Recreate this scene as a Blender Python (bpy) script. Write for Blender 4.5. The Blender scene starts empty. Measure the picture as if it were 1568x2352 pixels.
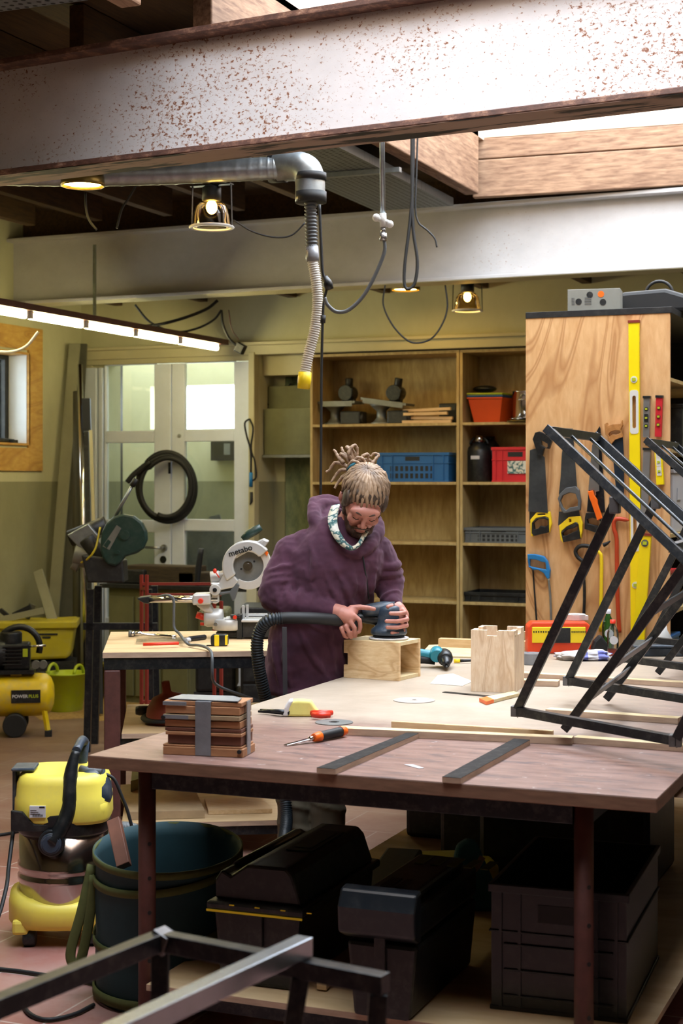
import bpy, bmesh, math, random
from mathutils import Vector, Matrix, noise as mnoise
random.seed(7)
PI = math.pi
# ---------------------------------------------------------------- camera
A = math.radians(22.2); F0 = 3640.0; HC = 1.62
scene = bpy.context.scene
C = scene.collection
cam_d = bpy.data.cameras.new('camera'); cam = bpy.data.objects.new('camera', cam_d); C.objects.link(cam)
cam.location = (0, 0, HC); cam.rotation_euler = (PI/2, 0, A)
cam_d.sensor_fit = 'VERTICAL'; cam_d.sensor_height = 36.0; cam_d.lens = F0/2352*36.0
cam_d.shift_y = -76.0/2352
cam_d.clip_start = 0.05; cam_d.clip_end = 200
cam_d.dof.use_dof = True; cam_d.dof.focus_distance = 5.9; cam_d.dof.aperture_fstop = 5.0
scene.camera = cam
# ---------------------------------------------------------------- sky and exposure
world = bpy.data.worlds.new('sky'); scene.world = world; world.use_nodes = True
bg = world.node_tree.nodes['Background']
bg.inputs[0].default_value = (0.80, 0.89, 1.0, 1); bg.inputs[1].default_value = 14.0
scene.view_settings.view_transform = 'Standard'; scene.view_settings.look = 'None'
scene.view_settings.gamma = 1; scene.view_settings.use_curve_mapping = False
scene.view_settings.exposure = 0.0

def area(name, loc, sx, sy, rot=(0, 0, 0), power=0, portal=False, col=(1, 1, 1)):
    l = bpy.data.lights.new(name, 'AREA'); l.shape = 'RECTANGLE'; l.size = sx; l.size_y = sy; l.energy = power; l.color = col
    if portal: l.cycles.is_portal = True
    o = bpy.data.objects.new(name, l); o.location = loc; o.rotation_euler = rot; C.objects.link(o); return o
# skylight openings (room coordinates) and portals in them
SKY = [(-2.95, -.1, 2.5, 5.25), (-2.95, -.1, 5.80, 9.75)]; SKT = 4.9
DECK = 3.62
for x0, x1, y0, y1 in SKY: area('portal', ((x0+x1)/2, (y0+y1)/2, SKT), x1-x0, y1-y0, portal=True)
area('portal', (-7.0, 9.6, 2.2), .7, 1.1, rot=(0, -PI/2, 0), portal=True)
area('portal', (-5.4, 12.1, 3.3), 4.2, .6, portal=True)

# ---------------------------------------------------------------- pixel -> place (intersect a camera ray with a plane of the room)
FW = Vector((-math.sin(A), math.cos(A), 0)); RT = Vector((math.cos(A), math.sin(A), 0)); UP = Vector((0, 0, 1)); CO = Vector((0, 0, HC))
def ray(px, py): return FW + RT*((px-784)/F0) + UP*(-(py-1100)/F0)
def W(px, py, z=None, y=None, x=None, d=None, pl=None):
    r = ray(px, py)
    if z is not None: t = (z-HC)/r.z
    elif y is not None: t = y/r.y
    elif x is not None: t = x/r.x
    elif pl is not None: p, n = pl; t = (Vector(p)-CO).dot(n)/r.dot(n)
    else: t = d
    return CO + r*t

# ---------------------------------------------------------------- materials
MATS = {}
def lin(c):
    if isinstance(c, str):
        c = c.lstrip('#'); c = [int(c[i:i+2], 16)/255 for i in (0, 2, 4)]
        return tuple((v/12.92 if v <= .04045 else ((v+.055)/1.055)**2.4) for v in c)
    return tuple(c)
def newmat(name):
    m = bpy.data.materials.new(name); m.use_nodes = True; MATS[name] = m
    nt = m.node_tree; b = nt.nodes['Principled BSDF']; return m, nt, b
def N(nt, t, **kw):
    n = nt.nodes.new(t)
    for k, v in kw.items(): setattr(n, k, v)
    return n
def coords(nt, scale=(1, 1, 1), rot=(0, 0, 0), loc=(0, 0, 0), gen='Object'):
    tc = N(nt, 'ShaderNodeTexCoord'); mp = N(nt, 'ShaderNodeMapping')
    mp.inputs['Scale'].default_value = scale; mp.inputs['Rotation'].default_value = rot; mp.inputs['Location'].default_value = loc
    nt.links.new(tc.outputs[gen], mp.inputs[0]); return mp.outputs[0]
def tex_noise(nt, vec, scale, detail=4, rough=.6, dist=0):
    n = N(nt, 'ShaderNodeTexNoise'); n.inputs['Scale'].default_value = scale; n.inputs['Detail'].default_value = detail
    n.inputs['Roughness'].default_value = rough; n.inputs['Distortion'].default_value = dist
    nt.links.new(vec, n.inputs['Vector']); return n.outputs['Fac']
def ramp(nt, fac, stops):
    r = N(nt, 'ShaderNodeValToRGB'); cr = r.color_ramp
    while len(cr.elements) > 1: cr.elements.remove(cr.elements[-1])
    cr.elements[0].position = stops[0][0]; cr.elements[0].color = (*lin(stops[0][1]), 1)
    for p, c in stops[1:]:
        e = cr.elements.new(p); e.color = (*lin(c), 1)
    nt.links.new(fac, r.inputs[0]); return r.outputs[0]
def mix(nt, fac, a, b, mode='MIX'):
    m = N(nt, 'ShaderNodeMix', data_type='RGBA', blend_type=mode)
    for s, v in ((m.inputs[0], fac), (m.inputs[6], a), (m.inputs[7], b)):
        if hasattr(v, 'links'): nt.links.new(v, s)
        elif isinstance(v, (int, float)): s.default_value = v
        else: s.default_value = (*lin(v), 1)
    return m.outputs[2]
def bump(nt, b, h, strength=.3, dist=.01):
    bn = N(nt, 'ShaderNodeBump'); bn.inputs['Strength'].default_value = strength; bn.inputs['Distance'].default_value = dist
    nt.links.new(h, bn.inputs['Height']); nt.links.new(bn.outputs[0], b.inputs['Normal'])
def plain(name, col, rough=.5, metal=0, var=.12, scale=6, bmp=.05, coat=0, dust=0, spec=None):
    m, nt, b = newmat(name); v = coords(nt)
    f = tex_noise(nt, v, scale, 5, .65)
    c = lin(col); lo = tuple(x*(1-var) for x in c); hi = tuple(min(1, x*(1+var)) for x in c)
    o = ramp(nt, f, [(.3, lo), (.7, hi)])
    if dust:
        f2 = tex_noise(nt, v, scale*2.7, 6, .7)
        o = mix(nt, ramp(nt, f2, [(.48, (0, 0, 0)), (.75, (dust, dust, dust))]), o, '#9a958c')
    nt.links.new(o, b.inputs['Base Color'])
    b.inputs['Roughness'].default_value = rough; b.inputs['Metallic'].default_value = metal; b.inputs['Coat Weight'].default_value = coat
    if spec is not None: b.inputs['Specular IOR Level'].default_value = spec
    if bmp: bump(nt, b, f, bmp, .005)
    return m
def wood(name, lo, hi, grain=(1, 12, 12), rough=.6, ring=0.0, scale=2.5, lines=.5):
    """long fibre noise plus optional cathedral figure"""
    m, nt, b = newmat(name); v = coords(nt, grain)
    f = tex_noise(nt, v, scale*3, 6, .6, .4)
    o = ramp(nt, f, [(.3, lo), (.7, hi)])
    if ring:
        v2 = coords(nt, tuple(g*.33 for g in grain)); n2 = N(nt, 'ShaderNodeTexNoise'); n2.inputs['Scale'].default_value = scale*.55; n2.inputs['Detail'].default_value = 2.5
        n2.inputs['Distortion'].default_value = .5
        nt.links.new(v2, n2.inputs['Vector'])
        mu = N(nt, 'ShaderNodeMath', operation='MULTIPLY'); mu.inputs[1].default_value = ring*90; nt.links.new(n2.outputs['Fac'], mu.inputs[0])
        sn = N(nt, 'ShaderNodeMath', operation='SINE'); nt.links.new(mu.outputs[0], sn.inputs[0])
        fc = ramp(nt, sn.outputs[0], [(.15, (0, 0, 0)), (.85, (lines,)*3), (1., (lines*.3,)*3)])
        dk = tuple(x*.62 for x in lin(lo)); dk = (dk[0]*1.1, dk[1]*.9, dk[2]*.72)
        o = mix(nt, fc, o, dk)
    nt.links.new(o, b.inputs['Base Color']); b.inputs['Roughness'].default_value = rough
    bump(nt, b, f, .12, .002); return m
def plyedge(name, a, bcol, pitch=260, rough=.7):
    """ply layers stacked along z"""
    m, nt, b = newmat(name); v = coords(nt, (1.2, 1.2, 1))
    w = N(nt, 'ShaderNodeTexWave', wave_type='BANDS', bands_direction='Z'); w.inputs['Scale'].default_value = pitch/6.28*.55; w.inputs['Distortion'].default_value = .6
    w.inputs['Detail'].default_value = 2; nt.links.new(v, w.inputs['Vector'])
    o = ramp(nt, w.outputs['Fac'], [(.25, a), (.75, bcol)])
    f = tex_noise(nt, coords(nt, (3, 3, 20)), 3, 5, .6); o = mix(nt, ramp(nt, f, [(.35, (.0,)*3), (.7, (.45,)*3)]), o, tuple(x*.45 for x in lin(a)))
    nt.links.new(o, b.inputs['Base Color']); b.inputs['Roughness'].default_value = rough; return m
def emit(name, col, s):
    m, nt, b = newmat(name); b.inputs['Base Color'].default_value = (.9, .9, .9, 1)
    b.inputs['Emission Color'].default_value = (*lin(col), 1); b.inputs['Emission Strength'].default_value = s; return m

# ---------------------------------------------------------------- mesh building
class MB:
    def __init__(s, M=None): s.bm = bmesh.new(); s.M = M or Matrix.Identity(4)
    def _t(s, p): return s.M @ Vector(p)
    def faces(s, vs, fs, smooth=False):
        v = [s.bm.verts.new(s._t(p)) for p in vs]
        for f in fs:
            try: q = s.bm.faces.new([v[i] for i in f]); q.smooth = smooth
            except ValueError: pass
        return s
    def box(s, lo, hi, M=None):
        x0, y0, z0 = lo; x1, y1, z1 = hi
        vs = [(x0,y0,z0),(x1,y0,z0),(x1,y1,z0),(x0,y1,z0),(x0,y0,z1),(x1,y0,z1),(x1,y1,z1),(x0,y1,z1)]
        if M is not None: vs = [M @ Vector(p) for p in vs]
        return s.faces(vs, [(0,3,2,1),(4,5,6,7),(0,1,5,4),(1,2,6,5),(2,3,7,6),(3,0,4,7)])
    def cbox(s, c, size, rz=0, rx=0, ry=0):
        M = Matrix.Translation(c) @ Matrix.Rotation(rz, 4, 'Z') @ Matrix.Rotation(ry, 4, 'Y') @ Matrix.Rotation(rx, 4, 'X')
        h = [x/2 for x in size]; return s.box([-h[0],-h[1],-h[2]], h, M)
    def bar(s, a, b, w, h=None, up=(0, 0, 1), ext=0):
        """square bar from a to b; w is the width across, h along 'up'"""
        h = h or w; a = Vector(a); b = Vector(b); d = (b-a).normalized(); a = a-d*ext; b = b+d*ext
        u = Vector(up); u = (u-d*u.dot(d))
        if u.length < 1e-4: u = Vector((1, 0, 0))-d*d.x
        u.normalize(); r = d.cross(u)
        vs = [p+r*(i*w/2)+u*(j*h/2) for p in (a, b) for i, j in ((-1,-1),(1,-1),(1,1),(-1,1))]
        return s.faces(vs, [(0,1,2,3)[::-1],(4,5,6,7),(0,1,5,4),(1,2,6,5),(2,3,7,6),(3,0,4,7)])
    def tube(s, pts, r, n=12, cap=True, closed=False, flat=1.0):
        pts = [Vector(p) for p in pts]; m = len(pts)
        rs = list(r) if isinstance(r, (list, tuple)) else [r]*m
        if len(rs) != m: rs = [rs[int(q)]+(rs[min(int(q)+1, len(rs)-1)]-rs[int(q)])*(q-int(q)) for q in [i*(len(rs)-1)/(m-1) for i in range(m)]]
        rings = []; prev = None
        for i, p in enumerate(pts):
            if closed: d = pts[(i+1) % m]-pts[i-1]
            else: d = pts[min(i+1, m-1)]-pts[max(i-1, 0)]
            if d.length < 1e-9: d = Vector((0, 0, 1))
            d.normalize()
            if prev is None:
                u = Vector((0, 0, 1)) if abs(d.z) < .9 else Vector((1, 0, 0)); u = (u-d*u.dot(d)).normalized()
            else:
                u = prev-d*prev.dot(d); u = u.normalized() if u.length > 1e-6 else prev
            prev = u; w = d.cross(u)
            rings.append([s.bm.verts.new(s._t(p+(u*math.cos(2*PI*k/n)+w*math.sin(2*PI*k/n)*flat)*rs[i])) for k in range(n)])
        for i in range(m if closed else m-1):
            a, b = rings[i], rings[(i+1) % m]
            for k in range(n):
                f = s.bm.faces.new((a[k], a[(k+1) % n], b[(k+1) % n], b[k])); f.smooth = True
        if cap and not closed:
            s.bm.faces.new(rings[0][::-1]); s.bm.faces.new(rings[-1])
        return s
    def cyl(s, a, b, r, n=20, r2=None): return s.tube([a, b], [r, r if r2 is None else r2], n)
    def lathe(s, prof, c=(0, 0, 0), n=32, M=None, cap=True, sx=1, sy=1):
        M = M or Matrix.Translation(c); rings = []
        for r, z in prof: rings.append([s.bm.verts.new(s._t(M @ Vector((r*math.cos(2*PI*k/n)*sx, r*math.sin(2*PI*k/n)*sy, z)))) for k in range(n)])
        for a, b in zip(rings, rings[1:]):
            for k in range(n):
                f = s.bm.faces.new((a[k], a[(k+1) % n], b[(k+1) % n], b[k])); f.smooth = True
        if cap:
            if prof[0][0] > 1e-5: s.bm.faces.new(rings[0][::-1])
            if prof[-1][0] > 1e-5: s.bm.faces.new(rings[-1])
        return s
    def prism(s, outline, t, M=None, holes=None, smooth=False):
        """outline in local xy extruded t along local z (holes as further outlines, triangulated)"""
        M = M or Matrix.Identity(4)
        tmp = bmesh.new(); loops = [outline]+(holes or []); edges = []
        for lp in loops:
            vs = [tmp.verts.new((p[0], p[1], 0)) for p in lp]
            edges += [tmp.edges.new((vs[i], vs[(i+1) % len(vs)])) for i in range(len(vs))]
        if holes: bmesh.ops.triangle_fill(tmp, edges=edges, use_beauty=True)
        else: tmp.faces.new(tmp.verts[:])
        tmp.verts.index_update(); n = len(tmp.verts)
        bv = [s.bm.verts.new(s._t(M @ v.co)) for v in tmp.verts]; tv = [s.bm.verts.new(s._t(M @ (v.co+Vector((0, 0, t))))) for v in tmp.verts]
        for f in tmp.faces:
            ids = [v.index for v in f.verts]
            try: s.bm.faces.new([bv[i] for i in ids][::-1]); s.bm.faces.new([tv[i] for i in ids])
            except ValueError: pass
        for e in tmp.edges:
            if len(e.link_faces) == 1:
                i, j = e.verts[0].index, e.verts[1].index
                try: q = s.bm.faces.new((bv[i], bv[j], tv[j], tv[i])); q.smooth = smooth
                except ValueError: pass
        tmp.free(); return s
    def ball(s, c, r, n=16, sc=(1, 1, 1), M=None):
        m = n//2; pr = [(max(1e-5, math.sin(PI*i/m)), -math.cos(PI*i/m)) for i in range(m+1)]
        T = Matrix.Translation(c) @ (M or Matrix.Identity(4)) @ Matrix.Diagonal((r*sc[0], r*sc[1], r*sc[2], 1))
        return s.lathe(pr, n=n, M=T, cap=False)
    def build(s, name, m, parent=None, world=False, bevel=0, seg=2, smooth=False, weld=False):
        if weld: bmesh.ops.remove_doubles(s.bm, verts=s.bm.verts[:], dist=1e-5)
        bmesh.ops.recalc_face_normals(s.bm, faces=s.bm.faces[:])
        if world and parent is not None: s.bm.transform(ROOTM[parent.name].inverted())
        me = bpy.data.meshes.new(name); s.bm.to_mesh(me); s.bm.free()
        for mm in (m if isinstance(m, (list, tuple)) else [m]): me.materials.append(MATS[mm] if isinstance(mm, str) else mm)
        if smooth:
            for p in me.polygons: p.use_smooth = True
        o = bpy.data.objects.new(name, me); C.objects.link(o)
        if parent is not None: o.parent = parent; ROOTM[o.name] = ROOTM[parent.name]
        if bevel:
            bv = o.modifiers.new('bevel', 'BEVEL'); bv.width = bevel; bv.segments = seg; bv.limit_method = 'ANGLE'; bv.angle_limit = math.radians(40)
        return o
ROOTM = {}
def tag(o, label=None, cat=None, group=None, kind=None):
    if label: o['label'] = label
    if cat: o['category'] = cat
    if group: o['group'] = group
    if kind: o['kind'] = kind
    return o
def thing(name, label, cat, loc=(0, 0, 0), rz=0, group=None, rot=None):
    o = bpy.data.objects.new(name, None); C.objects.link(o); o.empty_display_size = .1
    o.location = loc; o.rotation_euler = rot or (0, 0, rz); tag(o, label, cat, group)
    M = Matrix.LocRotScale(Vector(loc), o.rotation_euler, None); ROOTM[o.name] = M; return o
def copy_tree(o, parent=None):
    c = o.copy(); C.objects.link(c)
    if parent is not None: c.parent = parent
    for ch in list(o.children): copy_tree(ch, c)
    return c
def structure(o): o['kind'] = 'structure'; return o
def arc(c, r, a0, a1, n=16, ax=(1, 0, 0), ay=(0, 0, 1)):
    ax = Vector(ax); ay = Vector(ay); c = Vector(c)
    return [c+ax*(r*math.cos(a0+(a1-a0)*i/n))+ay*(r*math.sin(a0+(a1-a0)*i/n)) for i in range(n+1)]
def smooth_path(pts, k=6):
    """Catmull-Rom through points"""
    P = [Vector(p) for p in pts]; P = [P[0]*2-P[1]]+P+[P[-1]*2-P[-2]]; out = []
    for i in range(1, len(P)-2):
        for j in range(k):
            t = j/k; a, b, c, d = P[i-1:i+3]
            out.append(.5*((2*b)+(c-a)*t+(2*a-5*b+4*c-d)*t*t+(3*b-a-3*c+d)*t**3))
    out.append(P[-2]); return out
def text(body, size, M, m, name, parent=None, depth=.001, label=None, bold=0):
    cu = bpy.data.curves.new(name, 'FONT'); cu.body = body; cu.size = size; cu.extrude = depth; cu.align_x = 'CENTER'; cu.align_y = 'CENTER'; cu.offset = bold
    o = bpy.data.objects.new(name, cu); C.objects.link(o); o.data.materials.append(MATS[m]); o.matrix_world = M
    bpy.context.view_layer.update()
    me = bpy.data.meshes.new_from_object(o.evaluated_get(bpy.context.evaluated_depsgraph_get())); bpy.data.objects.remove(o)
    me.transform(M); b = MB(); b.bm.from_mesh(me); b.M = Matrix.Identity(4)
    return b.build(name, m, parent, world=True)
def rrect(w, h, r, n=4, cx=0, cy=0):
    out = []
    for sx, sy, a0 in ((1, 1, 0), (-1, 1, PI/2), (-1, -1, PI), (1, -1, 1.5*PI)):
        for i in range(n+1):
            a = a0+PI/2*i/n; out.append((cx+sx*(w/2-r)+r*math.cos(a), cy+sy*(h/2-r)+r*math.sin(a)))
    return out
def ell(w, h, n=20, cx=0, cy=0): return [(cx+w/2*math.cos(2*PI*i/n), cy+h/2*math.sin(2*PI*i/n)) for i in range(n)]
# ---------------------------------------------------------------- material library
plain('dark_film', '#1d1b1b', .7, 0, .3, 14, .06, dust=.10, spec=.2)
plain('hose_dark', '#1c242a', .45, 0, .1, 8, .03)
plain('pale_yellow_cloth', '#dcd278', .8, 0, .08, 12, .15)
plain('brown_timber', '#7a4c38', .6, 0, .18, 12, .08)
plain('sky_lit_bar', '#a9b0b8', .25, .8, .12, 14, .02)  # pale sky reflection on the upper trestle bar put into the colour
plain('skin_tone_tag', '#8f705c', .6)
plain('drum_steel', '#b5aba6', .16, 1, .12, 5, .02)
plain('black_steel', '#24272b', .38, .55, .25, 12, .05, dust=.15)
plain('black_paint', '#17191b', .5, 0, .2, 9, .05, dust=.08)
plain('black_plastic', '#101416', .42, 0, .15, 9, .04, dust=.10)
plain('black_rubber', '#131415', .6, 0, .15, 9, .04)
plain('dark_blue_grey_plastic', '#2c3a49', .42, 0, .12, 8, .04, dust=.25)
plain('grey_plastic', '#565a5c', .5, 0, .1, 8, .03)
plain('light_grey_plastic', '#8f9291', .5, 0, .1, 8, .03)
plain('white_plastic', '#d6d6d2', .45, 0, .05, 8, .02)
plain('white_paint', '#dce3ee', .45, 0, .07, 3, .05)
plain('pale_board', '#e0c8b0', .7, 0, .06, 5, .05)
plain('cream_paint', '#b9b18c', .7, 0, .1, 2, .05)
plain('silver', '#a7a9aa', .3, .9, .1, 9, .02)
plain('cast_alloy', '#c8c8c5', .42, .35, .06, 7, .04)
plain('chrome', '#d5d5d5', .14, 1, .04, 5, .0)
plain('galvanised', '#9aa3a8', .38, .85, .16, 22, .03)
plain('dusty_steel', '#7d7f7c', .5, .6, .2, 9, .06)
plain('yellow_plastic', '#efdb58', .42, 0, .05, 4, .03, dust=.15)
plain('saw_yellow', '#f0d21c', .45, 0, .06, 6, .02)
plain('level_yellow', '#f5dc00', .4, 0, .04, 6, .02)
plain('dull_yellow', '#b5a51c', .55, 0, .12, 5, .05, dust=.2)
plain('compressor_yellow', '#e0c010', .4, 0, .10, 5, .03, dust=.45)
plain('lime_plastic', '#a9b91c', .5, 0, .1, 5, .04, dust=.2)
plain('tub_orange', '#d4501a', .42, 0, .06, 6, .02)
plain('case_red_orange', '#dd4316', .42, 0, .06, 6, .02)
plain('orange_plastic', '#f06a10', .42, 0, .06, 6, .02)
plain('red_plastic', '#d8341c', .42, 0, .06, 6, .02)
plain('crate_red', '#c4202a', .45, 0, .08, 6, .03)
plain('red_paint', '#7c281e', .5, 0, .15, 9, .05)
plain('rust_red_paint', '#54302a', .55, 0, .3, 14, .12)
plain('blue_plastic', '#1d5a94', .42, 0, .08, 6, .03)
plain('saw_blue', '#1f78b8', .4, 0, .06, 6, .03)
plain('teal_plastic', '#1a7f92', .42, 0, .06, 6, .03)
plain('green_cast', '#18352f', .42, 0, .14, 8, .05, dust=.1)
plain('green_fabric', '#183a40', .75, 0, .18, 7, .12)
plain('olive_webbing', '#54592a', .8, 0, .15, 30, .12)
plain('blade_steel', '#5d6468', .35, .8, .3, 9, .03)
plain('blade_bright', '#b9bfc3', .25, .9, .12, 8, .02)
plain('blade_navy', '#22303f', .4, .4, .2, 8, .03)
plain('alu', '#b0b3b6', .35, .85, .08, 14, .02)
plain('ptfe_tape', '#c9c8c4', .6, 0, .06, 14, .1)
plain('duct_tape', '#85878c', .38, .25, .12, 25, .25)
plain('paper', '#d8d2c4', .8, 0, .05, 10, .05)
plain('sandpaper', '#a69c93', .9, 0, .12, 60, .2)
plain('hose_white', '#cfcbc2', .5, 0, .06, 10, .03)
plain('cloth_white', '#c9c5c4', .9, 0, .1, 25, .3)
plain('terracotta', '#8a3d2c', .5, 0, .18, 8, .06)
plain('fibre_board', '#a58d6c', .85, 0, .12, 14, .08)
plain('brown_tile', '#6b4130', .6, 0, .18, 14, .08)
plain('blue_cloth', '#21606f', .75, 0, .2, 12, .3)
plain('bare_weld', '#6c6a6a', .45, .55, .25, 22, .1)
plain('label_white', '#c8c8cc', .5, 0, .03, 10, 0)
plain('screen_dark', '#101513', .3)
plain('clear_dusty', '#c2beb6', .25, 0, .1, 8, .02)
plain('box_grey', '#7f8078', .6, 0, .08, 9, .02)
plain('hatch_olive', '#6b6a48', .6, .2, .2, 3, .05)
plain('apron_grey', '#45464c', .6, 0, .1, 8, .02)
wood('ply_light', '#c9b184', '#dcc9a0', (2, 2, 2), .6, .25, 2.5, .25)
wood('ply_board_x', '#c3a376', '#d6bb92', (1.0, 3.2, 3.2), .62, .5, 1.6, .35)
wood('ply_shelf', '#a08550', '#c0a872', (5, 5, 1.1), .65, .3, 2.2, .22)
wood('ply_cabinet', '#cf9e68', '#e2b884', (4.2, 4.2, 1.1), .55, 1.0, 2.6, .75)
wood('ply_box_h', '#d3ae7c', '#e8cda2', (3.0, 3.0, 14), .55, .6, 2.4, .6)
wood('ply_box_v', '#d6b693', '#e8d2b6', (13, 13, 3.0), .55, .55, 2.4, .5)
wood('ply_window', '#b98a3c', '#cfa558', (2, 2, 6), .5, .5, 2.0, .55)
wood('old_timber', '#6a4c38', '#a58468', (1.2, 9, 9), .8, .25, 2, .35)
wood('old_timber_y', '#6a4c38', '#a58468', (9, 1.2, 9), .8, .25, 2, .35)
wood('joist_timber', '#3e2d1c', '#5b4326', (9, 1.0, 9), .85, 0, 2)
wood('red_meranti', '#9c6a44', '#c08c5e', (1.5, 12, 12), .6, 0, 3)
wood('pine_strip', '#c8a476', '#dcbf95', (1.2, 12, 12), .6, 0, 3)
wood('saw_handle_wood', '#a5713c', '#c28a50', (8, 3, 8), .45, .2, 3, .3)
plyedge('ply_edge', '#9d7a5c', '#d0b090', 2600)
plyedge('ply_edge_dark', '#583a2c', '#a98468', 1750)
plyedge('ply_edge_bright', '#a98870', '#d5bda4', 2100)
emit('tube_glow', '#fff0b0', 60.0)
emit('lamp_glow', '#ffd070', 70.0)

def m_rust_white(name, base, dens, off):
    m, nt, b = newmat(name)
    v = coords(nt, (1.3, 1, 1.8), loc=(off, 0, 0)); f1 = tex_noise(nt, v, 46, 9, .68, .3); f2 = tex_noise(nt, coords(nt, (1.1, 1, 1.6), loc=(off, 0, 0)), 1.5, 4, .6); f3 = tex_noise(nt, v, 5, 5, .6)
    ad = N(nt, 'ShaderNodeMath', operation='MULTIPLY_ADD'); ad.inputs[1].default_value = .34; nt.links.new(f2, ad.inputs[0]); nt.links.new(f1, ad.inputs[2])
    c0 = ramp(nt, f3, [(.3, base), (.75, tuple(x*.86 for x in lin(base)))])
    fac = ramp(nt, ad.outputs[0], [(dens, (0,)*3), (dens+.035, (.55,)*3), (dens+.08, (1,)*3)])
    c = mix(nt, fac, c0, ramp(nt, ad.outputs[0], [(dens, '#a8804f'), (dens+.07, '#7a4526'), (1, '#4a2818')]))
    nt.links.new(c, b.inputs['Base Color']); b.inputs['Roughness'].default_value = .55; bump(nt, b, f1, .12, .004)
m_rust_white('rusty_white_paint', '#cdc8c7', .735, 3.3)
m_rust_white('lightly_rusted_white_paint', '#bdbab9', .83, 0)
def m_rust():
    m, nt, b = newmat('rusted_flange')
    f1 = tex_noise(nt, coords(nt, (1, 1, 2)), 14, 8, .75)
    c = ramp(nt, f1, [(.25, '#2b1c17'), (.5, '#5d3f34'), (.62, '#8f6a55'), (.72, '#c9b7a8')])
    nt.links.new(c, b.inputs['Base Color']); b.inputs['Roughness'].default_value = .6; bump(nt, b, f1, .25, .004)
m_rust()
def m_peel():
    m, nt, b = newmat('flaking_underside')
    f1 = tex_noise(nt, coords(nt, (.5, 3, 1)), 3, 9, .6)
    c = ramp(nt, f1, [(.46, '#17110f'), (.5, '#8c7468'), (1, '#97827a')])
    nt.links.new(c, b.inputs['Base Color']); b.inputs['Roughness'].default_value = .7
m_peel()
def m_floor():
    m, nt, b = newmat('terracotta_floor_tiles')
    v = coords(nt)
    br = N(nt, 'ShaderNodeTexBrick'); br.offset = 0.5; br.inputs['Scale'].default_value = 1; br.inputs['Brick Width'].default_value = .40; br.inputs['Row Height'].default_value = .40
    br.inputs['Mortar Size'].default_value = .004; br.inputs['Color1'].default_value = (*lin('#8a564b'), 1); br.inputs['Color2'].default_value = (*lin('#93635a'), 1); br.inputs['Mortar'].default_value = (*lin('#b3a096'), 1)
    nt.links.new(v, br.inputs['Vector'])
    f = tex_noise(nt, v, 2.2, 8, .7); f2 = tex_noise(nt, v, 14, 6, .7); f3 = tex_noise(nt, v, .5, 3, .5)
    c = mix(nt, ramp(nt, f, [(.4, (0,)*3), (.75, (.55,)*3)]), br.outputs['Color'], '#a89890')
    c = mix(nt, ramp(nt, f2, [(.55, (0,)*3), (.7, (.35,)*3)]), c, '#6e3325')
    # sawdust and dirt trodden in far from the table (towards the back wall)
    sx = N(nt, 'ShaderNodeSeparateXYZ'); nt.links.new(v, sx.inputs[0])
    mr = N(nt, 'ShaderNodeMapRange'); mr.inputs[1].default_value = 5.2; mr.inputs[2].default_value = 7.5; nt.links.new(sx.outputs[1], mr.inputs[0])
    mm = N(nt, 'ShaderNodeMath', operation='MULTIPLY'); nt.links.new(mr.outputs[0], mm.inputs[0]); mm.inputs[1].default_value = .8
    c = mix(nt, mm.outputs[0], c, ramp(nt, f, [(.35, '#54402f'), (.7, '#7c6448')]))
    nt.links.new(c, b.inputs['Base Color']); b.inputs['Roughness'].default_value = .5
    bump(nt, b, br.outputs['Fac'], -.3, .004)
m_floor()
def m_tabletop():
    m, nt, b = newmat('worn_table_top')
    v = coords(nt); f = tex_noise(nt, coords(nt, (1, 5, 1)), 5, 8, .7); f2 = tex_noise(nt, v, 2.2, 8, .72); f3 = tex_noise(nt, coords(nt, (3, 9, 1)), 2, 9, .7, .6)
    c = ramp(nt, f, [(.3, '#67483f'), (.7, '#9a7b70')])
    c = mix(nt, ramp(nt, f3, [(.52, (0,)*3), (.64, (.6,)*3)]), c, '#3a3840')
    f4 = tex_noise(nt, coords(nt, (2.2, 16, 1), rot=(0, 0, .75)), 3, 6, .75, .4); c = mix(nt, ramp(nt, f4, [(.60, (0,)*3), (.66, (.6,)*3)]), c, '#3b2f33')
    f5 = tex_noise(nt, coords(nt, (2, 12, 1)), 4, 5, .7); c = mix(nt, ramp(nt, f5, [(.66, (0,)*3), (.72, (.5,)*3)]), c, '#c08468')
    c = mix(nt, ramp(nt, tex_noise(nt, v, 24, 4, .6), [(.66, (0,)*3), (.7, (.6,)*3)]), c, '#c0b4b0')
    # pale sawdust lying around the box being sanded
    sx = N(nt, 'ShaderNodeSeparateXYZ'); nt.links.new(v, sx.inputs[0])
    def mr(out, a, bb, lo=0, hi=1):
        n = N(nt, 'ShaderNodeMapRange', interpolation_type='SMOOTHSTEP'); n.inputs[1].default_value = a; n.inputs[2].default_value = bb; n.inputs[3].default_value = lo; n.inputs[4].default_value = hi; nt.links.new(out, n.inputs[0]); return n.outputs[0]
    def mul(a, bb):
        n = N(nt, 'ShaderNodeMath', operation='MULTIPLY'); nt.links.new(a, n.inputs[0])
        if hasattr(bb, 'links'): nt.links.new(bb, n.inputs[1])
        else: n.inputs[1].default_value = bb
        return n.outputs[0]
    # local x along the front edge (0..1.65), local y into depth
    wob = N(nt, 'ShaderNodeMath', operation='MULTIPLY_ADD'); nt.links.new(f2, wob.inputs[0]); wob.inputs[1].default_value = .5; nt.links.new(sx.outputs[1], wob.inputs[2])
    dm = mul(mr(wob.outputs[0], .85, 1.35), mr(sx.outputs[0], 1.7, .9, 0, 1))
    dm = mul(dm, .88)
    c = mix(nt, dm, c, ramp(nt, f2, [(.35, '#a39481'), (.7, '#bfb19f')]))
    nt.links.new(c, b.inputs['Base Color']); b.inputs['Roughness'].default_value = .42
    bump(nt, b, f, .08, .002)
m_tabletop()
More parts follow.
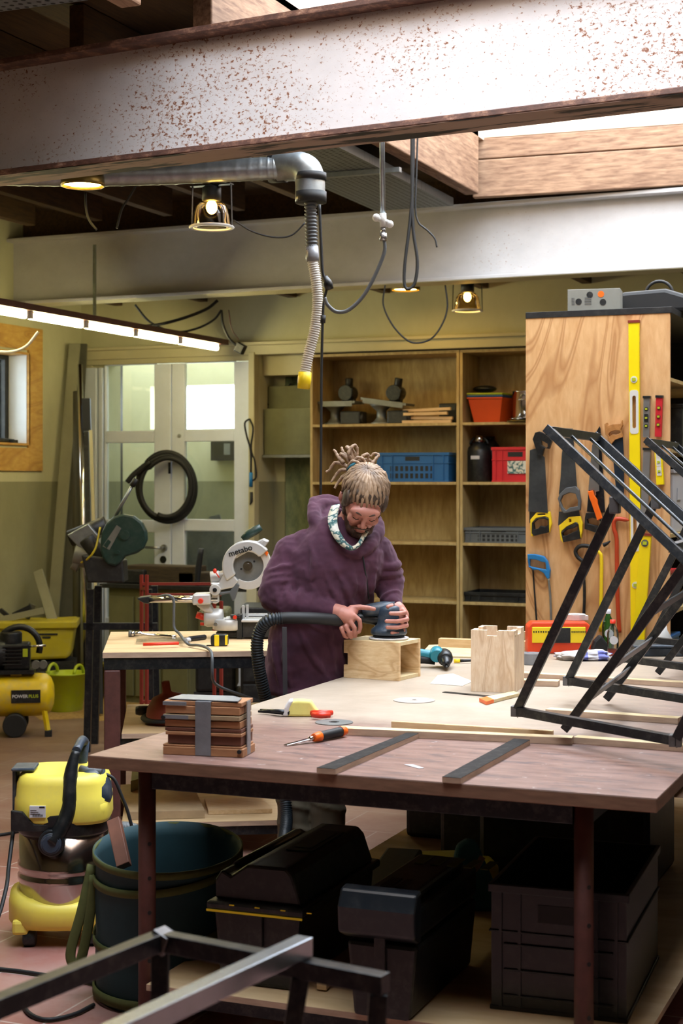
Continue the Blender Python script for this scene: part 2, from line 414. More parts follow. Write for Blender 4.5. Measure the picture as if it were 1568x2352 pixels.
def m_wall():
    m, nt, b = newmat('stained_concrete_wall')
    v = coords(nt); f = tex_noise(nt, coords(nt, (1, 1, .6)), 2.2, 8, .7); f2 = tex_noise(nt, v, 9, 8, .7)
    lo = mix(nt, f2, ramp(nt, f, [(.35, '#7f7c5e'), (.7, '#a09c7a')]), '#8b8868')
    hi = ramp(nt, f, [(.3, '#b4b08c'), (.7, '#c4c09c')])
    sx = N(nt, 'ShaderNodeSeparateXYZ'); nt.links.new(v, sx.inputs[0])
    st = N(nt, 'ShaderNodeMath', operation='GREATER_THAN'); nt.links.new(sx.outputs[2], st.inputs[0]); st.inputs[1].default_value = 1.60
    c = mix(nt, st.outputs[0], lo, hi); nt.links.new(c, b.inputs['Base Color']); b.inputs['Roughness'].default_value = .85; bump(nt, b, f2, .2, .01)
m_wall()
def m_stain():
    m, nt, b = newmat('green_stained_concrete')
    f = tex_noise(nt, coords(nt, (1.5, 1.5, .7)), 3, 9, .7); c = ramp(nt, f, [(.38, '#2c3524'), (.48, '#64705a'), (.62, '#87906f'), (.8, '#9aa488')])
    nt.links.new(c, b.inputs['Base Color']); b.inputs['Roughness'].default_value = .85
m_stain()
def m_glass(name, col=(1, 1, 1), rough=.02):
    m, nt, b = newmat(name)
    out = nt.nodes['Material Output']; t = N(nt, 'ShaderNodeBsdfTransparent'); t.inputs[0].default_value = (*col, 1)
    g = N(nt, 'ShaderNodeBsdfGlossy'); g.inputs['Roughness'].default_value = rough; fr = N(nt, 'ShaderNodeFresnel'); fr.inputs[0].default_value = 1.5
    mx = N(nt, 'ShaderNodeMixShader'); nt.links.new(fr.outputs[0], mx.inputs[0]); nt.links.new(t.outputs[0], mx.inputs[1]); nt.links.new(g.outputs[0], mx.inputs[2]); nt.links.new(mx.outputs[0], out.inputs[0])
m_glass('pane_glass', (.95, .97, .93)); m_glass('clear_plastic', (.92, .92, .9), .1); m_glass('bottle_clear', (.85, .9, .9), .05); m_glass('bottle_green', (.25, .6, .35), .05)
def m_sawdust():
    m, nt, b = newmat('sawdust'); f = tex_noise(nt, coords(nt), 40, 6, .7)
    nt.links.new(ramp(nt, f, [(.35, '#7a5c28'), (.7, '#b08c48')]), b.inputs['Base Color']); b.inputs['Roughness'].default_value = .9; bump(nt, b, f, .8, .01)
m_sawdust()
def m_hoodie():
    m, nt, b = newmat('maroon_fleece'); v = coords(nt); f = tex_noise(nt, v, 9, 7, .7); f2 = tex_noise(nt, v, 60, 3, .6)
    c = ramp(nt, f, [(.3, '#38192a'), (.7, '#4a2537')]); nt.links.new(c, b.inputs['Base Color']); b.inputs['Roughness'].default_value = .95
    b.inputs['Sheen Weight'].default_value = .16; b.inputs['Sheen Tint'].default_value = (.9, .6, .75, 1); bump(nt, b, f2, .12, .003)
m_hoodie()
plain('trouser_khaki', '#5a5140', .9, 0, .2, 9, .2)
plain('skin', '#b5796a', .5, 0, .12, 18, .04)
MATS['skin'].node_tree.nodes['Principled BSDF'].inputs['Subsurface Weight'].default_value = .15
MATS['skin'].node_tree.nodes['Principled BSDF'].inputs['Subsurface Radius'].default_value = (.012, .004, .002)
def m_hair(name, stops, sc=(30, 30, 3)):
    m, nt, b = newmat(name); f = tex_noise(nt, coords(nt, sc), 4, 6, .6)
    nt.links.new(ramp(nt, f, stops), b.inputs['Base Color']); b.inputs['Roughness'].default_value = .6; bump(nt, b, f, .6, .004)
m_hair('hair_brown', [(.3, '#241b17'), (.55, '#46372b'), (.75, '#75604b')])
m_hair('hair_strand', [(.35, '#5a4534'), (.65, '#a88c70')], (3, 3, 3))
m_hair('dread_blond', [(.3, '#6e543c'), (.7, '#b3957a')], (20, 20, 20))
m_hair('beard_brown', [(.3, '#2c1c15'), (.7, '#553627')], (40, 40, 40))
def m_band():
    m, nt, b = newmat('patterned_neck_band'); f = tex_noise(nt, coords(nt), 32, 2, .5)
    nt.links.new(ramp(nt, f, [(.44, '#cfccc0'), (.5, '#47706c'), (.56, '#2f4c55'), (.6, '#cfc9b4')]), b.inputs['Base Color']); b.inputs['Roughness'].default_value = .85
m_band()
def m_glove():
    m, nt, b = newmat('checked_rag'); v = coords(nt); w = N(nt, 'ShaderNodeTexChecker'); w.inputs['Scale'].default_value = 22
    w.inputs[1].default_value = (*lin('#b9b6bb'), 1); w.inputs[2].default_value = (*lin('#6a6fae'), 1); nt.links.new(coords(nt, (1, .35, .35)), w.inputs[0])
    f = tex_noise(nt, v, 7, 3, .5); c = mix(nt, ramp(nt, f, [(.46, (0,)*3), (.52, (1,)*3)]), '#bdb8b6', w.outputs[0])
    nt.links.new(c, b.inputs['Base Color']); b.inputs['Roughness'].default_value = .9
m_glove()
# ---------------------------------------------------------------- room shell
XL, XR, YB, YF = -6.70, 3.2, 10.92, -2.6
def slab_with_holes(name, m, axis, pos, th, lo, hi, holes):
    """wall in plane axis=pos .. pos+th; lo/hi/holes as (u0,z0,u1,z1)"""
    us = sorted({lo[0], hi[0]} | {h[0] for h in holes} | {h[2] for h in holes}); zs = sorted({lo[1], hi[1]} | {h[1] for h in holes} | {h[3] for h in holes})
    b = MB()
    for u0, u1 in zip(us, us[1:]):
        for z0, z1 in zip(zs, zs[1:]):
            cu, cz = (u0+u1)/2, (z0+z1)/2
            if any(h[0] < cu < h[2] and h[1] < cz < h[3] for h in holes): continue
            if axis == 'y': b.box((u0, min(pos, pos+th), z0), (u1, max(pos, pos+th), z1))
            elif axis == 'x': b.box((min(pos, pos+th), u0, z0), (max(pos, pos+th), u1, z1))
            else: b.box((u0, z0, min(pos, pos+th)), (u1, z1, max(pos, pos+th)))
    return structure(b.build(name, m))
structure(MB().box((-7.8, YF-.3, -.1), (XR+.3, 13, 0)).build('floor', 'terracotta_floor_tiles'))
WZ0, WZ1, WY1 = 1.87, 2.57, 10.17
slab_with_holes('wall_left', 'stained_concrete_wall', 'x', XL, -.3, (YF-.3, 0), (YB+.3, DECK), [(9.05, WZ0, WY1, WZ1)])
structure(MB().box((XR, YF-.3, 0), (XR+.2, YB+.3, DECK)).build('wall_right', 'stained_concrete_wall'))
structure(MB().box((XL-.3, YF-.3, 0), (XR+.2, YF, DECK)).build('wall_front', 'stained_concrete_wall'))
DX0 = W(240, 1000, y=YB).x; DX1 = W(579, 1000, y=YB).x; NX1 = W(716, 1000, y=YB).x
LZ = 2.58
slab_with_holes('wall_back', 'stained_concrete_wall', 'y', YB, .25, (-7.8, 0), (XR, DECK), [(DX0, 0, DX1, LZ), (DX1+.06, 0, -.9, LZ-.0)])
slab_with_holes('ceiling', 'joist_timber', 'z', DECK, .14, (XL-.3, YF-.3), (XR+.2, 10.15), [(SKY[0][0]-.095, SKY[0][2], SKY[0][1], SKY[0][3]), (SKY[1][0]-.095, SKY[1][2], SKY[1][1], SKY[1][3])])
structure(MB().box((XL-.3, 10.1, 3.14), (XR+.2, 11.2, 3.24)).box((XL-.3, 10.1, 3.24), (XR+.2, 10.15, DECK)).build('ceiling_rear', 'joist_timber'))
# skylight wells
for i_, (x0, x1, y0, y1) in enumerate(SKY):
    b = MB()
    z0 = DECK+.14
    b.box((x0-.06, y0-.06, z0), (x0, y1+.06, SKT)).box((x1, y0-.06, z0), (x1+.06, y1+.06, SKT)).box((x0, y0-.06, z0), (x1, y0, SKT)).box((x0, y1, z0), (x1, y1+.06, SKT))
    structure(b.build('trim_%d' % (6+i_), 'pale_board'))
# corridor behind the glazed doors and the dark recess
HY = 12.6; hx = W(345, 950, y=HY).x; hz0, hz1 = W(440, 985, y=HY).z, W(440, 885, y=HY).z; hx1 = W(560, 950, y=HY).x
slab_with_holes('wall_hallway', 'stained_concrete_wall', 'y', HY, .2, (-7.7, 0), (DX1+.16, 3.2), [(hx, hz0, hx1, hz1)])
structure(MB().box((-7.8, YB+.25, 0), (-7.7, HY+.2, 3.2)).build('wall_hallway_left', 'stained_concrete_wall'))
structure(MB().box((DX1+.04, YB+.25, 0), (DX1+.16, HY, 3.2)).build('wall_hallway_right', 'stained_concrete_wall'))
structure(MB().box((-7.8, YB+.25, 3.14), (DX1+.16, 11.8, 3.24)).box((-7.8, 12.4, 3.14), (DX1+.16, HY+.2, 3.24)).build('ceiling_hallway', 'cream_paint'))  # gap left in the corridor ceiling, added to let sky light in
structure(MB().box((DX1+.06, 11.5, 0), (-.9, 11.6, LZ)).box((DX1+.16, 11.18, 0), (NX1, 11.5, LZ)).build('wall_recess', 'green_stained_concrete'))
structure(MB().box((-1.0, YB+.25, 0), (-.9, 11.6, LZ)).box((DX1+.06, YB+.25, LZ), (-.9, 11.6, LZ+.05)).build('wall_recess_side', 'stained_concrete_wall'))
# steel lintel over doors and shelves
lt = MB().box((XL+.05, YB-.07, LZ-.02), (-1.0, YB-.002, LZ+.05)).box((XL+.05, YB-.10, LZ+.05), (-1.0, YB-.002, LZ+.075)).box((XL+.05, YB-.05, LZ-.06), (DX1, YB-.002, LZ-.02))
structure(lt.build('trim_1', 'cream_paint', bevel=.004))
structure(MB().box((XL+.0, YB-.03, 0), (XL+.12, YB-.002, LZ-.06)).build('trim_2', 'cream_paint', bevel=.004))
structure(MB().box((DX0-.16, YB-.05, 0), (DX0-.05, YB-.002, LZ-.08)).box((DX0-.035, YB-.035, 0), (DX0-.002, YB-.002, LZ-.08)).build('trim_3', 'white_paint', bevel=.004))
structure(MB().box((DX1+.005, YB-.08, 0), (DX1+.055, YB+.25, LZ)).build('trim_4', 'cream_paint', bevel=.006))

# window_1: deep plywood-lined opening in the left wall
w = MB()
y0, y1 = 9.05, WY1-.02
for lo, hi in (((XL-.16, y1, WZ0), (XL+.02, y1+.018, WZ1)), ((XL-.16, y0, WZ0), (XL+.02, y1, WZ0+.018)), ((XL-.16, y0, WZ1-.018), (XL+.02, y1, WZ1)),
               ((XL+.002, y1+.002, WZ0-.19), (XL+.02, y1+.19, WZ1+.19)), ((XL+.002, y0, WZ0-.19), (XL+.02, y1+.002, WZ0-.018)), ((XL+.002, y0, WZ1+.018), (XL+.02, y1+.002, WZ1+.19))):
    w.box(lo, hi)
win = structure(w.build('window_1', 'ply_window', bevel=.002))
structure(MB().box((XL-.155, y1-.004, WZ0+.019), (XL+.0, y1-.0005, WZ1-.019)).build('trim_5', 'white_paint'))  # white sheet on the far jamb imitates daylight on the plywood
fr = MB().box((XL-.22, y1-.05, WZ0), (XL-.16, y1, WZ1)).box((XL-.22, y0, WZ0), (XL-.16, y1-.05, WZ0+.05)).box((XL-.22, y0, WZ1-.05), (XL-.16, y1-.05, WZ1))
ROOTM[win.name] = Matrix.Identity(4)
fr.build('window_frame', 'black_paint', win)
MB().box((XL-.195, y0, WZ0+.05), (XL-.19, y1-.05, WZ1-.05)).build('window_pane', 'pane_glass', win)
h = MB(); p = W(5, 1017, x=XL+.0); h.tube([(XL-.1, p.y-.15, WZ0+.03), (XL-.06, p.y+.1, WZ0+.035), (XL-.02, p.y+.18, WZ0+.03)], .018, 8); h.cbox((XL-.02, p.y+.16, WZ0+.02), (.06, .06, .04))
h.build('window_handle', 'black_plastic', win)

# double glazed doors
def door_leaf(name, px0, px1, gl0, gl1, rows):
    X = lambda px: W(px, 1000, y=YB).x
    x0, x1, g0, g1 = X(px0), X(px1), X(gl0), X(gl1); pm = (px0+px1)/2
    zs = [W(pm, py, y=YB).z for py in rows]     # top,bottom pairs descending
    b = MB(); ya, yb = YB-.03, YB+.02
    b.box((x0, ya, .02), (g0, yb, LZ-.065)).box((g1, ya, .02), (x1, yb, LZ-.065))
    zz = [LZ-.065]+zs+[.02]
    for i in range(0, len(zz), 2): b.box((g0, ya, zz[i+1]), (g1, yb, zz[i]))
    o = structure(b.build(name, 'white_paint', bevel=.006)); ROOTM[o.name] = Matrix.Identity(4)
    for i in range(0, len(zs), 2):
        g = MB().box((g0, YB-.002, zs[i+1]), (g1, YB+.002, zs[i])); g.build('glass_pane', 'pane_glass', o)
    return o
d1 = door_leaf('door_1', 243, 396, 247, 358, [828, 990, 1017, 1194, 1222, 1420])
d2 = door_leaf('door_2', 398, 578, 427, 541, [828, 987, 1014, 1193, 1220, 1420])
hp = W(375, 1258, y=YB-.05)
MB().cyl(hp, hp+Vector((0, -.05, 0)), .012).cyl(hp+Vector((.0, -.05, 0)), hp+Vector((-.13, -.05, .003)), .009).cyl(hp+Vector((0, .02, 0)), hp, .025).build('door_handle', 'silver', d1)
hp = W(375, 1285, y=YB-.032); MB().cyl(hp, hp+Vector((0, -.006, 0)), .028).build('keyhole_plate', 'black_plastic', d1)
hp = W(412, 1001, y=YB-.032); MB().cyl(hp, hp+Vector((0, -.01, 0)), .014).build('lock_cylinder', 'silver', d2)
# shutter box, slot and hatch in the recess
structure(MB().box((DX1+.06, 10.98, W(640, 862, y=10.98).z), (NX1+.005, 11.17, LZ-.005)).build('wall_recess_panel', 'cream_paint', bevel=.004))

# ---------------------------------------------------------------- steel beams
def beam(name, label, pL, pR, zb, hh, fw, mweb, mfl, mun):
    """I-beam whose camera-side bottom flange corner passes through pixels pL and pR at height zb"""
    a = W(*pL, z=zb); b = W(*pR, z=zb); d = (b-a).normalized(); a = a-d*1.3; b = b+d*2.2
    L = (b-a).length; ang = math.atan2(d.y, d.x); t = thing(name, label, 'steel beam', a, ang)
    tf = .024
    MB().box((0, fw/2-.009, tf), (L, fw/2+.009, hh-tf)).build('web', mweb, t)
    f = MB().box((0, 0, .002), (L, fw, tf)).build('lower_flange', mfl, t, bevel=.003)
    MB().box((0, 0.004, -.001), (L, fw-.004, .002)).build('lower_flange_underside', mun, t)
    MB().box((0, 0, hh-tf), (L, fw, hh)).build('upper_flange', mfl, t, bevel=.003)
    return t
B1 = beam('steel_beam', 'nearest rusty white painted steel beam crossing the top of the workshop', (0, 402), (1568, 214), 2.9, .49, .20, 'rusty_white_paint', 'rusted_flange', 'flaking_underside')
B2 = beam('steel_beam', 'second white painted steel beam further back, below the wooden skylight curb', (0, 702), (1568, 615), 2.9, .49, .20, 'lightly_rusted_white_paint', 'lightly_rusted_white_paint', 'cream_paint')

# ---------------------------------------------------------------- joists and skylight timbers
JN = ['first', 'second', 'third', 'fourth', 'fifth', 'sixth', 'seventh', 'eighth']; JC = {}
def joist(x, y0, y1, z0, z1, w=.07, name='ceiling_joist', label='ceiling joist between the two steel beams', grp='joists between the beams', m='joist_timber'):
    k = JC[grp] = JC.get(grp, -1)+1
    return tag(MB().box((x-w/2, y0, z0), (x+w/2, y1, z1)).build(name, m, bevel=.003), label+', '+JN[k]+' from the left wall', 'joist', grp)
for x in (-6.3, -5.75, -5.2, -4.65, -4.1, -3.55): joist(x, 5.75, 9.6, 3.42, 3.615)
for x in (-6.35, -5.6, -4.85, -4.1, -3.35, -2.6, -1.85, -1.1): joist(x, 10.15, YB-.01, 2.985, 3.135, label='joist in the rear ceiling bay', grp='joists in the rear bay')
for x in (-6.2, -5.4, -4.6, -3.8): joist(x, 2.0, 5.2, 3.42, 3.615, label='dark joist in the front ceiling bay', grp='joists in the front bay')
x0 = SKY[0][0]
tag(MB().box((x0-.09, 5.82, 3.40), (x0, 9.5, 3.80)).build('skylight_trimmer', 'old_timber_y', bevel=.008), 'thick weathered timber trimmer running back along the left side of the rear skylight', 'timber beam')
tag(MB().box((x0-.09, 1.62, 3.40), (x0, 5.24, 3.80)).build('skylight_trimmer', 'old_timber_y', bevel=.008), 'weathered timber trimmer above the nearest beam at the left side of the front skylight', 'timber beam')
a = W(1115, 452, z=3.4); b = W(1568, 425, z=3.4); d = (b-a).normalized(); ang = math.atan2(d.y, d.x)
a = a-d*.085; t = thing('skylight_curb', 'weathered double plank curb standing on the second beam under the rear skylight', 'timber curb', a, ang)
MB().box((0, 0, 0), (2.7, .06, .235)).build('lower_plank', 'old_timber', t, bevel=.006)
MB().box((0, .004, .242), (2.7, .064, .37)).build('upper_plank', 'old_timber', t, bevel=.006)
MB().box((0, .01, .374), (2.7, .055, .44)).build('rim_board', 'pale_board', t, bevel=.004)
# ---------------------------------------------------------------- main work table
TZ = .82
TP1 = W(201, 1735, z=TZ); TP2 = W(1508.3, 1834.5, z=TZ); TD = (TP2-TP1); TWID = TD.length; TANG = math.atan2(TD.y, TD.x)
print('TABLE', TP1, TP2, TWID, math.degrees(TANG))
TLEN = 3.42
tb = thing('work_table', 'large plywood topped work table with rust red steel legs in the foreground', 'work table', TP1, TANG)
tp = MB().box((0, 0, -.0365), (TWID, TLEN, -.0005)).build('table_top', 'ply_edge_dark', tb, bevel=.002, seg=1)
MB().box((.001, .001, -.0006), (TWID-.001, TLEN-.001, .0)).build('top_surface', 'worn_table_top', tp)
LH = TZ-.037
legs = [(.14, .10), (TWID-.21, .10), (.14, TLEN-.2), (TWID-.21, TLEN-.2)]
for lx, ly in legs:
    MB().cyl((lx, ly, -TZ), (lx, ly, -.038), .0255, 24).build('leg', 'rust_red_paint', tb)
f = MB()
for ly in (.10, TLEN-.2): f.box((.165, ly-.02, -.1), (TWID-.235, ly+.02, -.038))
for lx in (.14, TWID-.21): f.box((lx-.02, .125, -.1), (lx+.02, TLEN-.225, -.038))
f.build('frame_rail', 'black_steel', tb, bevel=.003)
# holes down the legs
for lx, ly in legs[:2]:
    for z in (-.26, -.36, -.46, -.60): MB().cyl((lx+.018, ly-.0185, z), (lx+.019, ly-.0195, z), .006, 10).build('adjustment_hole', 'black_rubber', tb)
# lower shelf
SZ = -.675
sh = MB().box((.165, .05, SZ), (TWID-.06, TLEN-.1, SZ+.018)).build('lower_shelf', 'ply_board_x', tb, bevel=.001)
MB().box((.166, .0485, SZ+.0005), (TWID-.061, .0498, SZ+.0175)).build('shelf_edge', 'ply_edge_bright', sh)
for y_ in (.08, TLEN-.24): MB().box((.17, y_, SZ-.045), (TWID-.24, y_+.04, SZ-.001)).build('lower_rail', 'black_steel', tb)
def TT(px, py, h=0): return W(px, py, z=TZ+h)

# ---------------------------------------------------------------- side workbench with the mitre saw
BZ = .88
b1 = W(235.5, 1499, z=BZ); b2 = W(579, 1495, z=BZ); bd = b2-b1; BANG = math.atan2(bd.y, bd.x)
print('BENCH', b1, b2, bd.length)
BW, BD = .98, .0
bb = W(293.7, 1451, z=BZ); BD = (bb-b1).length; print('bench depth', BD, math.degrees(math.atan2((bb-b1).y, (bb-b1).x)-BANG))
BD = min(BD, 1.0)
wb = thing('workbench', 'side workbench with a pale plywood top and rusty red legs carrying the mitre saw', 'workbench', b1, BANG)
o = MB().box((0, 0, -.024), (BW, BD, 0)).build('bench_top', 'ply_board_x', wb, bevel=.001)
MB().box((.0, -.0015, -.0235), (BW, -.0005, -.0005)).build('front_edge', 'ply_edge_bright', o)
f = MB()
for ly in (.03, BD-.03): f.box((.005, ly-.025, -.075), (BW-.005, ly+.025, -.025))
for lx in (.03, BW-.03): f.box((lx-.025, .06, -.075), (lx+.025, BD-.06, -.025))
f.build('frame_rail', 'black_steel', wb, bevel=.002)
for lx, ly in ((.04, .035), (BW-.04, .035), (.04, BD-.035), (BW-.04, BD-.035)):
    MB().box((lx-.034, ly-.034, -BZ), (lx+.034, ly+.034, -.076)).build('leg', 'rust_red_paint', wb, bevel=.006)
S2 = -.372
o = MB().box((.08, .02, S2), (BW-.08, BD-.02, S2+.022)).build('middle_shelf', 'ply_board_x', wb)
MB().box((.08, .0185, S2+.001), (BW-.08, .0195, S2+.021)).build('shelf_edge', 'ply_edge_bright', o)
MB().box((.075, .03, S2-.04), (BW-.075, .07, S2-.001)).box((.075, BD-.07, S2-.04), (BW-.075, BD-.03, S2-.001)).build('middle_rail', 'black_steel', wb)
S3 = -.757
o = MB().box((.08, .02, S3), (BW-.08, BD-.02, S3+.022)).build('bottom_shelf', 'ply_board_x', wb)
MB().box((.08, .0185, S3+.001), (BW-.08, .0195, S3+.021)).build('shelf_edge', 'ply_edge_bright', o)
MB().box((.075, .03, S3-.04), (BW-.075, .07, S3-.001)).build('bottom_rail', 'black_steel', wb)
def BT(px, py, h=0): return W(px, py, z=BZ+h)

# ---------------------------------------------------------------- plywood cabinet with hanging tools
CY = 7.75
cx0, cx1, cz = W(1207, 1000, y=CY).x, W(1538, 1000, y=CY).x, W(1207, 718, y=CY).z
cb = thing('tool_cabinet', 'tall plywood cabinet end panel hung with saws and spirit levels', 'cabinet', ((cx0+cx1)/2, CY, 0))
MB(Matrix.Translation((-(cx0+cx1)/2, -CY, 0))).box((cx0, CY, .05), (cx1, CY+.018, cz-.03)).build('end_panel', 'ply_cabinet', cb, bevel=.001)
b = MB(Matrix.Translation((-(cx0+cx1)/2, -CY, 0)))
b.box((cx0, CY-.004, cz-.03), (cx1+.01, CY+1.75, cz)).box((cx0, CY+.019, .05), (cx0+.018, CY+1.75, cz-.03)).box((cx0, CY+1.73, .05), (cx1, CY+1.75, cz-.03))
b.build('carcass', 'black_paint', cb, bevel=.001)
for z in (.1, .55, .95, 1.33, 1.75, 2.1):
    MB(Matrix.Translation((-(cx0+cx1)/2, -CY, 0))).box((cx0+.02, CY+.02, z), (cx1-.01, CY+1.72, z+.018)).build('shelf', 'ply_shelf', cb)

# ---------------------------------------------------------------- recessed shelving
def shelves(name, label, x0, x1, zs, y0=YB-.02, y1=YB+.40, back='ply_shelf'):
    t = thing(name, label, 'shelving', ((x0+x1)/2, y0, 0)); T = Matrix.Translation((-(x0+x1)/2, -y0, 0))
    for xa in (x0, x1-.02): MB(T).box((xa, y0, .0), (xa+.02, y1, LZ-.03)).build('side_panel', 'ply_shelf', t, bevel=.001)
    MB(T).box((x0+.021, y1-.01, .0), (x1-.021, y1, LZ-.03)).build('back_panel', back, t)
    MB(T).box((x0+.021, y0, LZ-.05), (x1-.021, y1-.011, LZ-.03)).build('top_panel', 'ply_shelf', t)
    for z in zs: MB(T).box((x0+.021, y0, z-.02), (x1-.021, y1-.011, z)).build('shelf', 'ply_shelf', t, bevel=.001)
    return t
SHZ = [2.027, 1.598, 1.16, .735, .3]
sxa, sxb = W(712, 1000, y=YB-.02).x, W(1054, 1000, y=YB-.02).x
shelves('shelving_unit', 'wide plywood shelving unit behind the man holding machine bases and a blue crate', sxa, sxb, SHZ)
sxc = sxb+.006; sxd = W(1262, 1000, y=YB-.02).x
shelves('shelving_unit', 'narrower plywood shelving unit beside the tool cabinet holding an orange tub and a red crate', sxc, sxd, SHZ)
# ---------------------------------------------------------------- fluorescent batten
FX = -5.30; FZ = 2.56
t = thing('fluorescent_light', 'long bare fluorescent tube fitting hanging along the left side of the ceiling', 'ceiling light', (FX, 5.5, FZ+.06))
MB().box((-.045, 0, 0), (.045, 5.15, .04)).build('batten', 'rust_red_paint', t, bevel=.003)
y = .03
for k in range(8):
    MB().cyl((0, y, -.028), (0, y+.58, -.028), .020, 14).build('tube', 'tube_glow', t)
    for y_ in (y-.01, y+.575): MB().box((-.02, y_, -.045), (.02, y_+.022, 0)).build('lamp_holder', 'white_plastic', t)
    y += .632
for yy in (1.0, 3.3): MB().box((-.012, yy, .04), (.012, yy+.004, .5)).build('hanger_strap', 'galvanised', t)

# ---------------------------------------------------------------- round ceiling lamps
def bell_lamp(label, px, py, d, s=1.0, up=.6, group=None, disc=False):
    p = W(px, py, d=d); t = thing('ceiling_lamp', label, 'lamp', p, group=group)
    if disc:
        MB().lathe([(.095*s, 0), (.1*s, .0), (.102*s, .01), (.097*s, .055), (.03, .06), (.03, up)], n=32, cap=False).build('housing', 'brass_dim', t)
        MB().lathe([(.0001, .012), (.088*s, .012)], n=32, cap=False).build('lamp_glass', 'lamp_glow', t)
    else:
        MB().lathe([(.102*s, 0), (.107*s, .006), (.102*s, .012), (.088*s, .008), (.088*s, .0), (.102*s, 0)], n=32, cap=False).build('rim_ring', 'white_plastic', t)
        MB().lathe([(.09*s, .012), (.086*s, .05), (.075*s, .1), (.055*s, .125), (.045*s, .127)], n=32, cap=False).build('glass_bell', 'smoked_glass', t)
        MB().ball((0, 0, .1*s), .026, 14, (1, 1, 1.3)).build('bulb', 'lamp_glow', t)
        MB().lathe([(.034, .127), (.045*s, .13), (.045*s, .19), (.03, .2)], n=20).build('lamp_socket', 'black_paint', t)
        b = MB()
        for sx in (-1, 1): b.bar((sx*.105*s, 0, .01), (sx*.1*s, 0, .2), .012, .003, up=(1, 0, 0))
        b.box((-.105*s, -.02, .2), (.105*s, .02, .205)); b.build('bracket', 'black_steel', t)
        MB().cyl((0, 0, .205), (0, 0, up), .009, 10).build('stem', 'black_steel', t)
    return t
plain('brass_dim', '#6b5a2c', .35, .8, .1, 8, 0)
m_glass('smoked_glass', (.62, .5, .28), .06)
bell_lamp('round ceiling lamp at far left under the spiral duct, glowing disc', 190, 428, 7.3, disc=True, up=.45)
bell_lamp('bell shaped ceiling lamp with bracket left of the duct elbow', 486, 525, 7.4, 1.0, up=.75)
bell_lamp('round disc ceiling lamp under the second beam, beside the hanging cable loop', 931, 667, 10.9, disc=True, up=.18)
bell_lamp('small bell shaped ceiling lamp under the second beam above the shelving', 1073, 716, 10.7, 1.0, up=.36)

# ---------------------------------------------------------------- extraction duct and drop hose
dd = 7.2
t = thing('extraction_duct', 'silver spiral duct with taped elbow dropping behind the nearest beam', 'duct', W(712, 365, d=dd))
a = W(712, 392, d=dd); pe = [a]
l = W(640, 385, d=7.3); lz = l.z
pts = [W(-160, 398, z=lz-.02), W(240, 402, z=lz-.02), W(600, 388, z=lz-.01), W(648, 384, z=lz)]
M0 = MB(); sp = smooth_path(pts, 60); M0.tube(sp, [.052+(.0022 if i % 6 == 0 else 0) for i in range(len(sp))], 24); M0.build('spiral_pipe', 'galvanised', t, world=True)
e = smooth_path([W(636, 385, z=lz), W(668, 381, z=lz), W(700, 388, d=7.22), W(711, 412, d=7.21), W(712, 465, d=dd)], 6)
MB().tube(e, .068, 24).build('elbow', 'galvanised', t, world=True)
MB().tube([W(714, 398, d=dd), W(714, 414, d=dd)], .0705, 24).tube([W(714, 441, d=dd), W(714, 466, d=dd)], .071, 24).build('black_tape', 'black_rubber', t, world=True)
MB().tube([W(622, 386, z=lz), W(656, 384, z=lz)], .0695, 24).build('joint_tape', 'black_rubber', t, world=True)
def ribbed(pts, r, pitch, amp, k=60):
    sp = smooth_path(pts, k); L = 0; rs = []; out = [sp[0]]; acc = 0
    tot = sum((sp[i+1]-sp[i]).length for i in range(len(sp)-1)); n = max(4, int(tot/pitch*4)); cum = [0]
    for i in range(len(sp)-1): cum.append(cum[-1]+(sp[i+1]-sp[i]).length)
    res = []; j = 0
    for i in range(n+1):
        q = tot*i/n
        while j < len(cum)-2 and cum[j+1] < q: j += 1
        f = (q-cum[j])/max(1e-9, cum[j+1]-cum[j]); res.append(sp[j].lerp(sp[j+1], min(1, f))); rs.append(r+(amp if i % 4 in (0, 1) else -amp))
    return res, rs
p, r = ribbed([W(713, 466, d=dd), W(714, 520, d=dd), W(716, 575, d=dd)], .026, .016, .003); MB().tube(p, r, 18).build('grey_ribbed_hose', 'grey_plastic', t, world=True)
MB().tube([W(716, 566, d=dd), W(717, 590, d=dd), W(718, 600, d=dd)], [.029, .031, .028], 16).build('silver_tape', 'duct_tape', t, world=True)
p, r = ribbed([W(717, 596, d=dd), W(726, 650, d=dd), W(729, 700, d=dd), W(722, 760, d=dd), W(708, 815, d=dd), W(699, 862, d=dd)], .0235, .0105, .0018); MB().tube(p, r, 16).build('white_hose', 'hose_white', t, world=True)
MB().tube([W(700, 855, d=dd), W(699, 872, d=dd), W(697, 893, d=dd)], [.029, .031, .028], 14).build('yellow_tape', 'saw_yellow', t, world=True)

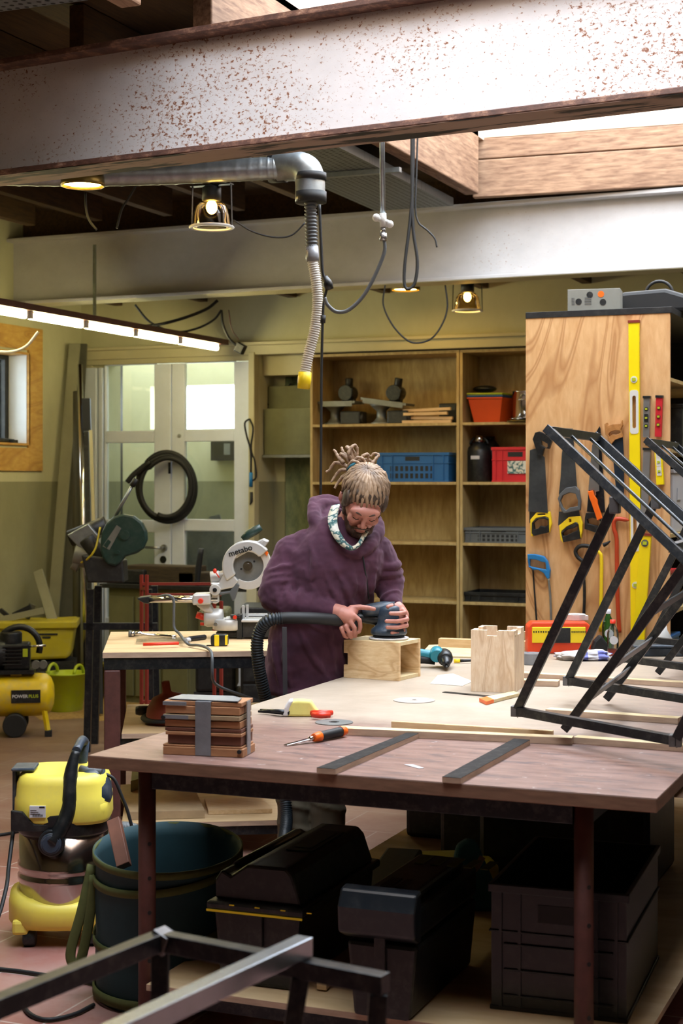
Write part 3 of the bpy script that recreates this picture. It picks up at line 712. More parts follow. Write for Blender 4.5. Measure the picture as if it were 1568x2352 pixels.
# ---------------------------------------------------------------- compressed air drop
dd = 6.9
t = thing('air_pipe', 'thin vertical air pipe with a white tee valve and a grey hose', 'pipe', W(878, 330, d=dd))
MB().tube([W(874, 46, d=dd), W(879, 495, d=dd)], .0115, 14).build('pipe', 'galvanised', t, world=True)
b = MB(); b.tube([W(864, 500, d=dd), W(895, 514, d=dd)], .0125, 12).ball(W(864, 500, d=dd), .018, 12).ball(W(895, 515, d=dd), .017, 12).tube([W(879, 490, d=dd), W(880, 522, d=dd)], .015, 12); b.build('tee_valve', 'white_plastic', t, world=True)
b = MB(); b.tube([W(880, 522, d=dd), W(880, 536, d=dd)], .011, 12).tube([W(880, 536, d=dd), W(880, 553, d=dd)], .016, 12); b.build('coupling', 'silver', t, world=True)
MB().tube(smooth_path([W(882, 552, d=dd), W(882, 580, d=dd), W(862, 630, d=dd), W(834, 680, d=dd), W(800, 712, d=dd), W(772, 716, d=dd), W(752, 700, d=dd), W(745, 684, d=dd)], 8), .0085, 10).build('air_hose', 'grey_plastic', t, world=True)

def cable(name, label, pts, r, m='black_rubber', cat='cable', d=7, k=7, group=None):
    return tag(MB().tube(smooth_path([W(p[0], p[1], d=(p[2] if len(p) > 2 else d)) for p in pts], k), r, 8).build(name, m), label, cat, group)
t = thing('power_cable', 'black power cable dropping from the duct down behind the man, with an inline plug', 'cable', W(735, 480, d=7.1))
MB().tube(smooth_path([W(733, 470, d=7.1), W(737, 560, d=7.1), W(740, 620, d=7.1), W(746, 642, d=7.1)], 8), .0075, 8).build('upper_cable', 'black_rubber', t, world=True)
MB().tube([W(745, 636, d=7.1), W(752, 650, d=7.1), W(757, 665, d=7.1)], [.014, .022, .018], 10).build('plug', 'black_plastic', t, world=True)
MB().tube(smooth_path([W(750, 664, d=7.1), W(744, 690, d=7.1), W(741, 730, d=7.1), W(738, 850, d=7.1), W(737, 1000, d=7.1), W(736, 1140, d=7.1)], 8), .0065, 8).build('lower_cable', 'black_rubber', t, world=True)
MB().tube([W(742, 724, d=7.1), W(741, 742, d=7.1)], .012, 10).build('cable_joint', 'black_rubber', t, world=True)
cable('hanging_cable', 'doubled black cable looping down in front of the second beam', [(950, 213), (948, 400), (942, 500), (930, 600), (928, 650), (936, 664), (952, 650), (958, 600), (948, 520), (946, 400), (946, 213)], .009, d=8.2)
cable('cut_cable', 'short frayed black cable end dangling beside the doubled loop', [(962, 213), (956, 400), (954, 480), (960, 510), (972, 522), (982, 530), (998, 548), (1003, 568)], .005, d=8.2)
cable('lamp_cable', 'thin black cable sagging in a deep loop between the two rear lamps', [(884, 655), (880, 700), (900, 745), (930, 778), (956, 788), (990, 778), (1015, 745), (1027, 705), (1022, 655)], .006, d=10.3)
cable('lamp_cable', 'thin dark cable drooping from the bell lamp towards the duct hose', [(535, 505), (580, 532), (630, 545), (670, 540), (700, 512)], .004, d=7.6)
cable('ceiling_cable', 'black cable hanging below the far left disc lamp', [(196, 442), (198, 480), (205, 505), (222, 528)], .006, d=7.6)
cable('ceiling_cable', 'dark cable slanting between duct and second beam', [(316, 420), (296, 455), (280, 480), (268, 525)], .006, d=7.9)
cable('wall_cable', 'upper black cable sagging across the wall above the glazed doors', [(120, 735), (220, 745), (330, 749), (400, 737), (470, 712), (500, 690)], .011, d=11.3)
cable('wall_cable', 'lower thin black cable looping above the glazed doors', [(310, 700), (345, 740), (400, 762), (450, 755), (490, 735), (508, 712)], .008, d=11.3)
cable('wall_cable', 'black cable falling to the junction plug at the end of the tube light', [(508, 712), (512, 745), (525, 775), (545, 796)], .009, d=11.3)
cable('wall_cable', 'thin brown cable falling beside the black one near the junction plug', [(525, 712), (532, 755), (548, 780)], .004, m='rust_red_paint', d=11.3)
cable('white_cable', 'short white cable curving under the tube light near the window', [(88, 762), (60, 795), (25, 808), (-20, 806)], .008, m='white_plastic', d=9.2)
cable('recess_cable', 'black cable hanging in the recess between the doors and the shelving', [(583, 938), (610, 932), (640, 912), (668, 880)], .008, d=12.2)
tag(MB().cbox(W(552, 800, d=11.3), (.07, .05, .07), ry=.5).build('junction_plug', 'black_plastic', bevel=.008), 'black junction plug at the right end of the tube light', 'plug')
# perforated cable trays
def tray_mat():
    m, nt, b = newmat('perforated_steel'); v = coords(nt, (1, 1, 0)); vo = N(nt, 'ShaderNodeTexVoronoi'); vo.inputs['Scale'].default_value = 26; vo.inputs['Randomness'].default_value = .1
    nt.links.new(v, vo.inputs['Vector']); nt.links.new(ramp(nt, vo.outputs['Distance'], [(.22, '#090a0a'), (.28, '#777d80')]), b.inputs['Base Color']); b.inputs['Metallic'].default_value = .6; b.inputs['Roughness'].default_value = .45
tray_mat()
def tray(label, x0, x1, y0, y1, z):
    t = thing('cable_tray', label, 'cable tray', ((x0+x1)/2, y0, z)); w = (x1-x0)/2
    MB().box((-w, 0, 0), (w, y1-y0, .002)).box((-w, 0, .002), (-w+.002, y1-y0, .05)).box((w-.002, 0, .002), (w, y1-y0, .05)).build('perforated_tray', 'perforated_steel', t)
    MB().box((-w-.15, (y1-y0)*.62, -.03), (w+.12, (y1-y0)*.62+.035, -.004)).build('support_channel', 'galvanised', t)
    return t
tray('perforated steel cable tray hanging beside the rear skylight trimmer', -3.62, -3.10, 6.0, 9.45, 3.33)
tray('perforated steel cable tray above the nearest beam, front left', -3.62, -3.10, 3.2, 5.1, 3.40)
# ---------------------------------------------------------------- tools hanging on the plywood cabinet (outlines in the cabinet plane)
SC = 4.041
def q1(x, y): p = W(1180+x/SC, 680+y/SC, y=CY); return (p.x, p.z)
def q2(x, y): p = W(1180+x/SC, 1180+y/SC, y=CY); return (p.x, p.z)
def flat_tool(name, label, cat, parts, dy=.004, group=None):
    """parts: (part name, outline, material, thickness, offset from panel, holes)"""
    xs = [p[0] for pt in parts for p in pt[1]]; zs = [p[1] for pt in parts for p in pt[1]]
    c = ((min(xs)+max(xs))/2, (min(zs)+max(zs))/2); t = thing(name, label, cat, (c[0], CY, c[1]), group=group)
    for pt in parts:
        nm, ol, m, th, off = pt[:5]; holes = pt[5] if len(pt) > 5 else None
        L = [(x-c[0], z-c[1]) for x, z in ol]; H = [[(x-c[0], z-c[1]) for x, z in h] for h in holes] if holes else None
        M = Matrix.Translation((0, -off, 0)) @ Matrix.Rotation(PI/2, 4, 'X')
        MB().prism(L, th, M, H).build(nm, m, t, bevel=min(.003, th*.3))
    return t
def Q(f, pts): return [f(*p) for p in pts]
H1 = Q(q1, [(192,1330),(215,1270),(255,1258),(290,1270),(345,1310),(372,1345),(345,1420),(300,1412),(280,1480),(240,1480),(222,1420)])
h1 = Q(q1, [(272,1340),(330,1372),(332,1400),(318,1412),(275,1385)])
flat_tool('hand_saw', 'hand saw with black handle at the top and dusty dark blade, leftmost on the cabinet', 'saw', [
    ('blade', Q(q1, [(162,1432),(225,1412),(280,1478),(300,1500),(330,2015),(148,1998)]), 'blade_steel', .002, .030), ('handle', H1, 'black_plastic', .024, .018, [h1])])
def dhandle(f, pts, hole, name='handle', m='saw_yellow', th=.024, off=.006): return (name, Q(f, pts), m, th, off, [Q(f, hole)])
flat_tool('hand_saw', 'hand saw with a yellow and black handle hanging below the leftmost dark blade', 'saw', [
    ('blade', Q(q1, [(150,1990),(330,1995),(335,2030),(215,2040),(150,2110)]), 'blade_steel', .002, .014),
    dhandle(q1, [(165,2075),(225,2005),(345,2000),(362,2110),(340,2200),(325,2150),(335,2060),(300,2045),(220,2060),(180,2105),(190,2232),(172,2225)], [(230,2020),(300,2015),(305,2030),(232,2035)]),
    dhandle(q1, [(180,2105),(220,2060),(300,2045),(338,2062),(342,2190),(200,2225),(178,2200)], [(195,2105),(232,2070),(300,2068),(328,2080),(330,2125),(300,2140),(262,2130),(240,2155),(205,2165)], 'grip', 'black_plastic', .028)])
flat_tool('hand_saw', 'hand saw with a grey plastic handle and wide bright blade, second from the left', 'saw', [
    ('blade', Q(q1, [(495,1230),(560,1232),(600,1790),(600,1810),(440,1850),(430,1840)]), 'blade_steel', .002, .030),
    ('handle', Q(q1, [(500,1780),(590,1765),(620,1800),(637,1900),(632,1985),(560,2000),(480,2015),(455,1985),(425,1880),(440,1840)]), 'grey_plastic', .026, .018, [Q(q1, [(470,1850),(530,1822),(590,1835),(612,1900),(610,1950),(540,1960),(500,1990),(470,1960),(448,1900)])])])
flat_tool('hand_saw', 'hand saw with a large yellow and black handle below the grey handled saw', 'saw', [
    ('blade', Q(q1, [(450,1460),(480,1300),(530,1300),(500,1460),(440,1850),(425,2000),(610,1990),(620,2050),(520,2060),(415,2130)]), 'blade_steel', .002, .012),
    dhandle(q1, [(432,2130),(520,2050),(625,2040),(648,2110),(645,2180),(632,2250),(612,2130),(600,2100),(560,2110),(500,2140),(455,2180),(470,2290),(445,2260)], [(520,2070),(545,2070),(545,2095),(525,2100)]),
    dhandle(q1, [(450,2190),(500,2140),(560,2120),(580,2095),(612,2110),(628,2250),(470,2285)], [(462,2200),(505,2165),(560,2155),(605,2130),(606,2170),(560,2190),(500,2220),(470,2225)], 'grip', 'black_plastic', .028)])
flat_tool('hand_saw', 'black hand saw with long narrow dark blade behind the orange handled pull saw', 'saw', [
    ('blade', Q(q1, [(740,1310),(798,1208),(808,1230),(850,2010),(680,2000)]), 'black_steel', .002, .010),
    ('handle', Q(q1, [(680,2010),(800,2005),(850,2060),(830,2170),(770,2195),(665,2160),(668,2060)]), 'black_plastic', .026, .004, [Q(q1, [(690,2070),(740,2055),(800,2075),(820,2110),(805,2135),(760,2125),(700,2110)])])])
flat_tool('pull_saw', 'pull saw with orange handle and bright white blade', 'saw', [
    ('blade', Q(q1, [(738,1380),(800,1360),(804,1810),(772,1815),(776,1850),(764,1850),(758,1800),(704,1800)]), 'blade_bright', .002, .030),
    ('handle', Q(q1, [(708,1812),(752,1802),(765,1850),(792,1890),(796,1930),(840,2060),(795,2080),(745,1930),(722,1870)]), 'orange_plastic', .022, .034)])
flat_tool('hand_saw', 'old hand saw with carved wooden handle at the top and navy blade', 'saw', [
    ('blade', Q(q1, [(915,1370),(950,1330),(1018,1310),(1030,1500),(1030,1885),(960,1850)]), 'blade_navy', .002, .020),
    ('handle', Q(q1, [(850,1190),(878,1175),(885,1205),(930,1190),(1000,1185),(1015,1152),(1020,1200),(1000,1240),(1020,1310),(950,1335),(915,1375),(895,1350),(880,1300),(860,1290)]), 'saw_handle_wood', .022, .010, [Q(q1, [(888,1285),(905,1262),(960,1245),(1000,1252),(1005,1270),(960,1290),(925,1285),(900,1310)])])])
# levels
def level(label, f, top, bot, w, m, vials, mvial='white_plastic', slots=(), th=.024, off=.004, vr=34, name='spirit_level'):
    """body between two pixel points with round vials given as fractions along it"""
    (x0, z0), (x1, z1) = f(*top), f(*bot); a = Vector((x0, z0)); b = Vector((x1, z1)); d = (b-a); L = d.length; ang = math.atan2(d.y, d.x)
    R = Matrix.Rotation(ang, 2)
    t = thing(name, label, 'spirit level', (x0, CY, z0))
    def pts(l): return [tuple(R @ Vector(p)) for p in l]
    M = Matrix.Translation((0, -off, 0)) @ Matrix.Rotation(PI/2, 4, 'X')
    holes = [pts(rrect(.17, w*.42, w*.2, cx=L*s)) for s in slots]
    MB().prism(pts([(0, -w/2), (L, -w/2), (L, w/2), (0, w/2)]), th, M, holes or None).build('body', m, t, bevel=.002)
    for s in slots:
        M2 = Matrix.Translation((0, -off-th, 0)) @ Matrix.Rotation(PI/2, 4, 'X')
        MB().prism(pts(rrect(.215, w*.82, w*.26, cx=L*s)), .002, M2, [pts(rrect(.16, w*.34, w*.16, cx=L*s))]).build('hand_hole_trim', mvial, t)
    for s, kind in vials:
        M2 = Matrix.Translation((0, -off-th, 0)) @ Matrix.Rotation(PI/2, 4, 'X')
        r = w*.32
        if kind == 'o': v = MB().prism(pts(ell(2*r, 2*r, 18, cx=L*s)), .003, M2).build('vial_mount', mvial, t)
        else: v = MB().prism(pts(rrect(w*1.2, w*.62, .004, cx=L*s)), .003, M2).build('vial_mount', mvial, t)
        M3 = M2 @ Matrix.Translation((0, 0, .003))
        MB().prism(pts([(L*s-r*.45, -r*.55), (L*s+r*.45, -r*.55), (L*s+r*.45, r*.55), (L*s-r*.45, r*.55)]), .003, M3).build('vial', 'lime_plastic', v)
    M0 = MB(); e = pts([(-.006, -w/2-.002), (.006, -w/2-.002), (.006, w/2+.002), (-.006, w/2+.002)])
    M0.prism(e, th+.004, M).build('end_cap', 'red_paint' if 'yellow' in m else 'black_plastic', t)
    return t
pl = lambda x, y: q1(x, y)
level('very long yellow spirit level hanging full height on the cabinet', q1, (1120, 240), (1142, 3180), .052, 'level_yellow', [(.183, 'o'), (.83, 'o')], slots=(.285, .655))
level('shorter yellow spirit level leaning beside the long one, lower right', q2, (1240, 190), (1175, 1175), .055, 'level_yellow', [(.08, 'o')], 'grey_plastic', slots=(), off=.03)
level('small grey spirit level with black insert at upper right of the cabinet', q1, (1240, 940), (1235, 1312), .032, 'alu', [(.3, 'o'), (.52, 'r'), (.72, 'o')], 'black_plastic')
level('small red spirit level at the right edge of the cabinet', q1, (1357, 935), (1345, 1308), .032, 'crate_red', [(.28, 'o'), (.5, 'o'), (.7, 'o')], 'red_paint')
level('plain silver straightedge hanging right of the long yellow level', q1, (1243, 1420), (1215, 2100), .036, 'alu', [], off=.004, name='straightedge')
level('small yellow and white spirit level at the right edge under the red one', q1, (1345, 1422), (1365, 1752), .036, 'level_yellow', [(.12, 'r'), (.36, 'r'), (.62, 'r')])
# hacksaws, clamp, crowbar
def rod(f, pts, off, k=6): return smooth_path([(lambda c: Vector((c[0], CY-off, c[1])))(f(*p)) for p in pts], k)
c = q2(240, 600); t = thing('hacksaw', 'hacksaw with bright blue handle at lower left of the cabinet', 'saw', (c[0], CY, c[1]))
M = Matrix.Translation((0, -.006, 0)) @ Matrix.Rotation(PI/2, 4, 'X')
R_ = lambda l: [(x-c[0], z-c[1]) for x, z in l]
MB().prism(R_(Q(q2, [(138,372),(205,372),(290,392),(325,440),(348,520),(340,600),(318,600),(290,550),(240,520),(190,520),(150,490),(142,440)])), .026, M, [R_(Q(q2, [(160,420),(220,425),(270,445),(305,450),(312,515),(250,505),(185,490),(158,485)]))]).build('handle', 'saw_blue', t, bevel=.004)
MB().tube(rod(q2, [(330, 595), (345, 750), (352, 900), (352, 1010)], .02), .006, 8).build('frame_bar', 'galvanised', t, world=True)
b = MB(); b.prism(R_(Q(q2, [(172,520),(186,520),(222,1010),(206,1010)])), .0015, M); b.build('saw_blade', 'black_steel', t)
c = q2(700, 600); t = thing('bow_saw', 'bow saw with black curved handle and yellow bar in the middle of the cabinet', 'saw', (c[0], CY, c[1]))
MB().tube(rod(q2, [(650, 440), (600, 400), (580, 345), (620, 300), (700, 300), (770, 330)], .02), .010, 10).build('black_bow', 'black_rubber', t, world=True)
MB().tube(rod(q2, [(640, 430), (660, 640), (662, 800), (655, 960)], .02), .008, 8).build('lower_bar', 'black_steel', t, world=True)
MB().tube(rod(q2, [(770, 340), (805, 365), (820, 420), (818, 700), (812, 1090)], .02), .009, 8).build('yellow_bar', 'saw_yellow', t, world=True)
c = q2(960, 500); t = thing('crowbar', 'red painted crowbar with hooked head beside the long yellow level', 'crowbar', (c[0], CY, c[1]))
p = rod(q2, [(1075, 62), (1010, 50), (960, 48), (935, 75), (935, 140), (958, 230), (960, 400), (965, 700), (975, 950), (985, 1100)], .016, 5)
plain('orange_red', '#b8401c', .5, 0, .15, 9, .05)
MB().tube(p, [.003, .006, .009]+[.0105]*(len(p)-3), 8).build('bar', 'orange_red', t, world=True)
tag(MB().tube(rod(q2, [(900, 250), (870, 275), (835, 290)], .016), [.003, .008, .011], 8).build('scraper', 'black_steel'), 'small dark scraper hanging above the yellow bar', 'scraper')
# carton on top and things in the side shelves
p = W(1410, 716, y=CY-.02); zt = cz
t = thing('carton', 'grey cardboard box with round pictures lying on top of the cabinet', 'box', (p.x-.12, CY+.08, zt), rz=.14)
MB().box((-.13, -.055, 0), (.13, .10, .107)).build('box_body', 'box_grey', t, bevel=.002)
for x, z, m in ((-.075, .045, 'black_plastic'), (-.02, .078, 'black_plastic'), (.035, .08, 'orange_plastic'), (.045, .040, 'black_plastic')):
    MB().cyl((x, -.0555, z), (x, -.0565, z), .016, 16).build('round_picture', m, t)
b = MB()
for i in range(5): b.box((-.11, -.0565, .03+.008*i), (-.095+.0, -.0555, .033+.008*i)); b.box((-.045, -.0565, .03+.008*i), (-.012, -.0555, .033+.008*i))
b.build('printed_lines', 'grey_plastic', t)
t = thing('tool_bag', 'black tool bag behind the carton on top of the cabinet', 'bag', (cx1-.12, CY+.35, zt))
MB().prism([(-.2, 0), (.2, 0), (.17, .08), (.05, .12), (-.18, .11)], .22, Matrix.Translation((0, .11, 0)) @ Matrix.Rotation(PI/2, 4, 'X')).build('bag_body', 'black_rubber', t, bevel=.02)
MB().tube(arc((0, 0, .1), .07, 0, PI), .008, 8).build('bag_handle', 'black_rubber', t)
for k, (yy, z, w_, h_, m, lb) in enumerate([(.35, 1.348, .30, .30, 'label_white', 'white document box in the side of the cabinet, upper'), (.15, .968, .26, .18, 'crate_red', 'red box in the side shelf of the cabinet'),
        (.6, 1.768, .3, .22, 'black_plastic', 'dark case on the upper side shelf of the cabinet'), (.9, 1.348, .3, .24, 'box_grey', 'grey box behind the white document box'), (.2, .568, .35, .25, 'blue_plastic', 'blue bin on the low side shelf of the cabinet')]):
    t = thing('storage_box', lb, 'box', (cx1-.17, CY+.05+yy, z))
    MB().box((-.13, -w_/2, 0), (.14, w_/2, h_)).build('box_body', m, t, bevel=.006)
    MB().box((-.135, -w_/2-.004, h_), (.145, w_/2+.004, h_+.02)).build('lid', m, t, bevel=.004)
    MB().box((.142, -.05, h_*.55), (.144, .05, h_*.75)).build('label', 'label_white', t)
# ---------------------------------------------------------------- things on the recessed shelves
def SP(px, z, y=YB+.15): p = W(px, 1000, y=y); return (p.x, y, z)
def crate(name, label, loc, L, Wd, H, m, rz=0, slots=True, taper=.0, cat='crate', rim=.018):
    t = thing(name, label, cat, loc, rz); w = .004; x, y = L/2, Wd/2
    b = MB()
    b.box((-x, -y, 0), (x, y, w))
    for s in (-1, 1):
        b.box((-x, s*y-(w if s > 0 else 0), w), (x, s*y+(0 if s > 0 else w), H)); b.box((s*x-(w if s > 0 else 0), -y+w, w), (s*x+(0 if s > 0 else w), y-w, H))
    b.build('crate_body', m, t)
    r = MB()
    for z0, z1, e in ((H-.022, H, .008), (H*.62, H*.62+.006, .006), (0, .012, .004)):
        r.box((-x-e, -y-e, z0), (x+e, -y, z1)); r.box((-x-e, y, z0), (x+e, y+e, z1)); r.box((-x-e, -y, z0), (-x, y, z1)); r.box((x, -y, z0), (x+e, y, z1))
    r.build('rim', m, t, bevel=.002)
    for i in (0, 1, 5, 6):
        xx = -x+L*(i+.5)/7; MB().box((xx-.004, -y-.007, .012), (xx+.004, -y, H-.022)).build('rib', m, t)
    if slots:
        g = MB()
        for i in range(9):
            for j in range(2): g.box((-x*.62+i*x*.14, -y-.0012, H*.12+j*H*.25), (-x*.62+i*x*.14+x*.08, -y-.0002, H*.12+j*H*.25+H*.17))
        g.build('vent_slots', 'black_rubber', t)
    MB().box((-.055, -y-.002, H*.72), (.055, -y-.0003, H*.86)).build('hand_hole', 'black_rubber', t)
    return t
crate('plastic_crate', 'blue plastic crate on the second shelf behind the man', SP(966, SHZ[1], YB+.20), .555, .37, .215, 'blue_plastic')
crate('plastic_crate', 'red plastic crate with picture label on the second shelf of the narrow unit', SP(1196, SHZ[1], YB+.17), .34, .30, .25, 'crate_red', slots=False)
pp = SP(1187, SHZ[1]+.06, YB+.012); tag(MB().box((pp[0]-.07, pp[1]-.002, pp[2]), (pp[0]+.07, pp[1], pp[2]+.09)).build('picture_card', 'patterned_neck_band'), 'small picture card stuck on the front of the red crate', 'label')
crate('plastic_crate', 'low grey plastic crate on the third shelf of the narrow unit', SP(1160, SHZ[2], YB+.18), .50, .34, .11, 'grey_plastic')
crate('plastic_tray', 'flat black tray on the fourth shelf of the narrow unit', SP(1160, SHZ[3], YB+.18), .50, .34, .07, 'black_plastic', slots=False, cat='tray')
# tub stack
t = thing('tub_stack', 'stack of orange, blue and lime plastic tubs on the top shelf', 'tub', SP(1130, SHZ[0], YB+.18))
def tub(z, s, m, nm, H=.17):
    b = MB(); b.lathe([(.0001, z+.003), (.125*s, z+.003), (.165*s, z+H), (.175*s, z+H), (.175*s, z+H+.012), (.16*s, z+H+.012), (.12*s, z+.01), (.0001, z+.01)], n=4, M=Matrix.Rotation(PI/4, 4, 'Z'), cap=False, sx=1.2, sy=.9)
    for f in b.bm.faces: f.smooth = False
    b.build(nm, m, t, bevel=.012)
tub(0, 1, 'tub_orange', 'orange_tub'); tub(.016, 1.0, 'blue_plastic', 'blue_tub'); tub(.032, 1.0, 'lime_plastic', 'lime_tub')
t = thing('jug', 'squat black canister with a silver label and chrome cap on the second shelf', 'canister', SP(1100, SHZ[1], YB+.15))
MB().lathe([(.085, 0), (.09, .01), (.09, .22), (.08, .25), (.05, .27), (.05, .285)], n=28).build('canister_body', 'black_plastic', t)
MB().lathe([(.03, .285), (.034, .29), (.034, .33), (.02, .34)], n=20).build('cap', 'chrome', t)
MB().box((-.035, -.0915, .165), (.03, -.088, .19)).build('label', 'label_white', t)
MB().tube(arc((0, 0, .26), .07, .2, PI-.2), .01, 8).build('carry_handle', 'black_plastic', t)
t = thing('jug', 'second dark canister behind the chrome capped one', 'canister', SP(1126, SHZ[1], YB+.305)); MB().lathe([(.08, 0), (.082, .24), (.04, .3), (.03, .31)], n=24).build('canister_body', 'black_rubber', t); MB().lathe([(.032, .31), (.032, .335)], n=16).build('cap', 'black_plastic', t)
t = thing('cooking_pot', 'shiny steel pot standing at the right end of the top shelf', 'pot', SP(1208, SHZ[0], YB+.18))
MB().lathe([(.0001, .0), (.09, .0), (.1, .02), (.1, .22), (.106, .224), (.095, .22), (.095, .03), (.0001, .03)], n=28, cap=False).build('pot_body', 'chrome', t); MB().tube(arc((0, -.1, .16), .03, 0, PI, ax=(1, 0, 0), ay=(0, -1, 0)), .006, 8).build('pot_handle', 'chrome', t)
t = thing('pan_lid_pile', 'pile of brassy pan lids in front of the steel pot', 'lid', SP(1196, SHZ[0], YB+.005+.03)); MB().lathe([(.0001, .01), (.09, .004), (.1, 0), (.1, .01), (.0001, .022)], n=24, cap=False).build('lower_lid', 'brass_dim', t); MB().lathe([(.0001, .034), (.08, .026), (.085, .022), (.0001, .045)], n=24, cap=False).build('upper_lid', 'chrome', t)
tag(MB().ball(SP(1113, SHZ[0]+.25, YB+.2), .09, 16, (1, .8, .3)).build('black_bowl', 'black_plastic'), 'upturned black bowl lying on the stacked tubs', 'bowl')
# machines
def router_table(label, px, tilt, w=.34):
    p = SP(px, SHZ[0], YB+.16); t = thing('machine_base', label, 'machine', p)
    R = Matrix.Rotation(tilt, 4, 'Y')
    MB().lathe([(.075, 0), (.08, .01), (.06, .02), (.035, .05), (.035, .10), (.07, .13), (.09, .15)], c=(-.05, 0, 0), n=24).build('pedestal', 'dusty_steel', t)
    MB(Matrix.Translation((0, 0, .165)) @ R).box((-w/2, -.1, -.008), (w/2, .1, .012)).box((-w/2+.02, -.104, -.03), (w/2-.02, -.1, .012)).build('machine_table', 'dusty_steel', t, bevel=.004)
    MB(Matrix.Translation((0, 0, .165)) @ R).box((.0, .02, .012), (.09, .08, .11)).cyl((.045, -.03, .075), (.045, .09, .075), .06, 20).cyl((.045, .05, .12), (.045, .05, .19), .03, 14).build('motor_head', 'black_steel', t, bevel=.004)
    MB(Matrix.Translation((0, 0, .165)) @ R).cyl((.10, -.06, .012), (.115, -.06, .10), .004, 8).ball((.115, -.06, .1), .01, 8).build('lever', 'black_steel', t)
    MB().box((.02, -.07, 0), (.18, .08, .10)).cyl((.03, -.02, .05), (.2, -.02, .05), .045, 16).build('gear_case', 'black_paint', t, bevel=.01)
router_table('dark grey machine base with round pedestal at the left end of the top shelf', 783, 0, .30)
router_table('tilted machine table on a pedestal in the middle of the top shelf', 890, .14, .36)
for k, (dx, dz, L, ry) in enumerate([(0, .012, .38, 0), (.02, .04, .36, .02), (-.01, .07, .34, -.01), (0, .1, .37, -.03)]):
    p = SP(980, SHZ[0], YB+.10+.03*(k % 2)); tag(MB().cbox((p[0]+dx, p[1], p[2]+dz+.002), (L, .03, .022), ry=ry).build('timber_strip', 'pine_strip', bevel=.002), ('lowest', 'second', 'third', 'topmost')[k]+' of the yellowish wood strips piled on the top shelf', 'wood strip', 'wood strips on the top shelf')
tag(MB().cbox(SP(1030, SHZ[0]+.08, YB+.28), (.14, .05, .15)).build('case', 'black_plastic', bevel=.01), 'small black case at the right end of the wide top shelf', 'case')
# recess between doors and shelving
x0, x1 = DX1+.06, NX1
t = thing('metal_hatch', 'olive metal hatch cabinet in the recess between doors and shelving', 'hatch', ((x0+x1)/2, 10.98, W(640, 1045, y=10.98).z)); h_ = W(640, 938, y=10.98).z-W(640, 1045, y=10.98).z; h2 = W(640, 885, y=10.98).z-W(640, 1045, y=10.98).z
MB().box(((x0-x1)/2+.01, 0, 0), ((x1-x0)/2-.005, .19, h_)).build('hatch_body', 'hatch_olive', t, bevel=.005)
MB().box(((x0-x1)/2+.01, .08, h_), ((x1-x0)/2-.005, .19, h2)).build('upper_panel', 'hatch_olive', t, bevel=.005)
MB().box(((x0-x1)/2+.01, -.03, -.02), ((x1-x0)/2-.005, .02, 0)).build('ledge', 'dusty_steel', t)
# ---------------------------------------------------------------- helper: a thing facing the camera's direction, drawn in its own upright plane at a measured distance
def facing(name, label, cat, px, py, d, group=None, rz=0):
    p = W(px, py, d=d); t = thing(name, label, cat, p, A+rz, group); s = F0/d
    return t, (lambda x, y, off=0.0: Vector(((x-px)/s, off, (py-y)/s)))
def outl(f, pts): return [(f(*p).x, f(*p).z) for p in pts]
RX = Matrix.Rotation(PI/2, 4, 'X')
def PR(off): return Matrix.Translation((0, off, 0)) @ RX

# ---------------------------------------------------------------- mitre saw
t, f = facing('mitre_saw', 'white and green sliding mitre saw standing at the back of the side workbench', 'mitre saw', 540, 1453, 7.35)
m = lambda x, y, off=0: f(220+x/3.563, 1180+y/3.563, off)
mo = lambda pts: [(m(*p).x, m(*p).z) for p in pts]
for off in (-.02, .06):
    MB().cyl(m(440, 700, off), m(1000, 700, off), .014).build('guide_rail', 'chrome', t)
MB().prism(mo([(345,685),(440,672),(440,735),(400,728),(350,700)]), .11, PR(.075)).build('rail_end_cap', 'black_plastic', t, bevel=.004)
MB().prism(mo([(797,655),(945,648),(948,738),(797,742)]), .13, PR(.085)).build('rail_carriage', 'cast_alloy', t, bevel=.008)
MB().cyl(m(866, 706, -.045), m(866, 706, -.07), .012).build('red_knob', 'red_plastic', t, bevel=.002)
MB().prism(mo([(815,742),(935,740),(960,790),(960,820),(885,800)]), .09, PR(.07)).build('pillar_neck', 'cast_alloy', t, bevel=.01)
MB().tube([m(885, 855, .02), m(905, 855, .02), m(1000, 850, .02), m(1040, 848, .02)], [.036, .042, .042, .036], 24).build('pivot_housing', 'cast_alloy', t)
MB().cyl(m(900, 855, .02), m(820, 830, .02), .016).cyl(m(890, 905, .02), m(852, 905, .02), .007).build('bevel_clamp', 'red_plastic', t)
MB().cyl(m(985, 900, -.03), m(985, 900, -.04), .009).build('bolt', 'chrome', t)
MB().lathe([(.07, .0), (.075, .004), (.075, .045), (.07, .05)], c=m(1085, 950, .02), n=40).build('turntable', 'cast_alloy', t)
MB().prism(mo([(950,650),(1010,655),(1012,720),(985,735),(955,728)]), .05, PR(.02)).build('hinge_bracket', 'cast_alloy', t, bevel=.004)
MB().cyl(m(980, 618, .02), m(980, 618, -.045), .026).build('pivot_wheel', 'cast_alloy', t, bevel=.003)
MB().cyl(m(980, 618, -.0455), m(980, 618, -.05), .010).build('pivot_bolt', 'black_steel', t)
MB().prism(mo([(940,560),(1010,560),(1075,445),(1172,545),(1135,600),(1010,625),(1000,680),(960,640)]), .075, PR(.045)).build('swing_arm', 'cast_alloy', t, bevel=.006)
MB().cyl(m(935, 530, .03), m(1010, 520, .03), .030).cyl(m(1000, 515, .03), m(1060, 500, .03), .022).build('motor_end', 'cast_alloy', t, bevel=.003)
MB().cyl(m(980, 470, -.03), m(1015, 520, -.03), .003, 8).ball(m(978, 465, -.03), .009, 12, (1, 1, 1.3)).build('lock_lever', 'red_plastic', t)
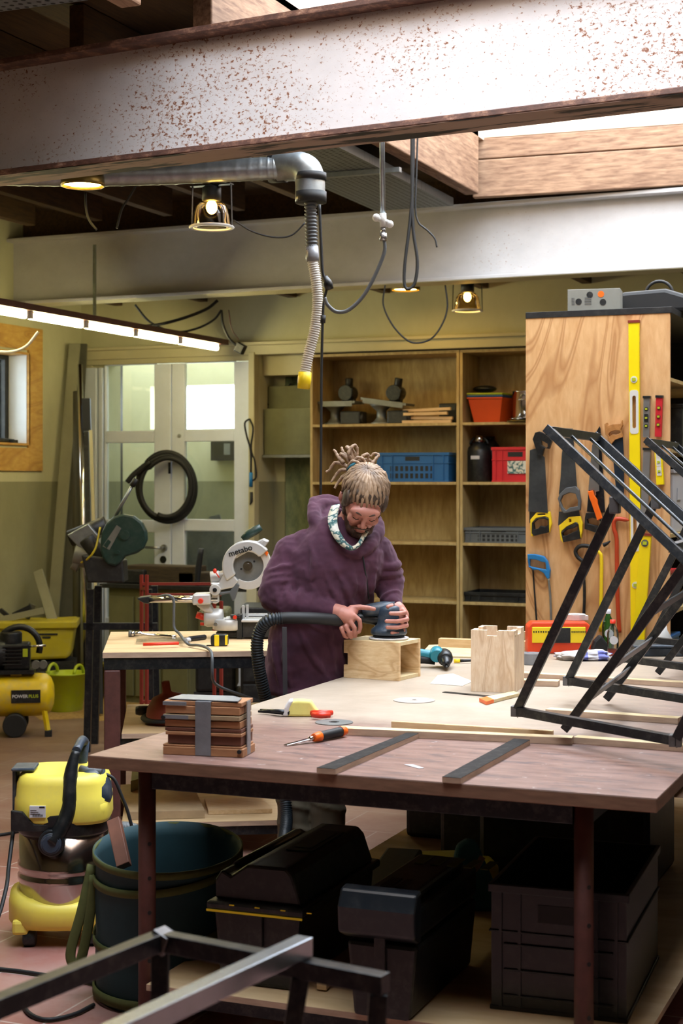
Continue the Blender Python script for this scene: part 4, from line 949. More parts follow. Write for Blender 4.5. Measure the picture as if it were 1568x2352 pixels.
MB().prism(mo([(1010,640),(1100,630),(1150,560),(1180,580),(1140,700),(1120,710),(1095,650),(1010,665)]), .03, PR(.0)).build('link_arm', 'grey_plastic', t, bevel=.004)
c = m(1245, 425)
def ring(r0, r1, a0, a1, n=30): return [(c.x+r1*math.cos(a0+(a1-a0)*i/n), c.z+r1*math.sin(a0+(a1-a0)*i/n)) for i in range(n+1)]+[(c.x+r0*math.cos(a1+(a0-a1)*i/n), c.z+r0*math.sin(a1+(a0-a1)*i/n)) for i in range(n+1)]
MB().prism(ring(.066, .118, math.radians(38), math.radians(215)), .07, PR(.03)).build('upper_guard', 'cast_alloy', t, bevel=.008)
MB().prism(ring(.0, .117, math.radians(40), math.radians(213)), .004, PR(.028)).build('guard_back_plate', 'cast_alloy', t)
MB().prism(mo([(1130,375),(1280,290),(1335,330),(1420,222),(1375,200),(1320,225),(1240,215)]), .06, PR(.03)).build('dust_horn', 'cast_alloy', t, bevel=.006)
MB().prism(mo([(1345,235),(1375,205),(1418,224),(1385,270)]), .065, PR(.033)).build('horn_mouth', 'cast_alloy', t, bevel=.006)
MB().prism(ring(.072, .110, math.radians(-125), math.radians(45)), .035, PR(.015)).build('clear_lower_guard', 'clear_dusty', t, bevel=.003)
bl = MB().prism([(c.x+.098*(1 if i % 2 else .96)*math.cos(2*PI*i/80), c.z+.098*(1 if i % 2 else .96)*math.sin(2*PI*i/80)) for i in range(80)], .002, PR(-.002)).build('saw_blade', 'dusty_steel', t)
MB().cyl((c.x, -.006, c.z), (c.x, -.02, c.z), .022).cyl((c.x, -.02, c.z), (c.x, -.032, c.z), .012).build('arbor_flange', 'chrome', bl)
for a_ in (.6, 3.6): MB().cyl((c.x+.035*math.cos(a_), -.0045, c.z+.035*math.sin(a_)), (c.x+.035*math.cos(a_), -.006, c.z+.035*math.sin(a_)), .005, 12).build('blade_hole', 'black_rubber', bl)
MB().tube([m(1195, 215, .07), m(1240, 175, .07), m(1300, 140, .07), m(1345, 112, .07)], [.016, .02, .021, .016], 16).build('green_handle', 'green_cast', t)
MB().prism(mo([(1365,285),(1378,278),(1412,320),(1400,345)]), .03, PR(.0)).build('warning_strip', 'orange_plastic', t)
MB().box(tuple(m(1155, 1015, -.04)), tuple(m(1200, 820, .03))).build('front_post', 'black_plastic', t, bevel=.003)
MB().box(tuple(m(985, 1000, -.02)), tuple(m(1160, 965, .12))).box(tuple(m(1200, 1010, -.03)), tuple(m(1500, 880, .10))).build('base', 'black_paint', t, bevel=.004)
MB().box(tuple(m(1195, 880, -.05)), tuple(m(1500, 862, .10))).box(tuple(m(1060, 868, -.04)), tuple(m(1160, 850, .08))).build('saw_table', 'cast_alloy', t, bevel=.002)
MB().box(tuple(m(1190, 860, .03)), tuple(m(1215, 758, .05))).box(tuple(m(1225, 860, .03)), tuple(m(1245, 750, .05))).box(tuple(m(1215, 845, .04)), tuple(m(1400, 825, .06))).build('fence', 'cast_alloy', t, bevel=.001)
MB().box(tuple(m(1105, 845, -.05)), tuple(m(1185, 820, .0))).build('detent_lever', 'black_plastic', t, bevel=.003)
MB().cyl(m(1145, 838, -.055), m(1145, 838, -.065), .009).build('red_button', 'red_plastic', t)
pt = m(1187, 300, -.0418)
text('metabo', .037, ROOTM[t.name] @ Matrix.Translation(pt) @ Matrix.Rotation(math.radians(17), 4, 'Y').inverted() @ RX, 'black_plastic', 'lettering', t, bold=.0006)
cable('saw_cable', 'grey mitre saw cable crossing the workbench top and hanging over its front', [(360, 1372, 7.4), (385, 1367, 7.3), (398, 1378, 7.3), (399, 1410, 7.3), (400, 1442, 7.3), (412, 1456, 7.26), (424, 1472, 7.0), (436, 1481, 6.97), (455, 1482, 6.9), (475, 1488, 6.82), (486, 1502, 6.68), (487, 1540, 6.66), (490, 1565, 6.7), (510, 1580, 6.8), (560, 1598, 6.9), (600, 1612, 6.95)], .0065, m='grey_plastic')

# things on the workbench top
k5 = lambda x, y, h=0: BT(220+x/3.733, 1400+y/3.733, h)
t = thing('ratchet_wrench', 'long chrome wrench lying at the left rear of the workbench top', 'wrench', k5(480, 215))
MB().tube([k5(300, 208, .014), k5(330, 208, .014)], .014, 12).tube([k5(330, 208, .014), k5(380, 206, .016), k5(400, 212, .012), k5(640, 232, .012), k5(690, 233, .012)], [.012, .012, .007, .009, .009], 12).build('chrome_shaft', 'chrome', t, world=True)
MB().tube([k5(282, 208, .014), k5(305, 208, .014)], .016, 12).build('socket_head', 'dusty_steel', t, world=True)
def slab_on(fn, pts, z0, z1):
    """flat slab on a horizontal surface: outline given by surface points"""
    b = MB(); n = len(pts); lo = [fn(*p) for p in pts]
    vs = [Vector((v.x, v.y, v.z+z0)) for v in lo]+[Vector((v.x, v.y, v.z+z1)) for v in lo]
    b.faces(vs, [list(range(n))[::-1], list(range(n, 2*n))]+[(i, (i+1) % n, n+(i+1) % n, n+i) for i in range(n)]); return b
t = thing('pencil_case', 'clear plastic case with a red pencil on the workbench top', 'case', k5(560, 285))
slab_on(k5, [(345,300),(350,272),(805,258),(800,290)], .0, .012).build('case_body', 'clear_plastic', t, world=True)
MB().cyl(k5(405, 299, .018), k5(710, 290, .018), .007, 8).build('red_pencil', 'red_plastic', t, world=True)
t = thing('pocket_tool', 'dark folding multi tool between the wrench and the tape measure', 'tool', k5(860, 245))
MB().tube([k5(770, 262, .01), k5(800, 252, .012), k5(935, 236, .012)], [.006, .012, .013], 8).build('body', 'black_steel', t, world=True, bevel=.002)
MB().tube([k5(770, 266, .008), k5(800, 262, .008)], .012, 10).build('blade_guard', 'label_white', t, world=True)
t, f = facing('tape_measure', 'black and yellow tape measure on the workbench top', 'tape measure', 220+1060/3.733, 1400+312/3.733, k5(1060, 312).dot(FW))
t.location = k5(1062, 312); ROOTM[t.name] = Matrix.LocRotScale(t.location, t.rotation_euler, None)
MB().prism(rrect(.078, .052, .014, cx=0, cy=.026), .036, PR(.018)).build('case', 'black_plastic', t, bevel=.004)
MB().prism(rrect(.022, .05, .004, cx=-.012, cy=.026), .038, PR(.019)).build('yellow_band', 'saw_yellow', t, bevel=.002)
MB().prism(rrect(.012, .044, .003, cx=.03, cy=.027), .038, PR(.019)).build('yellow_end', 'saw_yellow', t, bevel=.002)
MB().box((-.058, -.008, .001), (-.03, .008, .004)).build('tape_hook', 'black_steel', t)
# middle shelf
M2Z = BZ+S2+.022
MS = lambda px, py, h=0: W(px, py, z=M2Z+h)
p = MS(393, 1660); t = thing('metal_dome', 'old red brown metal dome with dark rim on the middle shelf', 'dome', p, rot=(math.radians(8), math.radians(-7), A))
MB().lathe([(.0001, .19), (.018, .19), (.02, .145), (.03, .135), (.07, .12), (.098, .08), (.108, .045)], n=36, cap=False).build('dome', 'terracotta', t)
MB().lathe([(.108, .04), (.128, .036), (.132, .042), (.108, .05)], n=36).build('rim', 'black_rubber', t)
MB().lathe([(.10, .04), (.098, .0), (.09, -.002), (.09, .04)], n=36, cap=False).build('lower_ring', 'terracotta', t)
t = thing('battery_grinder', 'black power tool with dark green battery and white label on the middle shelf', 'power tool', MS(345, 1655), A)
MB().tube([(-.065, 0, .045), (-.05, 0, .045), (.02, 0, .045)], [.018, .022, .022], 14).build('grip', 'black_plastic', t)
MB().box((.0, -.03, .0), (.06, .05, .075)).build('battery', 'green_cast', t, bevel=.006); MB().box((.006, -.0312, .03), (.028, -.0302, .06)).build('label', 'label_white', t)
tag(MB().tube([MS(440, 1632, .02), MS(485, 1630, .02), MS(486, 1640, .02)], .012, 8).build('red_bracket', 'red_plastic'), 'small red bracket behind the dome shade on the middle shelf', 'bracket')
# bottom shelf boards
BZ3 = BZ+S3+.022; BS = lambda px, py, h=0: W(px, py, z=BZ3+h)
for nm, pts, th, m_, lb in (('board', [(298,1884),(270,1820),(440,1812),(470,1880)], .036, 'fibre_board', 'thick fibreboard offcut at the left of the bottom shelf'),
                          ('board', [(478,1872),(470,1845),(600,1842),(625,1868)], .02, 'pine_strip', 'thin pine board right of the fibreboard on the bottom shelf'),
                          ('board', [(300,1838),(305,1800),(345,1790),(380,1812)], .05, 'dull_green_board', 'greenish board standing on the left rear of the bottom shelf')):
    if m_ == 'dull_green_board' and m_ not in MATS: plain(m_, '#7c7853', .8, 0, .2, 8, .05)
    tag(slab_on(BS, pts, .001+(.038 if 'greenish' in lb else 0), th+(.038 if 'greenish' in lb else 0)).build(nm, m_, bevel=.001), lb, 'board')

# ---------------------------------------------------------------- hose coil and cords on the glazed doors
dd = 12.24
t = thing('coiled_hose', 'thick black hose coiled and hung on the handle of the glazed doors', 'hose', W(383, 1118, d=dd))
b = MB(); pts = []
for i in range(0, 130):
    a_ = PI*.75-2*PI*i/48; r_ = 1.03-.075*(i//48)+.02*math.sin(i*.31); pts.append(W(383+64*r_*math.cos(a_), 1119-76*r_*math.sin(a_), d=dd-.02-.02*(i//48)))
b.tube(pts, .021, 12); b.build('coil', 'black_rubber', t, world=True)
MB().tube(smooth_path([W(345, 1060, d=dd-.08), W(325, 1075, d=dd-.08), W(305, 1092, d=dd-.08), W(292, 1108, d=dd-.08)], 5), .021, 10).build('hose_end', 'black_rubber', t, world=True)
MB().cyl(W(389, 1062, d=dd), W(389, 1088, d=dd), .01).build('hook', 'black_steel', t, world=True)
t = thing('lead_cord', 'thin black cord with a blue grip hanging on the right door stile', 'cord', W(572, 1060, d=11.98))
MB().tube(smooth_path([W(573, 962, d=11.98), W(562, 972, d=11.98), W(566, 1000, d=11.98), W(575, 1035, d=11.98), W(576, 1085, d=11.98)], 6), .007, 8).tube(smooth_path([W(573, 962, d=11.98), W(581, 985, d=11.98), W(576, 1030, d=11.98), W(585, 1060, d=11.98), W(588, 1095, d=11.98), W(578, 1105, d=11.98)], 6), .007, 8).build('cord', 'black_rubber', t, world=True)
MB().tube([W(576, 1085, d=11.98), W(576, 1118, d=11.98)], .014, 10).build('blue_grip', 'saw_blue', t, world=True)
MB().tube([W(577, 1130, d=11.98), W(577, 1152, d=11.98), W(574, 1160, d=11.98)], [.012, .012, .004], 8).build('black_tip', 'black_rubber', t, world=True)

# ---------------------------------------------------------------- green metal chop saw
t, f = facing('chop_saw', 'dark green metal cut off saw with round blade guard in front of the glazed doors', 'chop saw', 285, 1330, 9.4)
g = lambda x, y, off=0: f(220+x/3.563, 1180+y/3.563, off)
go = lambda pts: [(g(*p).x, g(*p).z) for p in pts]
pts = [(50,240),(60,150),(100,70),(160,20),(235,0),(320,15),(390,70),(425,140),(430,210),(400,280),(345,320),(250,350),(210,400),(170,425),(110,410),(70,360),(50,300)]
MB().prism(go(pts), .07, PR(.0)).build('blade_guard', 'green_cast', t, bevel=.012)
MB().prism(go([(70,262),(185,90),(222,115),(125,292)]), .002, PR(-.0705)).build('data_plate', 'dusty_steel', t)
MB().prism(go([(78,255),(115,205),(140,225),(105,280)]), .001, PR(-.073)).build('logo_patch', 'green_cast', t)
MB().cyl(g(250, 170, -.07), g(250, 170, -.08), .028).cyl(g(193, 312, -.07), g(193, 312, -.08), .012).build('spindle_cover', 'green_cast', t)
MB().tube([g(165, 20, -.03), g(325, -270, -.03)], .010, 10).build('feed_handle', 'galvanised', t)
MB().tube([g(300, -225, -.03), g(335, -285, -.03)], .017, 10).build('handle_grip', 'black_rubber', t)
MB().cyl(g(-240, 210, .12), g(60, 90, .12), .05).build('drive_tube', 'black_paint', t)
MB().prism(go([(-245,175),(-75,80),(20,190),(-130,300)]), .16, PR(.2)).build('motor_cover', 'galvanised', t, bevel=.006)
MB().cyl(g(-190, 330, .1), g(-60, 360, .1), .075, 24).cyl(g(-200, 400, .1), g(-150, 430, .1), .05, 20).build('motor', 'dusty_steel', t, bevel=.005)
MB().tube([g(-90, 200, .05), g(0, 330, .05), g(90, 440, .05)], .05, 14).prism(go([(-110,330),(230,380),(240,560),(-60,560)]), .2, PR(.15)).build('base_casting', 'black_paint', t, bevel=.01)
MB().tube(smooth_path([g(40, 110, -.02), g(10, 280, -.06), g(-60, 370, -.05), g(-120, 400, 0)], 5), .006, 8).build('yellow_cable', 'dull_yellow', t)
zb = W(285, 1330, d=9.4).z; b = MB()
for sx, sy in ((-.22, 0), (.16, 0), (-.22, .3), (.16, .3)): b.bar((sx*.9, sy, -.06), (sx, sy, -zb), .04)
b.box((-.24, -.02, -.3), (.2, .02, -.26)).build('stand', 'black_steel', t)

# ---------------------------------------------------------------- cabinets, trolley and clutter behind the workbench
yy = 10.0
x0, x1 = W(250, 1400, y=yy).x, W(436, 1400, y=yy).x; zt = W(345, 1352, y=yy).z
t = thing('base_cabinet', 'dull grey brown cabinet with three doors standing below the glazed doors', 'cabinet', ((x0+x1)/2, yy, 0))
MB().box((x0-(x0+x1)/2, 0, 0), (x1-(x0+x1)/2, .5, zt)).build('cabinet_body', 'hatch_olive', t, bevel=.004)
for i in range(3):
    w_ = (x1-x0)/3; MB().box((x0-(x0+x1)/2+i*w_+.01, -.018, .06), (x0-(x0+x1)/2+(i+1)*w_-.01, 0, zt-.06)).build('door', 'hatch_olive', t, bevel=.003)
tag(MB().box((x0-.05, yy-.05, zt), (x1+.5, yy+.5, zt+.03)).build('counter_board', 'black_paint', bevel=.003), 'dark counter board on top of the dull cabinet below the doors', 'worktop')
for k, (px, w_, h_, m_, lb, off) in enumerate([(300, .30, .10, 'black_paint', 'dark machine vice block left of the long dark planks on the rear counter', .0), (372, .55, .13, 'rough_dark_timber', 'long rough dark timber block on the rear counter behind the mitre saw rails', .05),
        (455, .30, .09, 'rough_dark_timber', 'short dark timber block at the right end of the rear counter', .05)]):
    if m_ == 'rough_dark_timber' and m_ not in MATS: wood(m_, '#2f2618', '#4a3c24', (1.5, 9, 9), .85)
    p = W(px, 1345, y=yy+.1); tag(MB().cbox((p.x, yy+.12+off, zt+.031+h_/2), (w_, .2, h_)).build('timber_block' if 'timber' in m_ else 'vice_block', m_, bevel=.01), lb, 'timber block' if 'timber' in m_ else 'vice')
tag(MB().prism([(0, 0), (.16, .02), (.12, .12), (.03, .1)], .01, Matrix.Translation((W(500, 1200, y=12.0).x-.1, 12.0, 1.201)) @ RX).build('angle_bracket', 'dusty_steel'), 'grey steel bracket leaning behind the right door pane', 'bracket')
tag(MB().tube(smooth_path([W(452, 1345, y=yy), W(455, 1310, y=yy), W(462, 1260, y=yy)], 4), [.018, .022, .02], 10).build('upright_handle', 'black_rubber'), 'black upright tool handle on the rear counter', 'handle')
dd = 9.0
t = thing('red_trolley', 'red painted tubular steel trolley frame standing behind the workbench', 'trolley', W(400, 1480, d=dd))
gz = 0.0
def V_(px, d_): p = W(px, 1200, d=d_); return p
for px, d_ in ((325, 9.0), (337, 8.8), (492, 9.0), (508, 8.8)):
    p = V_(px, d_); top = W(px, 1320 if px < 400 else 1380, d=d_).z
    MB().bar((p.x, p.y, .06), (p.x, p.y, top), .016).build('post', 'red_paint', t, world=True)
for (pa, da, pb, db, py) in ((325, 9.0, 492, 9.0, 1341), (337, 8.8, 508, 8.8, 1366), (325, 9.0, 492, 9.0, 1612), (337, 8.8, 508, 8.8, 1618), (325, 9.0, 337, 8.8, 1352)):
    a, b_ = W(pa, py, d=da), W(pb, py, d=db); b_.z = a.z if abs(pa-pb) > 20 else b_.z
    MB().bar(a, b_, .016).build('rail', 'red_paint', t, world=True)
for px, d_ in ((325, 9.0), (508, 8.8)):
    p = V_(px, d_); MB().cyl((p.x-.012, p.y, .03), (p.x+.012, p.y, .03), .03).build('castor', 'black_rubber', t, world=True)
# machine with pale base behind the bench right
t, f = facing('bench_machine', 'dark workshop machine with a pale foot plate in shadow behind the workbench', 'machine', 490, 1590, 9.8)
MB().box(f(448, 1590, 0), f(540, 1500, .35)).build('lower_body', 'black_paint', t, bevel=.02); MB().box(f(440, 1505, -.03), f(545, 1494, .38)).build('foot_plate', 'cream_paint', t, bevel=.004)
MB().box(f(455, 1494, 0), f(525, 1400, .3)).build('upper_body', 'hatch_olive', t, bevel=.02); MB().box(f(445, 1700, 0), f(545, 1590, .3)).build('plinth', 'black_paint', t)
t, f = facing('shop_stool', 'pale upright post behind the mitre saw near the recess', 'post', 578, 1440, 10.6)
MB().box(f(566, 1750, 0), f(588, 1340, .06)).build('post', 'cream_paint', t)
# dark things right behind the man (between table and shelving)
t, f = facing('tool_trolley', 'dark tool trolley standing in shadow behind the worker', 'trolley', 600, 1600, 9.6)
MB().box(f(552, 1640, 0), f(660, 1395, .4)).build('trolley_body', 'black_paint', t, bevel=.01)
for i in range(4): MB().box(f(558, 1620-i*55, -.012), f(652, 1572-i*55, 0)).build('drawer', 'black_plastic', t, bevel=.003)
MB().box(f(552, 1640, 0), f(660, 1705, .4)).build('kick_base', 'black_rubber', t)

# ---------------------------------------------------------------- long profiles leaning in the corner
def lean(name, label, a, b, w, h, m, cat='profile', n=0, group=None):
    o = MB().bar(W(*a[:2], d=a[2]), W(*b[:2], d=b[2]), w, h, up=FW).build(name, m, bevel=.002); return tag(o, label, cat, group)
lean('leaning_board', 'widest grey board leaning in the corner beside the window', (172, 790, 12.2), (128, 1420, 11.2), .085, .03, 'grey_board', 'board') if False else None
plain('grey_board', '#8d8a70', .7, 0, .12, 5, .05); plain('dark_grey_board', '#4c4a3a', .7, 0, .2, 5, .05)
lean('leaning_board', 'widest grey board leaning in the corner beside the window', (172, 790, 12.4), (114, 1520, 12.0), .085, .03, 'grey_board', 'board')
lean('leaning_board', 'dark board leaning just behind the widest grey one in the corner', (184, 790, 12.5), (146, 1520, 12.15), .11, .03, 'dark_grey_board', 'board')
tag(MB().cyl(W(183, 838, d=12.0), W(199, 1560, d=11.5), .02).build('steel_pipe', 'chrome'), 'bright polished steel pipe standing in the corner', 'pipe')
tag(MB().cyl(W(176, 900, d=12.1), W(176, 1560, d=11.6), .028).build('dark_pipe', 'dark_grey_board'), 'dark grey pipe left of the polished pipe in the corner', 'pipe')
lean('black_profile', 'black foam wrapped profile standing right of the polished pipe', (198, 915, 11.9), (200, 990, 11.9), .06, .05, 'black_rubber', 'profile')
lean('black_profile', 'slim black profile below the foam wrapped top in the corner', (199, 992, 11.9), (208, 1560, 11.6), .035, .04, 'black_paint', 'profile')
lean('ruler_strip', 'pale perforated strip standing beside the black profile', (208, 988, 11.8), (222, 1430, 11.5), .024, .01, 'cream_paint', 'strip')
lean('leaning_board', 'narrow timber offcut leaning low against the left wall', (88, 1312, 11.8), (128, 1450, 11.5), .07, .03, 'grey_board', 'board')
lean('aluminium_profile', 'leftmost of the thin profiles standing low behind the leaning offcut', (168, 1420, 12.2), (172, 1590, 12.1), .03, .02, 'grey_board', 'profile')
lean('aluminium_profile', 'pale thin profile standing beside the base cabinet', (188, 1330, 12.3), (190, 1585, 12.2), .045, .02, 'grey_board', 'profile')
lean('aluminium_profile', 'dark thin profile standing at the left side of the base cabinet', (225, 1350, 11.0), (228, 1640, 10.8), .05, .03, 'black_paint', 'profile')
# dark steel post and meter seen through the panes
x = W(256, 1000, y=11.6).x; tag(MB().box((x-.05, 11.6, 0), (x+.05, 11.7, 3.1)).build('corridor_post', 'black_paint'), 'dark steel post behind the left door pane', 'post')
p = W(520, 1032, y=12.55); t = thing('meter_box', 'small black meter box with display behind the right door pane', 'meter', p)
MB().box((-.13, -.05, -.1), (.11, .04, .1)).build('housing', 'black_plastic', t); MB().box((-.1, -.052, -.05), (0, -.05, .05)).build('display', 'screen_dark', t); MB().box((0, -.053, -.05), (.06, -.05, .05)).build('button_plate', 'dusty_steel', t)
p = W(472, 1310, y=11.9); tag(MB().box((p.x-.35, 11.7, 0), (p.x+.45, 12.2, 1.2)).build('corridor_cabinet', 'dusty_steel', bevel=.01), 'grey steel cabinet in the corridor behind the lower right pane', 'cabinet')

# ---------------------------------------------------------------- yellow crate, buckets, compressor
t, f = facing('storage_crate', 'dirty yellow plastic crate full of offcuts behind the compressor', 'crate', 80, 1515, 11.3, rz=.10)
zc = W(80, 1515, d=10.6).z
MB().prism(outl(f, [(-120,1440),(172,1425),(160,1508),(150,1514),(-110,1520)]), .35, PR(.35)).build('crate_body', 'dull_yellow', t, bevel=.02)
MB().box(f(-125, 1444, -.02), f(176, 1428, .37)).build('rim', 'dull_yellow', t, bevel=.008)
for i in range(2):
    MB().box(f(82+i*15, 1459+i*7, -.006), f(132-i*16, 1455+i*7, -.003)).build('printed_mark', 'black_rubber', t)
tag(MB().box((-.35, .0, -zc+.001), (.28, .33, -.016), ROOTM[t.name]).build('low_stand', 'black_paint'), 'dark low stand carrying the dirty yellow crate', 'stand')
for k, (a, b_, w_, m_, lb) in enumerate([((-5, 1425, 11.4), (100, 1402, 11.4), .045, 'grey_board', 'long grey offcut lying across the yellow crate'), ((30, 1412, 11.45), (72, 1392, 11.45), .03, 'black_paint', 'short black offcut sticking up in the yellow crate'),
        ((60, 1420, 11.5), (75, 1388, 11.5), .05, 'dark_grey_board', 'dark block leaning in the yellow crate'), ((0, 1400, 11.45), (30, 1425, 11.45), .03, 'black_paint', 'dark bar at the left end of the yellow crate')]):
    lean('offcut', lb, a, b_, w_, .03, m_, 'offcut')
p = W(151, 1633, z=0); t = thing('tub_bucket', 'lime green flexible bucket with loop handles beside the compressor', 'bucket', p)
MB().lathe([(.0001, .004), (.105, .0), (.115, .01), (.15, .26), (.158, .262), (.158, .27), (.143, .27), (.108, .015), (.0001, .012)], n=36, cap=False).build('bucket_body', 'lime_plastic', t)
for s in (-1, 1): MB().tube([Vector((s*.02, 0, 0))+q for q in arc((s*-.125, 0, .265), .06, 0, PI, 12, ax=(0, 1, 0), ay=(0, 0, 1))], .011, 8).build('loop_handle', 'lime_plastic', t)
tag(MB().tube([p+Vector((-.12, -.12, .24)), p+Vector((-.10, -.11, .15))], .012, 8).tube([p+Vector((-.2, -.12, .27)), p+Vector((-.09, -.12, .27))], .014, 8).build('brush_handle', 'black_rubber'), 'black brush handle hanging in the lime bucket', 'brush')
p = W(222, 1590, z=0); t = thing('paint_bucket', 'small yellow bucket with grey basket standing behind the workbench leg', 'bucket', p)
MB().lathe([(.0001, .0), (.1, .0), (.115, .2), (.12, .2), (.12, .22), (.0001, .22)], n=28).build('bucket_body', 'dull_yellow', t)
p2 = p+Vector((-.17, -.1, 0)); t = thing('wire_basket', 'grey slotted basket beside the small yellow bucket', 'basket', p2); MB().lathe([(.08, 0), (.095, .17), (.1, .17), (.1, .18), (.075, .18)], n=24).build('basket_body', 'grey_plastic', t)
b = MB()
for i in range(6):
    for k in range(3): a_ = -PI*.75+k*.45; b.cbox((.086*math.cos(a_), .086*math.sin(a_), .03+.022*i), (.02, .02, .006))
b.build('slots', 'cream_paint', t)
# sawdust on the floor
b = MB(); 
for (px0, py0, s_) in ((250, 1625, 1), (560, 1590, 1.0)):
    c0 = W(px0, py0, z=0); n = 40; ring_ = [Vector((c0.x+s_*.75*math.cos(2*PI*i/n)*(1+.3*mnoise.noise(Vector((i*.5, s_, 0)))), c0.y+s_*.6*math.sin(2*PI*i/n)*(1+.3*mnoise.noise(Vector((i*.5, 9, 0)))), .001)) for i in range(n)]
    b.faces(ring_+[Vector((c0.x, c0.y, .018))], [(i, (i+1) % n, n) for i in range(n)], smooth=True)
tag(b.build('sawdust', 'sawdust'), 'drifts of sawdust lying on the floor beyond the workbench', 'sawdust', kind='stuff')
# compressor
t, f = facing('air_compressor', 'yellow air compressor tank with black pump at the left edge, on wheels', 'compressor', 60, 1690, 9.95, rz=.14)
f0 = f
zc_ = 0
o = f(60, 1690).z; zf = W(60, 1690, d=9.95).z
F_ = lambda x, y, off=0: f(x, y, off)+Vector((0, 0, 0))
r_ = .135; c0 = F_(60, 1600, .1)
MB().tube([Vector((-.75, .1, c0.z)), Vector((-.72, .1, c0.z)), Vector((.07, .1, c0.z)), Vector((.12, .1, c0.z)), Vector((.15, .1, c0.z)), Vector((.168, .1, c0.z)), Vector((.172, .1, c0.z))], [.1, r_, r_, r_*.97, r_*.8, r_*.45, .01], 40).build('tank', 'compressor_yellow', t)
MB().box((-.09, .1-r_-.004, c0.z-.035), (.09, .1-r_+.03, c0.z+.045)).build('brand_plate', 'black_plastic', t)
Mt = ROOTM[t.name] @ Matrix.Translation((-.036, .1-r_-.0045, c0.z+.006)) @ RX; text('POWER', .028, Mt, 'label_white', 'lettering', t, bold=.0008)
Mt = ROOTM[t.name] @ Matrix.Translation((.047, .1-r_-.0045, c0.z+.006)) @ RX; text('PLUS', .028, Mt, 'lime_plastic', 'lettering', t, bold=.0008)
MB().bar((.11, .02, c0.z-.08), (.135, .0, -zf+.03), .03, .02).build('leg', 'compressor_yellow', t); MB().box((.115, -.02, -zf), (.16, .02, -zf+.04)).build('rubber_foot', 'black_rubber', t, bevel=.003)
MB().cyl((-.07, -.03, -zf+.075), (-.07, .03, -zf+.075), .075, 28).build('wheel', 'black_rubber', t, bevel=.008)
MB().cyl((-.07, .17, -zf+.075), (-.07, .23, -zf+.075), .075, 28).build('wheel', 'black_rubber', t, bevel=.008)
MB().box((-.10, .05, c0.z+.12), (-.03, .07, c0.z+.19)).build('handle_bracket', 'compressor_yellow', t, bevel=.003); MB().box((-.085, .048, c0.z+.145), (-.045, .05, c0.z+.175)).build('bracket_opening', 'black_rubber', t)
MB().box((-.5, 0, c0.z+.14), (.05, .2, c0.z+.165)).build('platform', 'black_steel', t)
MB().cyl((-.5, .1, c0.z+.26), (-.12, .1, c0.z+.26), .1, 28).cyl((-.1, .1, c0.z+.25), (-.1, .1, c0.z+.40), .07, 20).box((-.14, .02, c0.z+.165), (.02, .18, c0.z+.33)).build('pump_motor', 'black_steel', t, bevel=.012)
for i in range(6): MB().box((-.145, .0, c0.z+.20+i*.022), (-.03, .2, c0.z+.206+i*.022)).build('cooling_fin', 'black_paint', t)
MB().tube(arc((-.05, .1, c0.z+.3), .13, -.3, PI*.95, 14, ax=(1, 0, 0)), .02, 10).build('belt_guard', 'black_plastic', t)
MB().cyl((.0, .04, c0.z+.31), (.12, .04, c0.z+.315), .007).build('pressure_pipe', 'chrome', t)
for i in range(2): MB().cyl((.06+.045*i, .02, c0.z+.2), (.06+.045*i, -.01, c0.z+.2), .026).build('pressure_gauge', 'dusty_steel', t)
MB().box((-.02, -.005, c0.z+.25), (.01, .0, c0.z+.30)).build('warning_label', 'lime_plastic', t)
# ---------------------------------------------------------------- wet and dry vacuum
VD = 5.52
p = W(148, 2170, d=VD+.10); p.z = 0
t = thing('wet_dry_vacuum', 'yellow and black wet and dry vacuum with steel drum on castors beside the table', 'vacuum cleaner', p, A+.05)
s = F0/VD; VX = lambda px: (px-148)/s; VZ = lambda py: HC-(py-1100)/s
R0 = .158
MB().lathe([(R0-.01, VZ(2112)), (R0, VZ(2105)), (R0, VZ(2032)), (R0+.005, VZ(2026)), (R0+.005, VZ(2018)), (R0, VZ(2012)), (R0, VZ(2005)), (R0+.005, VZ(1999)), (R0+.005, VZ(1990)), (R0, VZ(1984)), (R0, VZ(1900))], n=64).build('steel_drum', 'drum_steel' if 'drum_steel' in MATS else 'chrome', t)
def rbox_ring(prof, nm, m_, ex=1.0, n=48, pw=3.2, bev=0):
    """super-ellipse rings: prof = (half x, half y, z, y shift)"""
    b = MB(); rings = []
    for hx_, hy_, z, ys in prof:
        r = []
        for k in range(n):
            a_ = 2*PI*k/n; c_, s_ = math.cos(a_), math.sin(a_); r.append(b.bm.verts.new((hx_*math.copysign(abs(c_)**(2/pw), c_), ys+hy_*math.copysign(abs(s_)**(2/pw), s_), z)))
        rings.append(r)
    for q, w_ in zip(rings, rings[1:]):
        for k in range(n): fc = b.bm.faces.new((q[k], q[(k+1) % n], w_[(k+1) % n], w_[k])); fc.smooth = True
    b.bm.faces.new(rings[0][::-1]); b.bm.faces.new(rings[-1]); return b.build(nm, m_, t, bevel=bev)
